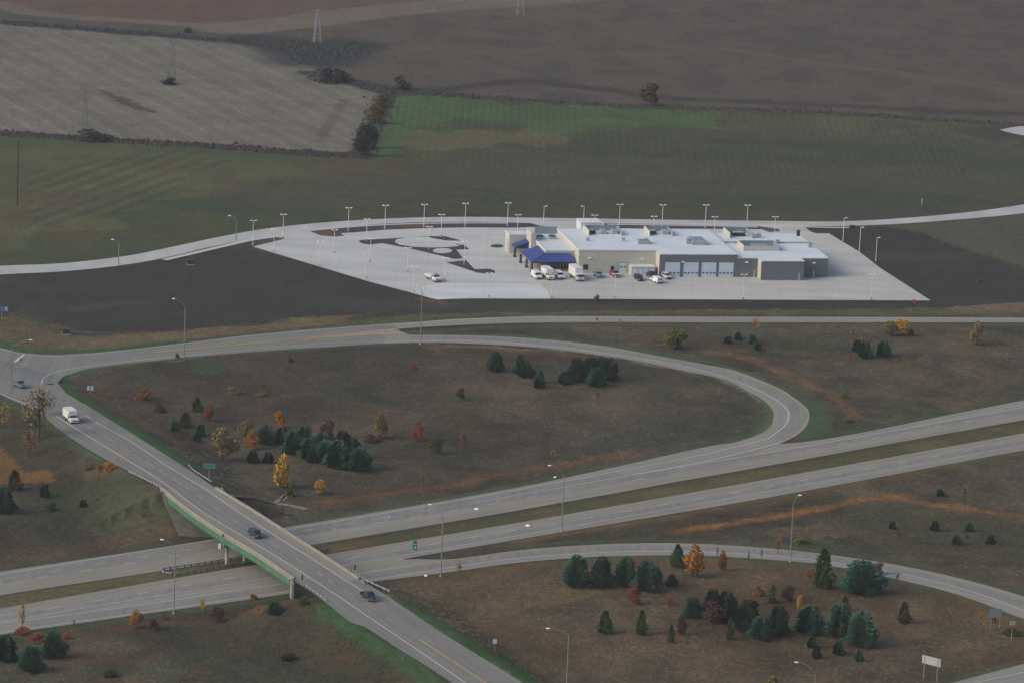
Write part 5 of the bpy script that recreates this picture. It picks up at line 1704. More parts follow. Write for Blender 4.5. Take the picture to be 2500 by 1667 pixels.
q.box((0, -0.034, t - h - 0.30), (w * 0.8, 0.016, 0.12), 'sign_white')
q.build("plate", o)
o, bd, w, h, t = sign("stop_sign", "red stop sign at the stop bar of the ramp terminal", (51, 889), 1, 1, 16, 'sign_red', 1)
q = MB()
ring = [Vector((0.42 * math.cos(math.pi / 8 + k * math.pi / 4), -0.04, t - 0.42 + 0.42 * math.sin(math.pi / 8 + k * math.pi / 4))) for k in range(8)]
q.add(ring + [v + Vector((0, 0.05, 0)) for v in ring], [tuple(range(8)), tuple(range(8, 16))[::-1]] + [(i, 8 + i, 8 + (i + 1) % 8, (i + 1) % 8) for i in range(8)], 'sign_red')
q.build("face", bd)
o, bd, w, h, t = sign("round_marker", "small pale blue sign in prairie right of the crossroad at the bottom", (1207, 1592), 10, 11, 33, 'sign_pale', 1)
sign("post_marker", "small dark blue post on the shoulder edge at the bottom left of the crossroad", (983, 1611), 7, 6, 14, 'sign_blue', 1)
for (bx, by, zb, lab, hh) in ((866, 1400, 7.1, "dark object marker at the parapet's near right end", 22), (738, 1417, 7.2, "dark object marker at the parapet's near left end", 15), (545, 1312, 7.7, "dark marker plate on the left parapet above the pier", 9)):
    o, bd, w, h, t = sign("object_marker", lab, (bx, by), 4.5, min(hh - 2, 12), hh, 'sign_dark', 1, zb=zb, grp="object markers on the bridge")
o, bd, w, h, t = sign("object_marker", "amber object marker at the start of the guardrail before the bridge", (288, 1132), 8, 9, 15, 'sign_orange', 1, zb=6.0)
sign("red_marker", "thin dark post with a small red plate near the lot's right front tip", (2230, 771), 4, 12, 40, 'sign_red', 1, post_m='dark')
sign("red_marker", "tiny red marker on the upper ramp shoulder below the depot", (1457.5, 785), 6, 5, 8, 'sign_red', 1)
sign("post_marker", "tiny grey marker on the upper ramp shoulder right of the red one", (1514, 787), 6, 6, 9, 'sign_back', 1)
o, bd, w, h, t = sign("delineator_marker", "pale slim marker post in the mown field beyond the access road at right", (2250, 505), 3, 12, 20, 'sign_white', 1)
# plate hung on the pier cap under the bridge
q = MB()
pc = col_a - hw_dir * 1.95
q.box((pc.x, pc.y, 4.9), (0.5, 1.1, 1.35), 'sign_white', ang)
q.box((pc.x, pc.y, 5.62), (0.3, 0.7, 0.1), 'dark', ang)
tag(q.build("plate", pr))

for x, y, lab in ((465, 646.5, "green utility cabinet in the dark dirt below the long sidewalk"), (161.5, 816, "green utility cabinet at the dirt's lower left end by tan grass")):
    p = gg(x, y)
    o = thing("utility_cabinet", lab, "cabinet", p, 0.2, "green utility cabinets")
    q = MB()
    q.box((0, 0, 0.8), (2.0, 1.3, 1.3), 'box_green')
    q.box((0, 0, 1.5), (2.1, 1.4, 0.1), 'box_green')
    q.build("housing", o)
    q = MB()
    q.box((0, 0, 0.08), (2.4, 1.7, 0.16), 'concrete')
    q.build("plinth", o)
    for k in (-0.5, 0.5):
        q = MB()
        q.box((k, -0.67, 0.75), (0.92, 0.04, 1.1), 'box_green')
        q.box((k * 0.2, -0.7, 0.8), (0.05, 0.05, 0.2), 'dark')
        q.build("door", o)
for x, y, lab in ((2392, 690, "small dark green cabinet alone in the dirt right of the lot"), (2081, 557.5, "black low cabinet at the end of the right sidewalk")):
    p = gg(x, y)
    o = thing("utility_cabinet", lab, "cabinet", p, 0.2)
    q = MB()
    q.box((0, 0, 0.45), (1.4, 1.0, 0.8), 'box_green' if x > 2200 else 'dark')
    q.box((0, 0, 0.9), (1.5, 1.1, 0.12), 'dark')
    q.build("housing", o)
for x, y, lab, s in ((1163.6, 1242.5, "white oval scrap lying on the westbound highway near the median", 1.0), (1289, 1283, "white oval scrap lying on the eastbound highway", 1.0), (1355, 1165, "small pale scrap on the westbound highway's far verge", 0.6), (1040, 1405.5, "white scrap on the verge at the foot of a road light", 0.7), (950, 1263, "tiny pale scrap in the grassy median", 0.35)):
    p = gg(x, y)
    q = MB()
    q.ellipsoid((0, 0, 0.12), (0.62 * s, 1.0 * s, 0.16), 'paper', 10, 6)
    q.ellipsoid((0.2 * s, 0.1, 0.2), (0.3 * s, 0.45 * s, 0.14), 'paper', 8, 5)
    o = q.build("white_scrap")
    o.location = p
    tag(o, lab, "scrap", "white scraps lying about the highway")

# lattice pylons and the tall wooden pole
for x, y, h, w, lab, top in ((774, 104, 79, 17, "pale steel lattice pylon by the dark tree band, upper left", True), (1270, 38, 86, 17, "steel lattice pylon cut off by the top frame edge", False), (421, 203, 97, 15, "faint lattice pylon standing in the stubble field with a dark bush at its foot", False), (206, 318, 99, 15, "faint lattice pylon at the stubble field's lower left hedge", False)):
    p = gg(x, y)
    sc = scale_at(p)
    Hh, W0 = h / (sc * 0.985), w / sc
    o = thing("lattice_pylon", lab, "pylon", p, 0.25, "lattice pylons crossing the fields")
    W1 = W0 * 0.34
    legs = []
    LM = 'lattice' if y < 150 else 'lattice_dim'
    r = 0.075 if top else 0.05
    for sx, sy in ((-1, -1), (1, -1), (1, 1), (-1, 1)):
        a, b = Vector((sx * W0 / 2, sy * W0 / 2, 0)), Vector((sx * W1 / 2, sy * W1 / 2, Hh))
        q = MB()
        q.tube(a, b, r * 1.3, r, LM, 5)
        q.build("leg", o)
        legs.append((a, b))
    q = MB()
    nlev = 9
    for k in range(nlev):
        f0, f1 = 1 - (1 - k / nlev) ** 1.2, 1 - (1 - (k + 1) / nlev) ** 1.2
        for i in range(4):
            a, b = legs[i], legs[(i + 1) % 4]
            q.tube(a[0].lerp(a[1], f0), b[0].lerp(b[1], f1), r * 0.6, r * 0.6, LM, 4, False)
            q.tube(b[0].lerp(b[1], f0), a[0].lerp(a[1], f1), r * 0.6, r * 0.6, LM, 4, False)
            q.tube(a[0].lerp(a[1], f1), b[0].lerp(b[1], f1), r * 0.6, r * 0.6, LM, 4, False)
    q.build("bracing", o)
    q = MB()
    for s, z in ((-1, Hh * 0.985), (1, Hh * 0.97)):
        q.tube((0, 0, z), (s * W0 * (0.85 if s < 0 else 0.3), 0, z + 0.15), r * 1.6, r, LM, 5)
        q.tube((0, 0, z - 1.0), (s * W0 * (0.8 if s < 0 else 0.3), 0, z + 0.1), r, r * 0.8, LM, 5)
    q.build("crossarm", o)
p = gg(42, 502)
o = thing("utility_pole", "tall dark wooden pole alone in the field at the left edge", "utility pole", p)
q = MB()
q.tube((0, 0, 0), (0, 0, 157 / (scale_at(p) * 0.985)), 0.22, 0.15, 'wood', 10)
q.build("pole", o)
q = MB()
q.tube((-0.35, 0, 20.6), (0.35, 0, 20.6), 0.06, 0.06, 'wood', 6)
q.build("crossarm", o)

# ------------------------------------------------------------------ vehicles (x forward)
def paint(name, c, rough=0.35):
    if name not in M:
        M[name] = mat(name, c, rough, 0.04, 1.5, spec=0.5)
    return name


def body_prism(mb, prof, m):
    """closed side profile of (x, z, half-width) swept across the car"""
    n = len(prof)
    vs = [(x, w, z) for x, z, w in prof] + [(x, -w, z) for x, z, w in prof]
    fs = [(i, (i + 1) % n, n + (i + 1) % n, n + i) for i in range(n)]
    fs += [tuple(range(n))[::-1], tuple(range(n, 2 * n))]
    mb.add(vs, fs, m)


def wheels(root, xs, hw, r, w=0.24):
    for x in xs:
        for s in (-1, 1):
            t = MB()
            t.tube((x, s * (hw - w), r), (x, s * (hw + 0.01), r), r, r, 'tyre', 14)
            o = t.build("wheel", root)
            q = MB()
            q.tube((x, s * (hw + 0.01), r), (x, s * (hw + 0.03), r), r * 0.58, r * 0.52, 'rim', 10)
            q.build("rim", o)


def quad_glass(root, pts, name="window", th_=0.025, m='car_glass'):
    q = MB()
    a, b, c, d = [Vector(p) for p in pts]
    n = (b - a).cross(d - a).normalized() * th_
    q.hexa([a - n, b - n, c - n, d - n, a + n, b + n, c + n, d + n], m)
    return q.build(name, root)


def lights_bumpers(root, xf, xr, hw, z, m='dark'):
    for s in (-1, 1):
        q = MB(); q.box((xf, s * (hw - 0.28), z), (0.06, 0.36, 0.2), 'headlight'); q.build("headlight", root)
        q = MB(); q.box((xr, s * (hw - 0.16), z + 0.1), (0.06, 0.2, 0.3), 'sign_red'); q.build("tail_light", root)
    q = MB(); q.box((xf + 0.03, 0, 0.48), (0.16, hw * 1.9, 0.22), m); q.build("bumper", root)
    q = MB(); q.box((xr - 0.03, 0, 0.50), (0.16, hw * 1.9, 0.22), m); q.build("bumper", root)
    q = MB(); q.box((xf + 0.005, 0, z), (0.05, hw * 0.9, 0.22), 'dark'); q.build("grille", root)


def greenhouse(root, prof, i_ws, side):
    """windscreen between profile points i_ws and i_ws+1; side windows as (x0, x1, z0, z1) below the roof"""
    (xa, za, wa), (xb, zb, wb) = prof[i_ws], prof[i_ws + 1]
    A, B = Vector((xa, 0, za)), Vector((xb, 0, zb))
    p, q = A.lerp(B, 0.12), A.lerp(B, 0.9)
    k0, k1 = wa + (wb - wa) * 0.12 - 0.1, wa + (wb - wa) * 0.9 - 0.08
    off = Vector((0.03, 0, 0.03))
    quad_glass(root, [(p.x + .03, -k0, p.z + .02), (p.x + .03, k0, p.z + .02), (q.x + .03, k1, q.z + .02), (q.x + .03, -k1, q.z + .02)], "windshield")
    for x0, x1, x2, x3, z0, z1, w0, w1 in side:
        for s in (-1, 1):
            pts = [(x0, s * (w0 + 0.012), z0), (x1, s * (w0 + 0.012), z0), (x2, s * (w1 + 0.012), z1), (x3, s * (w1 + 0.012), z1)]
            quad_glass(root, pts if s < 0 else pts[::-1], "window")


def place(o, px, py, heading, zb=None, lift=0.08):
    p = gg(px, py) if zb is None else g(px, py, zb)
    o.location = (p.x, p.y, p.z + lift)
    o.rotation_euler = (0, 0, heading)


def suv(name, label, cat, m, L=4.75, W=0.93, H=1.75, group=None):
    o = thing(name, label, cat, group=group)
    h = L / 2
    prof = [(h, .35, W - .05), (h, .72, W - .03), (h - .12, .95, W - .06), (h - 1.15, 1.08, W - .02), (h - 1.85, H - .04, W - .24), (-h + .55, H, W - .22), (-h + .18, H - .12, W - .24), (-h + .02, 1.05, W - .02), (-h, .36, W - .04)]
    b = MB(); body_prism(b, prof, m)
    b.build("body", o)
    greenhouse(o, prof, 3, [(h - 1.45, h - 2.5, h - 2.5, h - 1.9, 1.10, H - .17, W - .03, W - .2), (h - 2.62, -h + 0.5, -h + 0.65, h - 2.62, 1.10, H - .15, W - .03, W - .2)])
    quad_glass(o, [(-h - .015, W - .18, 1.12), (-h - .015, -W + .18, 1.12), (-h + .15, -W + .3, H - .17), (-h + .15, W - .3, H - .17)], "rear_window")
    wheels(o, (h - .9, -h + .95), W, 0.36)
    lights_bumpers(o, h, -h, W, .76)
    return o


def pickup(name, label, cat, m, group=None, L=5.6, W=0.97, H=1.82):
    o = thing(name, label, cat, group=group)
    h = L / 2
    prof = [(h, .42, W - .04), (h, .86, W - .03), (h - .12, 1.04, W - .06), (h - 1.35, 1.14, W - .02), (h - 1.95, H - .03, W - .22), (h - 3.1, H, W - .22), (h - 3.38, 1.16, W - .02), (h - 3.4, .74, W - .02), (-h + .05, .74, W - .04), (-h + .05, 1.14, W - .04), (-h, 1.14, W - .04), (-h, .46, W - .05)]
    b = MB()
    n = len(prof)
    vs = [(x, w, z) for x, z, w in prof] + [(x, -w, z) for x, z, w in prof]
    fs = [(i, (i + 1) % n, n + (i + 1) % n, n + i) for i in range(n)]
    for s in (0, n):
        a = [(0, 1, 2, 3, 6, 7, 8, 11), (3, 4, 5, 6), (8, 9, 10, 11)]
        fs += [tuple(s + i for i in (f[::-1] if s == 0 else f)) for f in a]
    b.add(vs, fs, m)
    b.build("body", o)
    q = MB()
    for s in (-1, 1):
        q.box(((h - 3.42 - h + .08) / 2, s * (W - .1), .95), (L - 3.5, .1, .44), m)
    q.build("bed_side", o)
    greenhouse(o, prof, 3, [(h - 1.5, h - 2.4, h - 2.4, h - 1.95, 1.17, H - .16, W - .03, W - .19), (h - 2.5, h - 3.2, h - 3.05, h - 2.5, 1.17, H - .15, W - .03, W - .19)])
    wheels(o, (h - .95, -h + 1.15), W, 0.39)
    lights_bumpers(o, h, -h, W, .84, 'rim')
    return o


def van(name, label, cat, m, group=None, L=5.6, W=1.0, H=2.1):
    o = thing(name, label, cat, group=group)
    h = L / 2
    prof = [(h, .38, W - .06), (h, .85, W - .05), (h - .12, 1.05, W - .07), (h - .95, 1.22, W - .03), (h - 1.55, H - .08, W - .16), (h - 1.9, H, W - .15), (-h + .12, H, W - .14), (-h, H - .15, W - .13), (-h, .42, W - .03)]
    b = MB(); body_prism(b, prof, m); b.build("body", o)
    greenhouse(o, prof, 3, [(h - 1.25, h - 2.1, h - 2.1, h - 1.7, 1.25, H - .28, W - .02, W - .11)])
    for s in (-1, 1):
        y0, y1 = (s * .06, s * (W - .25))
        pts = [(-h - .015, y0, 1.25), (-h - .015, y1, 1.25), (-h - .005, y1 * 0.95, H - .35), (-h - .005, y0, H - .35)]
        quad_glass(o, pts[::-1] if s < 0 else pts, "rear_window")
    wheels(o, (h - .95, -h + 1.2), W, 0.37)
    lights_bumpers(o, h, -h, W, .82)
    return o


def box_truck(name, label, cat, m, group=None, L=8.0, H=3.6, cabover=False, W=1.2):
    o = thing(name, label, cat, group=group)
    h = L / 2
    cw = W - .12
    nose = h - 1.15
    if cabover:
        prof = [(h, .5, cw), (h, 1.25, cw), (h - .35, 2.25, cw - .08), (h - .5, 2.4, cw - .1), (h - 1.75, 2.42, cw - .1), (h - 1.75, .5, cw)]
        iw = 1
        sidew = [(h - .22, h - 1.35, h - 1.35, h - .5, 1.35, 2.1, cw, cw - .07)]
        xb = h - 1.95
    else:
        prof = [(h, .5, cw - .05), (h, 1.2, cw - .05), (h - .15, 1.38, cw - .08), (h - 1.0, 1.5, cw - .03), (h - 1.45, 2.2, cw - .14), (h - 2.2, 2.25, cw - .14), (h - 2.2, .5, cw)]
        iw = 3
        sidew = [(h - 1.2, h - 2.0, h - 2.0, h - 1.5, 1.5, 2.05, cw - .02, cw - .1)]
        xb = h - 2.35
    b = MB(); body_prism(b, prof, m); b.build("cab", o)
    greenhouse(o, prof, iw, sidew)
    q = MB()
    q.box(((xb - h) / 2, 0, (H + 1.0) / 2), (xb + h, W * 2, H - 1.0), m)
    for s in (-1, 1):
        q.box(((xb - h) / 2, s * (W + .005), 1.06), (xb + h, .04, .12), 'rim')
        q.box(((xb - h) / 2, s * (W + .005), H - .05), (xb + h, .04, .1), 'rim')
    if not cabover:
        q.box((xb + .35, 0, H - .55), (.7, W * 1.9, 1.0), m)
    q.build("cargo_box", o)
    q = MB(); q.box(((xb - h) / 2 + .3, 0, .8), (L - 1.5, 1.0, .3), 'dark'); q.build("chassis", o)
    q = MB(); q.box((-h - .02, 0, (H + 1.1) / 2), (.05, W * 1.8, H - 1.4), 'hvac'); q.build("rear_door", o)
    wheels(o, (h - 1.0, -h + 1.9), W - .06, 0.46, .34)
    lights_bumpers(o, h, -h, cw, .98)
    for s in (-1, 1):
        q = MB(); q.box((h - (1.2 if not cabover else .3), s * (W + .12), 1.75), (.1, .22, .42), 'dark'); q.build("mirror", o)
    return o


def flatbed(name, label, cat, m, L=7.4, W=1.15):
    o = thing(name, label, cat)
    h = L / 2
    cw = W - .1
    prof = [(h, .48, cw - .04), (h, 1.12, cw - .04), (h - .15, 1.3, cw - .07), (h - 1.05, 1.45, cw - .03), (h - 1.5, 2.2, cw - .14), (h - 2.5, 2.25, cw - .14), (h - 2.55, .5, cw)]
    b = MB(); body_prism(b, prof, m); b.build("cab", o)
    greenhouse(o, prof, 3, [(h - 1.25, h - 2.2, h - 2.2, h - 1.55, 1.48, 2.05, cw - .02, cw - .1)])
    q = MB()
    q.box((-h / 2 + .35 - 1.0, 0, 1.12), (h * 2 - 2.9, W * 2, .2), m)
    for s in (-1, 1):
        q.box((-1.35, s * (W - .05), 1.32), (h * 2 - 2.9, .1, .22), m)
        q.box((-1.35, s * (W - .05), .85), (h * 2 - 3.4, .06, .36), 'hvac')
    q.build("flatbed", o)
    q = MB(); q.box((h - 2.9, 0, 1.75), (.12, W * 1.7, 1.0), paint('salmon_panel', (0.5, 0.22, 0.12))); q.build("headboard", o)
    q = MB(); q.box((h - 2.0, 0, 2.36), (.3, 1.4, .14), paint('amber_light', (0.5, 0.2, 0.02))); q.build("light_bar", o)
    q = MB(); q.box((-.6, 0, .78), (L - 1.6, .9, .3), 'dark'); q.build("chassis", o)
    wheels(o, (h - 1.0, -h + 1.6), W - .05, 0.44, .3)
    lights_bumpers(o, h, -h, cw, .92)
    return o


paint('white_car', (0.66, 0.68, 0.70)); paint('white_truck', (0.64, 0.65, 0.64)); paint('silver_white', (0.50, 0.53, 0.55)); paint('black_car', (0.016, 0.02, 0.026))
paint('navy_car', (0.022, 0.033, 0.052)); paint('sky_car', (0.14, 0.25, 0.34)); paint('red_car', (0.30, 0.045, 0.055)); paint('teal_car', (0.09, 0.15, 0.18)); paint('charcoal_car', (0.025, 0.028, 0.033))
HD = math.atan2(-0.954, 0.30)
GV = "vehicles parked before the depot"
place(van("parked_van", "white van at the left of the trio under the blue canopy", "van", 'white_car', GV), 1309.5, 680, HD)
place(box_truck("box_truck", "white box truck between the two white vans at the canopy", "truck", 'white_truck', GV, L=7.2, H=3.25), 1337.5, 680.5, HD)
place(van("parked_van", "white van right of the middle box truck at the canopy", "van", 'white_car', GV), 1364.5, 680, HD)
place(box_truck("box_truck", "tall white box truck standing alone right of the blue canopy", "truck", 'white_truck', GV, L=8.8, H=3.9, cabover=True), 1407, 682, HD)
place(pickup("parked_pickup", "light blue pickup before the beige wall", "pickup", 'sky_car', GV, L=5.2, W=.92, H=1.72), 1460, 676.5, HD)
place(pickup("parked_pickup", "red pickup beside the small roller door", "pickup", 'red_car', GV), 1500, 675, HD)
place(suv("parked_suv", "black suv before the lean-to's pale doors", "suv", 'black_car', L=4.8, group=GV), 1559.5, 685, HD)
place(pickup("parked_pickup", "dark pickup behind the white van near the garage doors", "pickup", 'charcoal_car', GV, L=5.2), 1590, 677.5, HD + 0.1)
place(van("parked_van", "white van with two dark rear windows facing the depot", "van", 'white_car', GV, L=5.0, H=1.95), 1602, 690.5, HD + math.pi + 0.15)
place(suv("parked_suv", "silver white suv before the leftmost garage door", "suv", 'silver_white', L=4.7, group=GV), 1627, 680.5, HD)
place(flatbed("flatbed_truck", "white flatbed truck with amber light bar alone in the lot's open middle", "truck", 'white_truck'), 1057.5, 685, math.atan2(-0.91, 0.42))


def road_heading(p):
    i = int(np.argmin(np.linalg.norm(CR_C - np.array(p[:2]), axis=1)))
    i = min(max(i, 1), len(CR_C) - 2)
    d = CR_C[i + 1] - CR_C[i - 1]
    return math.atan2(d[1], d[0])


for fn, px, py, zb in ((lambda: box_truck("delivery_truck", "boxy white delivery truck driving down the crossroad", "truck", 'white_truck', L=6.8, H=3.2), 173, 1028.5, 3.4),
                       (lambda: pickup("driving_pickup", "blue-green pickup crossing the junction at the left edge", "pickup", 'teal_car', L=5.2), 47, 943.5, 1.7),
                       (lambda: suv("driving_suv", "dark blue suv driving on the bridge deck", "suv", 'navy_car', L=4.9, W=.95, H=1.8), 623.5, 1309, 7.75),
                       (lambda: pickup("driving_pickup", "near-black pickup just past the bridge by the curving guardrail", "pickup", 'black_car', L=5.3), 900, 1461.5, 6.75)):
    p = g(px, py, zb)
    o = fn()
    z = float(crz(np.array([[p.x, p.y]]))[0]) + 0.12
    p = g(px, py, z)
    o.location = p
    o.rotation_euler = (0, 0, road_heading(p))


# ------------------------------------------------------------------ trees: a few crowns of many small leaf faces, copied and coloured one by one
def crown_mesh(name, kind, seed, n, leaf):
    rs = random.Random(seed)
    vs, fs, tint = [], [], []
    lob = [(rs.uniform(0, 6.28), rs.uniform(0.15, 0.9), rs.uniform(0.2, 0.5)) for _ in range(9)]
    whorls = 9
    for k in range(n):
        if kind in ('pine', 'cedar'):
            t = 1 - (1 - rs.random()) ** 0.62 if kind == 'pine' else rs.random() ** 1.15
            t = min(max(t * 0.97 + 0.01, 0.01), 0.985)
            rad = 0.5 * ((1 - t) ** (0.47 if kind == 'pine' else 0.66)) * (0.62 + 0.38 * min(t / 0.14, 1))
            w = 0.5 + 0.5 * math.cos((t * whorls) * 2 * math.pi)
            a = rs.uniform(0, 2 * math.pi)
            rad *= (0.80 + 0.28 * w) * (0.84 + 0.20 * math.sin(a * 3 + seed + t * 9) + 0.1 * math.sin(a * 5 - seed))
            f = rs.random() ** 0.33
            r = rad * f
            c = Vector((r * math.cos(a), r * math.sin(a), t))
            out = Vector((math.cos(a), math.sin(a), rs.uniform(-0.1, 0.6) if kind == 'pine' else rs.uniform(0.3, 1.2))).normalized()
            sh = 1.0
        else:
            # oval crown made of lobes; 'thin' leaves many gaps
            while True:
                p = Vector((rs.uniform(-.5, .5), rs.uniform(-.5, .5), rs.uniform(0, 1)))
                t = p.z
                if kind == 'column':
                    rad = 0.5 * math.sin(math.pi * min(0.08 + t * 0.95, 1)) ** 0.55 * (1 - 0.55 * t ** 2)
                elif kind == 'bush':
                    rad = 0.5 * math.sqrt(max(1 - t ** 2.2, 0))
                else:
                    rad = 0.5 * math.sin(math.pi * min(0.10 + 0.88 * t, 1)) ** 0.7
                a = math.atan2(p.y, p.x)
                rr = math.hypot(p.x, p.y)
                e = 1.0
                for la, lt, lw in lob:
                    da = math.cos(a - la)
                    e += 0.24 * math.exp(-((t - lt) / lw) ** 2 * 4) * (da - 0.25)
                if rr < rad * e and rr > rad * e * (0.25 if rs.random() < 0.75 else 0):
                    break
            c = p
            out = Vector((rs.uniform(-1, 1), rs.uniform(-1, 1), rs.uniform(0.1, 1))).normalized()
        s1 = out.orthogonal().normalized()
        s1 = (Matrix.Rotation(rs.uniform(0, 6.28), 3, out) @ s1) if kind not in ('pine',) else s1
        s2 = out.cross(s1)
        sz = leaf * rs.uniform(0.6, 1.35)
        if kind in ('pine', 'cedar'):
            pts = [c - s1 * sz * 0.55, c + s1 * sz * 0.55, c + s1 * sz * 0.2 + out * sz * 1.1, c - s1 * sz * 0.2 + out * sz * 1.1]
        else:
            pts = [c - s1 * sz * .6 - s2 * sz * .3, c + s1 * sz * .3 - s2 * sz * .6, c + s1 * sz * .6 + s2 * sz * .35, c - s1 * sz * .3 + s2 * sz * .6]
        o = len(vs)
        vs += [tuple(q) for q in pts]
        fs.append((o, o + 1, o + 2, o + 3))
        v = rs.uniform(0.62, 1.42)
        hue = rs.uniform(-0.12, 0.12)
        tint += [(v * (1 + hue), v, v * (1 - hue * 0.8), 1)] * 4
    me = bpy.data.meshes.new(name)
    me.from_pydata(vs, [], fs)
    at = me.attributes.new("tint", 'FLOAT_COLOR', 'POINT')
    at.data.foreach_set("color", np.array(tint, dtype=np.float32).ravel())
    me.materials.append(M['leaf'])
    return me


def trunk_mesh(seed, conifer=False, bare=False):
    rs = random.Random(seed)
    q = MB()
    pts = [Vector((0, 0, -0.02))]
    for k in range(1, 6):
        pts.append(Vector((rs.uniform(-.02, .02), rs.uniform(-.02, .02), 0.16 * k * (1.1 if not conifer else 1.12))))
    for i in range(5):
        q.tube(pts[i], pts[i + 1], 0.030 * (1 - i * 0.17), 0.030 * (1 - (i + 1) * 0.17) + 0.002, 'bark', 6, False)
    nl = 22 if bare else (7 if not conifer else 4)
    for k in range(nl):
        t = rs.uniform(0.25, 0.9 if bare else 0.75)
        a = rs.uniform(0, 6.28)
        b = Vector((0, 0, t * 0.85))
        L = rs.uniform(0.16, 0.34) * (1.15 - t if bare else 0.8)
        e = b + Vector((math.cos(a) * L, math.sin(a) * L, L * rs.uniform(0.6, 1.5)))
        q.tube(b, e, 0.011, 0.004, 'bark', 4, False)
        if bare:
            for _ in range(3):
                m_ = b.lerp(e, rs.uniform(.4, .9))
                e2 = m_ + Vector((rs.uniform(-.1, .1), rs.uniform(-.1, .1), rs.uniform(.03, .14)))
                q.tube(m_, e2, 0.006, 0.002, 'bark', 3, False)
    me_o = q.build("trunk_proto")
    me = me_o.data
    bpy.data.objects.remove(me_o)
    me.name = "trunk"
    return me


CR_MESH = {
    'pine': [crown_mesh("crown", 'pine', s, 2000, 0.062) for s in (1, 2, 3, 4)],
    'cedar': [crown_mesh("crown", 'cedar', s, 900, 0.065) for s in (11, 12)],
    'column': [crown_mesh("crown", 'column', s, 1100, 0.055) for s in (21, 22, 23)],
    'oval': [crown_mesh("crown", 'oval', s, 1100, 0.058) for s in (31, 32, 33)],
    'thin': [crown_mesh("crown", 'oval', s, 320, 0.042) for s in (41, 42)],
    'bush': [crown_mesh("crown", 'bush', s, 800, 0.07) for s in (51, 52)],
    'bare': [crown_mesh("crown", 'oval', s, 26, 0.04) for s in (61, 62)],
}
TR_MESH = [trunk_mesh(s) for s in (1, 2)]
TR_PINE = [trunk_mesh(s, True) for s in (3,)]
TR_BARE = [trunk_mesh(s, False, True) for s in (4, 5)]
PINE, DPINE, OLIVE, YEL, ORG, RED, MAR, RUST, YG, TAN, BARE, GRN, KHAKI = (0.034, 0.088, 0.052), (0.027, 0.072, 0.048), (0.060, 0.066, 0.026), (0.360, 0.225, 0.034), (0.350, 0.155, 0.030), (0.235, 0.065, 0.036), (0.075, 0.038, 0.036), (0.210, 0.090, 0.040), (0.120, 0.125, 0.030), (0.13, 0.11, 0.06), (0.075, 0.06, 0.05), (0.042, 0.085, 0.030), (0.170, 0.138, 0.058)
NAMES = {'pine': ('pine_tree', 'tree'), 'cedar': ('evergreen_tree', 'tree'), 'column': ('broadleaf_tree', 'tree'), 'oval': ('broadleaf_tree', 'tree'), 'thin': ('sapling', 'tree'), 'bush': ('shrub', 'shrub'), 'bare': ('bare_sapling', 'tree')}
rt = random.Random(99)


def tree(kind, x, y, w, h, col, label, group=None):
    p = gg(x, y)
    sc = scale_at(p)
    Hm, Wm = h / (sc * 0.975), w / sc
    nm, cat = NAMES[kind]
    o = thing(nm, label, cat, p, rt.uniform(0, 6.28), group)
    base = {'pine': 0.03, 'cedar': 0.01, 'column': 0.07, 'oval': 0.14, 'thin': 0.2, 'bush': 0.0, 'bare': 0.2}[kind]
    c = bpy.data.objects.new("crown", rt.choice(CR_MESH[kind]))
    COL.objects.link(c)
    c.parent = o
    c.location = (0, 0, Hm * base)
    k_ = {'pine': 1.34, 'column': 1.2, 'oval': 1.2, 'cedar': 1.2}.get(kind, 1.06)
    c.scale = (Wm * k_, Wm * k_, Hm * (1 - base))
    v = rt.uniform(0.9, 1.12)
    c.color = (*(k * v for k in col), 1)
    t = bpy.data.objects.new("trunk", rt.choice(TR_PINE if kind in ('pine', 'cedar') else TR_BARE if kind in ('bare', 'thin') else TR_MESH))
    COL.objects.link(t)
    t.parent = o
    s = Hm
    t.scale = (min(s, Wm * 1.6), min(s, Wm * 1.6), Hm * (0.92 if kind != 'bush' else 0.75))
    return o


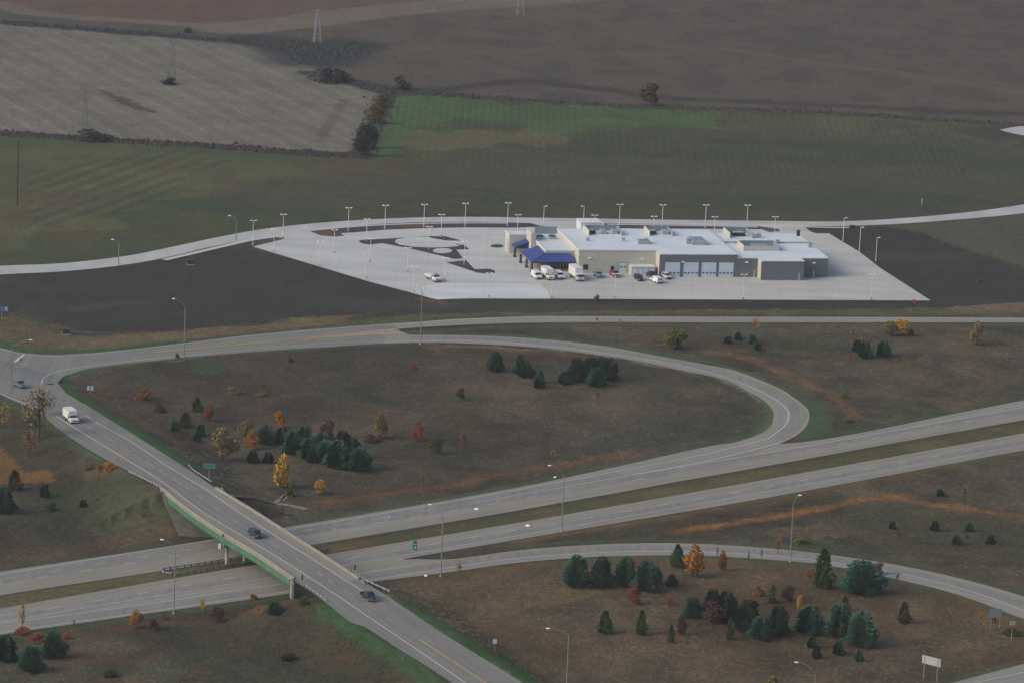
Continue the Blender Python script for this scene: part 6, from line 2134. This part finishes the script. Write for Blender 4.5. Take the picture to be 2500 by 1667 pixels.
G1, G2, G3, G4 = "pines in the loop's lower left clump", "pines in the loop's upper right clump", "trees and saplings of the loop", "dark pines below the exit ramp"
TREES = [
    # inside the loop, upper right
    ('pine', 1209, 906, 40, 48, PINE, "lone rounded pine, leftmost of the upper right evergreens in the loop", None),
    ('pine', 1271, 913, 36, 50, PINE, "taller pine of the touching pair in the loop's upper middle", None),
    ('pine', 1288, 922, 33, 34, DPINE, "shorter front pine of the touching pair in the loop's upper middle", None),
    ('cedar', 1319, 934, 24, 30, DPINE, "small pine behind a dark one left of the big pine clump in the loop", None),
    ('pine', 1317, 947, 27, 29, DPINE, "lowest small dark pine between the pine pair and the big clump", None),
    ('pine', 1376, 937, 25, 31, DPINE, "small pine at the left foot of the big clump in the loop's upper right", None),
    ('pine', 1407, 931, 42, 60, PINE, "tall pine at the left end of the loop's upper right clump", G2),
    ('pine', 1440, 922, 42, 52, DPINE, "rear middle pine of the loop's upper right clump", G2),
    ('pine', 1468, 921, 42, 50, PINE, "rear pine in the loop's upper right clump, second from the right", G2),
    ('pine', 1456, 942, 46, 47, PINE, "lowest front pine of the loop's upper right clump", G2),
    ('pine', 1488, 929, 40, 56, DPINE, "pine at the right end of the loop's upper right clump", G2),
    ('oval', 1128, 976, 23, 30, OLIVE, "small olive tree alone in the middle of the loop", G3),
    ('bare', 859, 942, 16, 26, BARE, "bare thin sapling in the pale brown left middle of the loop", G3),
    ('thin', 1459, 974, 15, 20, MAR, "small dark red sapling below the big pine clump", G3),
    ('bush', 1006, 901, 22, 15, RUST, "small rusty shrub under the ramp's orange verge", G3),
    ('thin', 1336, 965, 18, 20, RUST, "faint rusty sapling between pines and dark red sapling", G3),
    # loop, left part
    ('bush', 350, 975, 38, 29, RUST, "round bright orange shrub left of the other loop trees", G3),
    ('column', 510, 1029, 25, 47, RED, "slim red-orange tree in the loop's upper left", G3),
    ('cedar', 481, 1004, 30, 35, OLIVE, "dark olive evergreen just above the slim red tree's left", G3),
    ('cedar', 452, 1043, 34, 36, OLIVE, "olive evergreen between two small pines at the loop's left", G3),
    ('bush', 385, 1005, 32, 26, OLIVE, "low olive shrub below the round orange shrub", G3),
    ('pine', 427, 1053, 21, 29, DPINE, "small dark pine, leftmost in the loop", G3),
    ('pine', 490, 1065, 21, 30, DPINE, "small dark pine behind another left of the yellow-olive tree", G3),
    ('pine', 480, 1078, 18, 24, DPINE, "smallest dark pine in front of its twin at the loop's left", G3),
    ('column', 682, 1045, 30, 48, ORG, "orange-yellow tree rising behind the pine clump's left end", G3),
    ('oval', 603, 1064, 34, 42, KHAKI, "brownish olive tree left of the pine clump", G3),
    ('column', 614, 1097, 33, 50, ORG, "bright orange tree at the pine clump's left edge", G3),
    ('oval', 541, 1122, 58, 80, KHAKI, "large pale olive tree with yellow-orange top left of the bright orange tree", G3),
    ('pine', 617, 1129, 28, 30, DPINE, "small pine below the bright orange tree, left of two", G3),
    ('pine', 655, 1129, 25, 27, DPINE, "small pine below the bright orange tree, right of two", G3),
    ('pine', 650, 1084, 44, 48, DPINE, "leftmost rear pine of the loop's lower left clump", G1),
    ('pine', 688, 1081, 38, 40, PINE, "rear pine under the orange-yellow tree in the lower left clump", G1),
    ('pine', 716, 1108, 50, 62, PINE, "big left front pine of the loop's lower left clump", G1),
    ('pine', 741, 1102, 48, 64, DPINE, "tallest rear pine of the lower left clump", G1),
    ('pine', 754, 1120, 46, 54, PINE, "mid pine in the left half of the lower left clump", G1),
    ('pine', 761, 1129, 30, 31, DPINE, "lowest small pine at the lower left clump's front edge", G1),
    ('pine', 785, 1106, 46, 53, DPINE, "rear pine at the middle of the lower left clump", G1),
    ('pine', 794, 1128, 54, 55, PINE, "front middle pine of the lower left clump", G1),
    ('pine', 826, 1140, 68, 68, PINE, "widest front pine of the lower left clump", G1),
    ('pine', 836, 1092, 42, 42, DPINE, "rear right pine of the lower left clump", G1),
    ('pine', 858, 1120, 50, 52, PINE, "right rear pine of the lower left clump", G1),
    ('pine', 878, 1148, 56, 58, DPINE, "rightmost front pine of the lower left clump", G1),
    ('oval', 803, 1072, 40, 46, MAR, "dark maroon tree behind the lower left pine clump", G3),
    ('column', 926, 1070, 38, 70, KHAKI, "tall yellow-olive tree right of the pine clump", G3),
    ('column', 1021, 1076, 27, 54, RED, "slim red tree at the loop's centre right of the yellow-olive one", G3),
    ('bush', 905, 1077, 44, 18, MAR, "low dark pink shrub under the tall yellow-olive tree", G3),
    ('column', 690, 1190, 48, 88, YEL, "bright golden yellow tree standing alone below the pine clump", G3),
    ('oval', 782, 1206, 29, 36, YEL, "small round yellow tree near the pale rock channel", G3),
    ('bush', 706, 1211, 24, 27, YG, "small yellow-green shrub at the golden tree's foot", G3),
    ('thin', 1032, 1196, 28, 44, YG, "thin yellow-green sapling beside the orange grass line", G3),
    ('thin', 1120, 1144, 22, 26, YG, "faint yellow-green sapling, left of a pair above the orange grass", G3),
    ('thin', 1141, 1152, 20, 18, YG, "faint yellow-green sapling, right of a pair above the orange grass", G3),
    ('oval', 1062, 1109, 32, 46, OLIVE, "brownish olive tree below the slim red tree", G3),
    ('thin', 1131, 1103, 25, 62, RUST, "sparse rusty sapling with yellow tip in the loop's middle", G3),
    ('thin', 1350, 1118, 17, 22, YEL, "tiny yellow sapling above the orange grass by the tall road light", G3),
    ('bush', 572, 960, 40, 16, KHAKI, "flat mustard shrub patch in the loop's upper left", G3),
    ('bush', 637, 966, 26, 13, KHAKI, "small mustard shrub right of the flat mustard patch", G3),
    ('bush', 709, 884, 14, 12, DPINE, "tiny dark evergreen shrub under the ramp terminal", G3),
    ('bush', 432, 874, 12, 13, OLIVE, "small olive shrub at the foot of the tall road light by the ramp road", G3),
    # right prairie beyond the loop
    ('oval', 1644, 853, 50, 54, YG, "round yellow-green tree above the loop ramp", "trees right of the loop"),
    ('cedar', 1655, 853, 20, 24, DPINE, "dark evergreen tucked under the round yellow-green tree", "trees right of the loop"),
    ('thin', 1594, 835, 16, 18, KHAKI, "faint mustard sapling left of the round yellow-green tree", "trees right of the loop"),
    ('pine', 1777, 839, 18, 20, DPINE, "leftmost of four small dark pines beyond the loop", "trees right of the loop"),
    ('pine', 1802, 830, 17, 20, DPINE, "upper of four small dark pines beyond the loop", "trees right of the loop"),
    ('pine', 1837, 840, 19, 24, DPINE, "third small dark pine, under the orange sapling", "trees right of the loop"),
    ('pine', 1849, 855, 19, 23, DPINE, "lowest of four small dark pines beyond the loop", "trees right of the loop"),
    ('thin', 1842, 812, 24, 42, ORG, "wispy orange-yellow sapling by the upper ramp", "trees right of the loop"),
    ('thin', 2083, 848, 40, 54, KHAKI, "mustard tree behind the two joined dark pines at right", "trees right of the loop"),
    ('pine', 2094, 859, 24, 30, DPINE, "small left pine joined to a bigger one under the mustard tree", "trees right of the loop"),
    ('pine', 2111, 873, 33, 40, PINE, "bigger front pine under the mustard tree", "trees right of the loop"),
    ('pine', 2156, 868, 34, 38, PINE, "lone round pine right of the mustard tree", "trees right of the loop"),
    ('thin', 2075, 881, 20, 22, RED, "small red sapling left of the joined pines", "trees right of the loop"),
    ('oval', 2173, 819, 36, 36, YG, "left half of the yellow tree pair by the upper ramp", "trees right of the loop"),
    ('oval', 2203, 820, 40, 41, YEL, "right taller half of the yellow tree pair by the upper ramp", "trees right of the loop"),
    ('bush', 2224, 820, 16, 18, OLIVE, "dark olive shrub at the yellow pair's right foot", "trees right of the loop"),
    ('column', 2384, 842, 34, 64, KHAKI, "tall narrow yellow-olive tree near the right edge", "trees right of the loop"),
    ('bush', 2058, 971, 20, 15, YG, "low yellow-green shrub beside the rusty grass line", "trees right of the loop"),
    ('bush', 2070, 1030, 26, 14, YG, "faint yellow-green shrub near the highway's upper verge", "trees right of the loop"),
    # between highway and exit ramp
    ('pine', 2178, 1291, 15, 20, DPINE, "leftmost small dark pine between highway and exit ramp", "small pines between highway and exit ramp"),
    ('pine', 2282, 1295, 20, 26, DPINE, "small dark pine upper middle between highway and exit ramp", "small pines between highway and exit ramp"),
    ('pine', 2366, 1296, 21, 22, DPINE, "upper right small dark pine between highway and exit ramp", "small pines between highway and exit ramp"),
    ('pine', 2334, 1329, 22, 25, DPINE, "lower middle small dark pine between highway and exit ramp", "small pines between highway and exit ramp"),
    ('pine', 2418, 1327, 22, 22, DPINE, "rightmost small dark pine between highway and exit ramp", "small pines between highway and exit ramp"),
    ('pine', 2295, 1211, 19, 19, DPINE, "small dark pine above the orange grass line at right", None),
    ('cedar', 2361, 1314, 9, 10, GRN, "tiny green seedling between the small dark pines", None),
    ('thin', 2194, 1323, 32, 36, OLIVE, "wispy olive sapling beside the leftmost small pine", None),
    ('thin', 2354, 1232, 34, 52, KHAKI, "faint mustard sapling above the orange grass at far right", None),
    ('bush', 1957, 1326, 40, 14, YG, "low yellow-green shrub beside the road light on the exit ramp", None),
    # below the exit ramp
    ('pine', 1407, 1432, 60, 79, PINE, "leftmost tall pine in the row below the exit ramp", G4),
    ('pine', 1468, 1432, 52, 76, PINE, "second tall pine in the row below the exit ramp", G4),
    ('pine', 1527, 1428, 52, 72, PINE, "third tall pine in the row below the exit ramp", G4),
    ('pine', 1577, 1441, 58, 75, DPINE, "fourth wide pine of the row, behind the red tree", G4),
    ('pine', 1603, 1422, 26, 40, DPINE, "small pine at the right shoulder of the fourth wide pine", G4),
    ('cedar', 1653, 1384, 38, 56, GRN, "dark olive evergreen overlapping the exit ramp left of the orange tree", None),
    ('pine', 1640, 1431, 25, 31, DPINE, "small dark pine between the pine row and the orange tree", G4),
    ('column', 1691, 1406, 50, 88, ORG, "tall blazing orange tree with yellow top against the exit ramp", None),
    ('column', 1763, 1393, 27, 54, RUST, "narrow pale orange tree right of the blazing orange one", None),
    ('bare', 1750, 1365, 14, 40, BARE, "bare sapling against the ramp between the two orange trees", None),
    ('bare', 1827, 1384, 14, 50, BARE, "bare dark sapling against the ramp right of the pale orange tree", None),
    ('bare', 1859, 1364, 14, 32, BARE, "bare sapling against the ramp, rightmost of three", None),
    ('thin', 1899, 1352, 22, 46, ORG, "wispy orange sapling at the ramp's edge by the road light", None),
    ('column', 1552, 1476, 31, 58, RED, "bright red tree in front of the fourth wide pine", None),
    ('column', 1636, 1477, 12, 24, RED, "tiny red sapling right of the bright red tree", None),
    ('cedar', 1476, 1545, 42, 55, GRN, "green evergreen alone in the brown prairie, left of a thin one", None),
    ('cedar', 1565, 1549, 32, 60, GRN, "thin ragged green evergreen right of the lone green one", None),
    ('cedar', 1638, 1569, 17, 47, GRN, "slender green evergreen beside a maroon tree", None),
    ('column', 1663, 1548, 28, 55, MAR, "narrow maroon tree left of the big lower pine clump", None),
    ('pine', 1691, 1508, 42, 54, DPINE, "leftmost pine of the big clump at lower right", G4),
    ('pine', 1740, 1491, 44, 56, DPINE, "highest rear pine of the big clump at lower right", G4),
    ('oval', 1735, 1520, 54, 56, MAR, "wide maroon tree nested in the big lower right pine clump", None),
    ('pine', 1772, 1514, 56, 74, DPINE, "big rear pine right of the wide maroon tree", G4),
    ('pine', 1825, 1541, 66, 80, PINE, "largest front pine of the lower right clump", G4),
    ('pine', 1857, 1558, 56, 56, DPINE, "low front pine between the largest one and its right neighbour", G4),
    ('cedar', 1782, 1560, 22, 55, OLIVE, "thin olive evergreen before the largest lower right pine", None),
    ('pine', 1899, 1546, 52, 72, DPINE, "dark pine at the right end of the big lower clump", G4),
    ('bush', 1885, 1470, 30, 44, OLIVE, "olive shrub above the right end of the big lower clump", None),
    ('oval', 1928, 1466, 32, 38, MAR, "small maroon tree left of a little yellow one", None),
    ('column', 1952, 1489, 20, 43, YEL, "little golden tree between maroon tree and pines", None),
    ('pine', 1976, 1543, 66, 68, PINE, "wide pine directly below the little golden tree", G4),
    ('pine', 2048, 1554, 58, 84, PINE, "tall pine of the touching right pair near the bottom", G4),
    ('cedar', 2062, 1490, 26, 36, OLIVE, "olive evergreen behind the tall right pine", None),
    ('pine', 2101, 1576, 70, 86, PINE, "front pine of the touching right pair, lowest and widest", G4),
    ('cedar', 2008, 1434, 54, 96, GRN, "tall ragged green evergreen against the exit ramp", None),
    ('oval', 1982, 1420, 30, 34, RUST, "rusty shrubby tree at the ragged evergreen's left foot", None),
    ('pine', 2104, 1447, 94, 80, (0.030, 0.088, 0.058), "broad spreading blue-green pine against the exit ramp", None),
    ('oval', 2146, 1403, 30, 32, TAN, "pale tan shrub behind the broad spreading pine", None),
    ('bare', 2191, 1428, 40, 40, BARE, "bare brown thicket right of the broad spreading pine", None),
    ('cedar', 2206, 1521, 36, 52, OLIVE, "yellow-olive evergreen standing alone at right", None),
    ('pine', 1982, 1581, 23, 31, DPINE, "upper of two stacked small pines near the bottom", "small pines at the bottom"),
    ('pine', 1993, 1607, 22, 31, DPINE, "lower of two stacked small pines near the bottom", "small pines at the bottom"),
    ('pine', 2046, 1597, 27, 34, DPINE, "small round pine right of the two stacked ones", "small pines at the bottom"),
    ('pine', 2096, 1614, 21, 30, PINE, "lowest small pine, under the widest right pine", "small pines at the bottom"),
    ('bush', 1882, 1690, 42, 46, YG, "yellow-green shrub cut by the bottom edge", None),
    ('bush', 2470, 1545, 60, 12, OLIVE, "low dark shrubs under the entry sign", None),
    ('bush', 1850, 1452, 30, 24, RUST, "rusty shrub above the big lower right pine clump", None),
    ('bush', 2425, 1516, 16, 16, RUST, "orange shrub between the grey sign's posts", None),
    # lower left
    ('pine', 14, 1611, 52, 64, DPINE, "large dark pine cut by the left edge near the bottom", "pines in the lower left corner"),
    ('pine', 74, 1637, 56, 66, PINE, "front pine of the lower left corner trio", "pines in the lower left corner"),
    ('pine', 130, 1605, 58, 66, DPINE, "right pine of the lower left corner trio", "pines in the lower left corner"),
    ('bush', 55, 1545, 44, 16, RED, "low red shrub behind the corner pines, left one", "red shrubs behind the corner pines"),
    ('bush', 94, 1563, 58, 20, RED, "wide red shrub between the corner pines", "red shrubs behind the corner pines"),
    ('bush', 164, 1558, 22, 18, RED, "small red shrub right of the corner pines", "red shrubs behind the corner pines"),
    ('thin', 55, 1540, 26, 82, YEL, "tall wispy yellow sapling against the highway at lower left", None),
    ('bare', 180, 1541, 16, 38, BARE, "bare sapling against the highway at lower left", None),
    ('oval', 330, 1534, 30, 48, ORG, "small orange tree on the lower highway bank", None),
    ('bush', 375, 1537, 26, 28, MAR, "maroon shrub right of the small orange tree", None),
    ('oval', 527, 1517, 36, 38, MAR, "dark maroon tree on the bank below the bridge's near end", None),
    ('bush', 402, 1510, 20, 12, YG, "yellow-green low shrub by the road light's foot", None),
    ('thin', 563, 1583, 14, 18, ORG, "tiny orange sapling in the lower olive prairie", None),
    ('bush', 270, 1650, 40, 16, (0.03, 0.034, 0.034), "low dark shrub at the bottom, left of centre", None),
    ('bush', 705, 1612, 40, 22, (0.028, 0.04, 0.028), "low dark green shrub near the bottom left of the crossroad", None),
    ('pine', 670, 1498, 36, 34, PINE, "small pine on the rocky bank below the bridge's near end", None),
    ('bush', 745, 1474, 30, 24, GRN, "green shrub beside the short guardrail", None),
    ('thin', 1121, 1402, 20, 36, ORG, "small orange sapling at the exit ramp's lower edge", None),
    ('bush', 618, 1462, 22, 14, RUST, "small rusty shrub at the highway edge by the bridge", None),
    # left of the crossroad
    ('pine', 8, 1251, 52, 66, DPINE, "large dark pine cut by the left edge, mid height", "evergreens left of the bridge"),
    ('pine', 109, 1213, 23, 33, DPINE, "small dark pine left of the bridge", "evergreens left of the bridge"),
    ('bush', 126, 1247, 28, 24, DPINE, "dark green low evergreen below the small pine", "evergreens left of the bridge"),
    ('pine', 203, 1237, 18, 19, DPINE, "tiny dark pine nearest the bridge abutment", "evergreens left of the bridge"),
    ('cedar', 35, 1195, 38, 48, OLIVE, "olive evergreen above the large edge pine", "evergreens left of the bridge"),
    ('thin', 93, 1072, 84, 132, KHAKI, "big sparse golden tree beside the crossroad at left", "golden trees by the crossroad"),
    ('thin', 106, 1012, 66, 70, KHAKI, "dense golden crown overlapping the crossroad edge", "golden trees by the crossroad"),
    ('thin', 10, 1045, 32, 66, YEL, "thin yellow tree at the left edge", "golden trees by the crossroad"),
    ('thin', 70, 1112, 60, 70, RUST, "rusty low tree under the big golden one", "golden trees by the crossroad"),
    ('bush', 218, 1147, 22, 16, TAN, "tan shrub on the slope left of the guardrail start", None),
    ('bush', 266, 1147, 34, 20, ORG, "orange shrub on the slope below the amber marker", None),
    ('bush', 245, 1148, 24, 14, RUST, "rusty shrub left of the orange slope shrub", None),
    ('thin', 344, 1262, 14, 16, RUST, "tiny rusty sapling on the embankment slope", None),
    # fields
    ('oval', 1591, 260, 52, 57, (0.075, 0.072, 0.026), "big olive-yellow tree alone at the field edge behind the depot", None),
    ('bush', 978, 220, 44, 34, (0.058, 0.058, 0.030), "olive shrub at the corner where the field edges meet", None),
    ('bush', 810, 199, 92, 34, (0.034, 0.040, 0.042), "wide dark blue-grey thicket at the stubble field's right end", None),
    ('bush', 415, 207, 36, 18, (0.03, 0.034, 0.036), "dark shrub at the foot of the stubble-field pylon", None),
    ('bare', 410, 205, 12, 36, BARE, "thin dark sapling beside the pylon's foot", None),
    ('bush', 458, 81, 20, 13, (0.03, 0.045, 0.034), "small dark shrub by the far dark tree band", None),
    ('oval', 886, 382, 44, 76, (0.026, 0.036, 0.030), "tall dark tree at the near end of the orange hedge", "hedge trees between stubble and green field"),
    ('bush', 904, 362, 40, 60, (0.030, 0.038, 0.032), "dark tree behind the tall one in the hedge", "hedge trees between stubble and green field"),
    ('oval', 912, 303, 38, 46, (0.105, 0.085, 0.026), "golden hedge tree, middle of the hedge", "hedge trees between stubble and green field"),
    ('oval', 930, 263, 28, 32, (0.115, 0.066, 0.028), "rusty orange hedge tree at the far part of the hedge", "hedge trees between stubble and green field"),
    ('bush', 223, 342, 84, 26, (0.052, 0.046, 0.044), "brown thicket under the lower left pylon", None),
    ('bush', 1457, 738, 16, 20, (0.12, 0.12, 0.12), "grey dry shrub at the lot's front edge", None),
]
for a in TREES:
    tree(*a)

# ------------------------------------------------------------------ brush along the field edges: uncountable low growth
def scatter(name, pts, size, cols, hgt=0.5):
    """many low rounded tussocks (five-sided, off-centre crowns) in one mesh"""
    rs = np.random.RandomState(len(pts))
    n = len(pts)
    P = np.asarray(pts)
    s = size[0] + (size[1] - size[0]) * rs.rand(n) ** 1.6
    h = s * hgt * (0.6 + 0.8 * rs.rand(n))
    a0 = rs.rand(n) * 6.28
    V = np.zeros((n, 6, 3), np.float32)
    for k in range(5):
        a = a0 + k * 2 * math.pi / 5
        r = s * (0.7 + 0.6 * rs.rand(n))
        V[:, k, 0] = P[:, 0] + r * np.cos(a)
        V[:, k, 1] = P[:, 1] + r * np.sin(a)
        V[:, k, 2] = P[:, 2] - 0.04
    V[:, 5, 0] = P[:, 0] + (rs.rand(n) - .5) * s
    V[:, 5, 1] = P[:, 1] + (rs.rand(n) - .5) * s
    V[:, 5, 2] = P[:, 2] + h
    base = np.arange(n)[:, None, None] * 6
    tri = np.array([[k, (k + 1) % 5, 5] for k in range(5)])[None]
    F = (base + tri).reshape(-1, 3)
    me = bpy.data.meshes.new(name)
    me.vertices.add(n * 6)
    me.vertices.foreach_set("co", V.ravel())
    me.loops.add(F.size)
    me.loops.foreach_set("vertex_index", F.astype(np.int32).ravel())
    me.polygons.add(len(F))
    me.polygons.foreach_set("loop_start", (np.arange(len(F)) * 3).astype(np.int32))
    me.polygons.foreach_set("loop_total", np.full(len(F), 3, np.int32))
    me.update(calc_edges=True)
    at = me.attributes.new("tint", 'FLOAT_COLOR', 'POINT')
    cc = np.repeat(np.concatenate([np.asarray(cols), np.ones((n, 1))], 1)[:, None, :], 6, axis=1)
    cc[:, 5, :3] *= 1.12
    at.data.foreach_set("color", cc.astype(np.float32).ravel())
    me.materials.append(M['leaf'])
    o = bpy.data.objects.new(name, me)
    COL.objects.link(o)
    o.color = (1, 1, 1, 1)
    return o


rs = np.random.RandomState(11)
pts, cols = [], []
for px, w, n, c in (([(-60, 320), (70, 331), (170, 337), (340, 348), (500, 357), (620, 365), (720, 374), (850, 381), (885, 384)], 4.0, 1800, (0.045, 0.038, 0.038)),
                    ([(885, 384), (905, 320), (935, 250), (948, 224)], 4.0, 420, (0.04, 0.036, 0.034)),
                    ([(765, 180), (850, 200), (950, 222), (1060, 230), (1160, 238)], 5.0, 700, (0.042, 0.042, 0.042)),
                    ([(1160, 239), (1560, 261), (1950, 272), (2200, 287), (2420, 302), (2540, 308)], 3.0, 1100, (0.055, 0.048, 0.044)),
                    ([(-40, 51), (200, 71), (400, 87), (560, 100), (690, 117), (790, 130)], 4.0, 900, (0.036, 0.04, 0.044)),
                    ([(660, 108), (760, 118), (840, 116), (790, 140), (750, 150)], 12.0, 500, (0.036, 0.044, 0.044))):
    P = smooth_line([g(*p) for p in px], 2.0)
    n = int(n * 1.6)
    i = rs.randint(0, len(P), n)
    q = P[i] + rs.randn(n, 2) * w * 0.55
    pts.append(np.concatenate([q, np.zeros((n, 1))], 1))
    cols.append(np.array(c)[None, :] * (0.6 + 0.8 * rs.rand(n, 1)))
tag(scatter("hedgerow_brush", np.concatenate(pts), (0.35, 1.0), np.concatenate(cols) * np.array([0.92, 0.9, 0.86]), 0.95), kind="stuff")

# prairie grass and weeds standing over the unmown ground
sel = np.nonzero((prairie_mask > 0.5) & (Y < 1480))[0]
roadm = np.zeros(len(sel), bool)
for o in [o for o in bpy.data.objects if o.get("kind") == "structure" and o.name != "ground" and o.type == 'MESH']:
    co_ = np.zeros(len(o.data.vertices) * 3, np.float32)
    o.data.vertices.foreach_get("co", co_)
    co_ = co_.reshape(-1, 3)
    ix = np.clip(((X[sel] - GX0) / GDX).round().astype(int), 0, NX - 1)
paved = np.zeros((NY, NX), bool)
for o in [o for o in bpy.data.objects if o.get("kind") == "structure" and o.name not in ("ground", "drainage_channel") and o.type == 'MESH']:
    me = o.data
    for pl in me.polygons:
        vs_ = [me.vertices[i].co for i in pl.vertices]
        x0, x1 = min(v.x for v in vs_), max(v.x for v in vs_)
        y0, y1 = min(v.y for v in vs_), max(v.y for v in vs_)
        if x1 < GX0 or x0 > GX1 or y1 < GY0 or y0 > GY1: continue
        i0, i1 = int(max((x0 - GX0) / GDX - 0.9, 0)), int(min((x1 - GX0) / GDX + 1.9, NX - 1))
        j0, j1 = int(max((y0 - GY0) / GDY - 0.9, 0)), int(min((y1 - GY0) / GDY + 1.9, NY - 1))
        if (i1 - i0) * (j1 - j0) < 60:
            paved[j0:j1 + 1, i0:i1 + 1] = True
        else:
            a_, b_ = np.meshgrid(gx[i0:i1 + 1], gy[j0:j1 + 1])
            paved[j0:j1 + 1, i0:i1 + 1] |= inside([(v.x, v.y) for v in vs_], a_, b_)
sel = sel[~paved.ravel()[sel]]
tt_ = cr_t(np.stack([X[sel], Y[sel]], 1))
near = np.linalg.norm(np.stack([np.interp(tt_, CR_T, CR_C[:, 0]), np.interp(tt_, CR_T, CR_C[:, 1])], 1) - np.stack([X[sel], Y[sel]], 1), axis=1)
sel = sel[~((tt_ > T_A - 2) & (tt_ < T_B + 2) & (near < 11))]
hw = np.abs(X[sel]) < 150
sel = sel[hw]
wgt = (0.15 + np.clip(n_sm[sel] * 1.6 - 0.3, 0, 1.2)) * (1.5 - np.clip((Y[sel] - 950) / 500, 0, 1))
pick = rs.choice(sel, 75000, p=wgt / wgt.sum())
jx, jy = (rs.rand(len(pick)) - .5) * GDX, (rs.rand(len(pick)) - .5) * GDY
pp = np.stack([X[pick] + jx, Y[pick] + jy, terrain(X[pick] + jx, Y[pick] + jy)], 1)
cc = C[pick] * (0.95 + 0.32 * rs.rand(len(pick), 1)) * (1 + (rs.rand(len(pick), 3) - .5) * 0.25)
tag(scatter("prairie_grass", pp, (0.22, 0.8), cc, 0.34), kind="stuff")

# ------------------------------------------------------------------ haze
hz_m = bpy.data.materials.new("haze")
hz_m.use_nodes = True
hn = hz_m.node_tree
hn.nodes.remove(hn.nodes["Principled BSDF"])
pv = hn.nodes.new("ShaderNodeVolumePrincipled")
pv.inputs["Color"].default_value = (0.86, 0.88, 0.92, 1)
pv.inputs["Density"].default_value = 0.00005
pv.inputs["Anisotropy"].default_value = 0.2
hn.links.new(pv.outputs[0], hn.nodes["Material Output"].inputs["Volume"])
q = MB()
q.box((0, 1750, 150.5), (6200, 6700, 303), 'paper')
hz_o = q.build("haze")
hz_o.data.materials.clear()
hz_o.data.materials.append(hz_m)
tag(hz_o, kind="stuff")
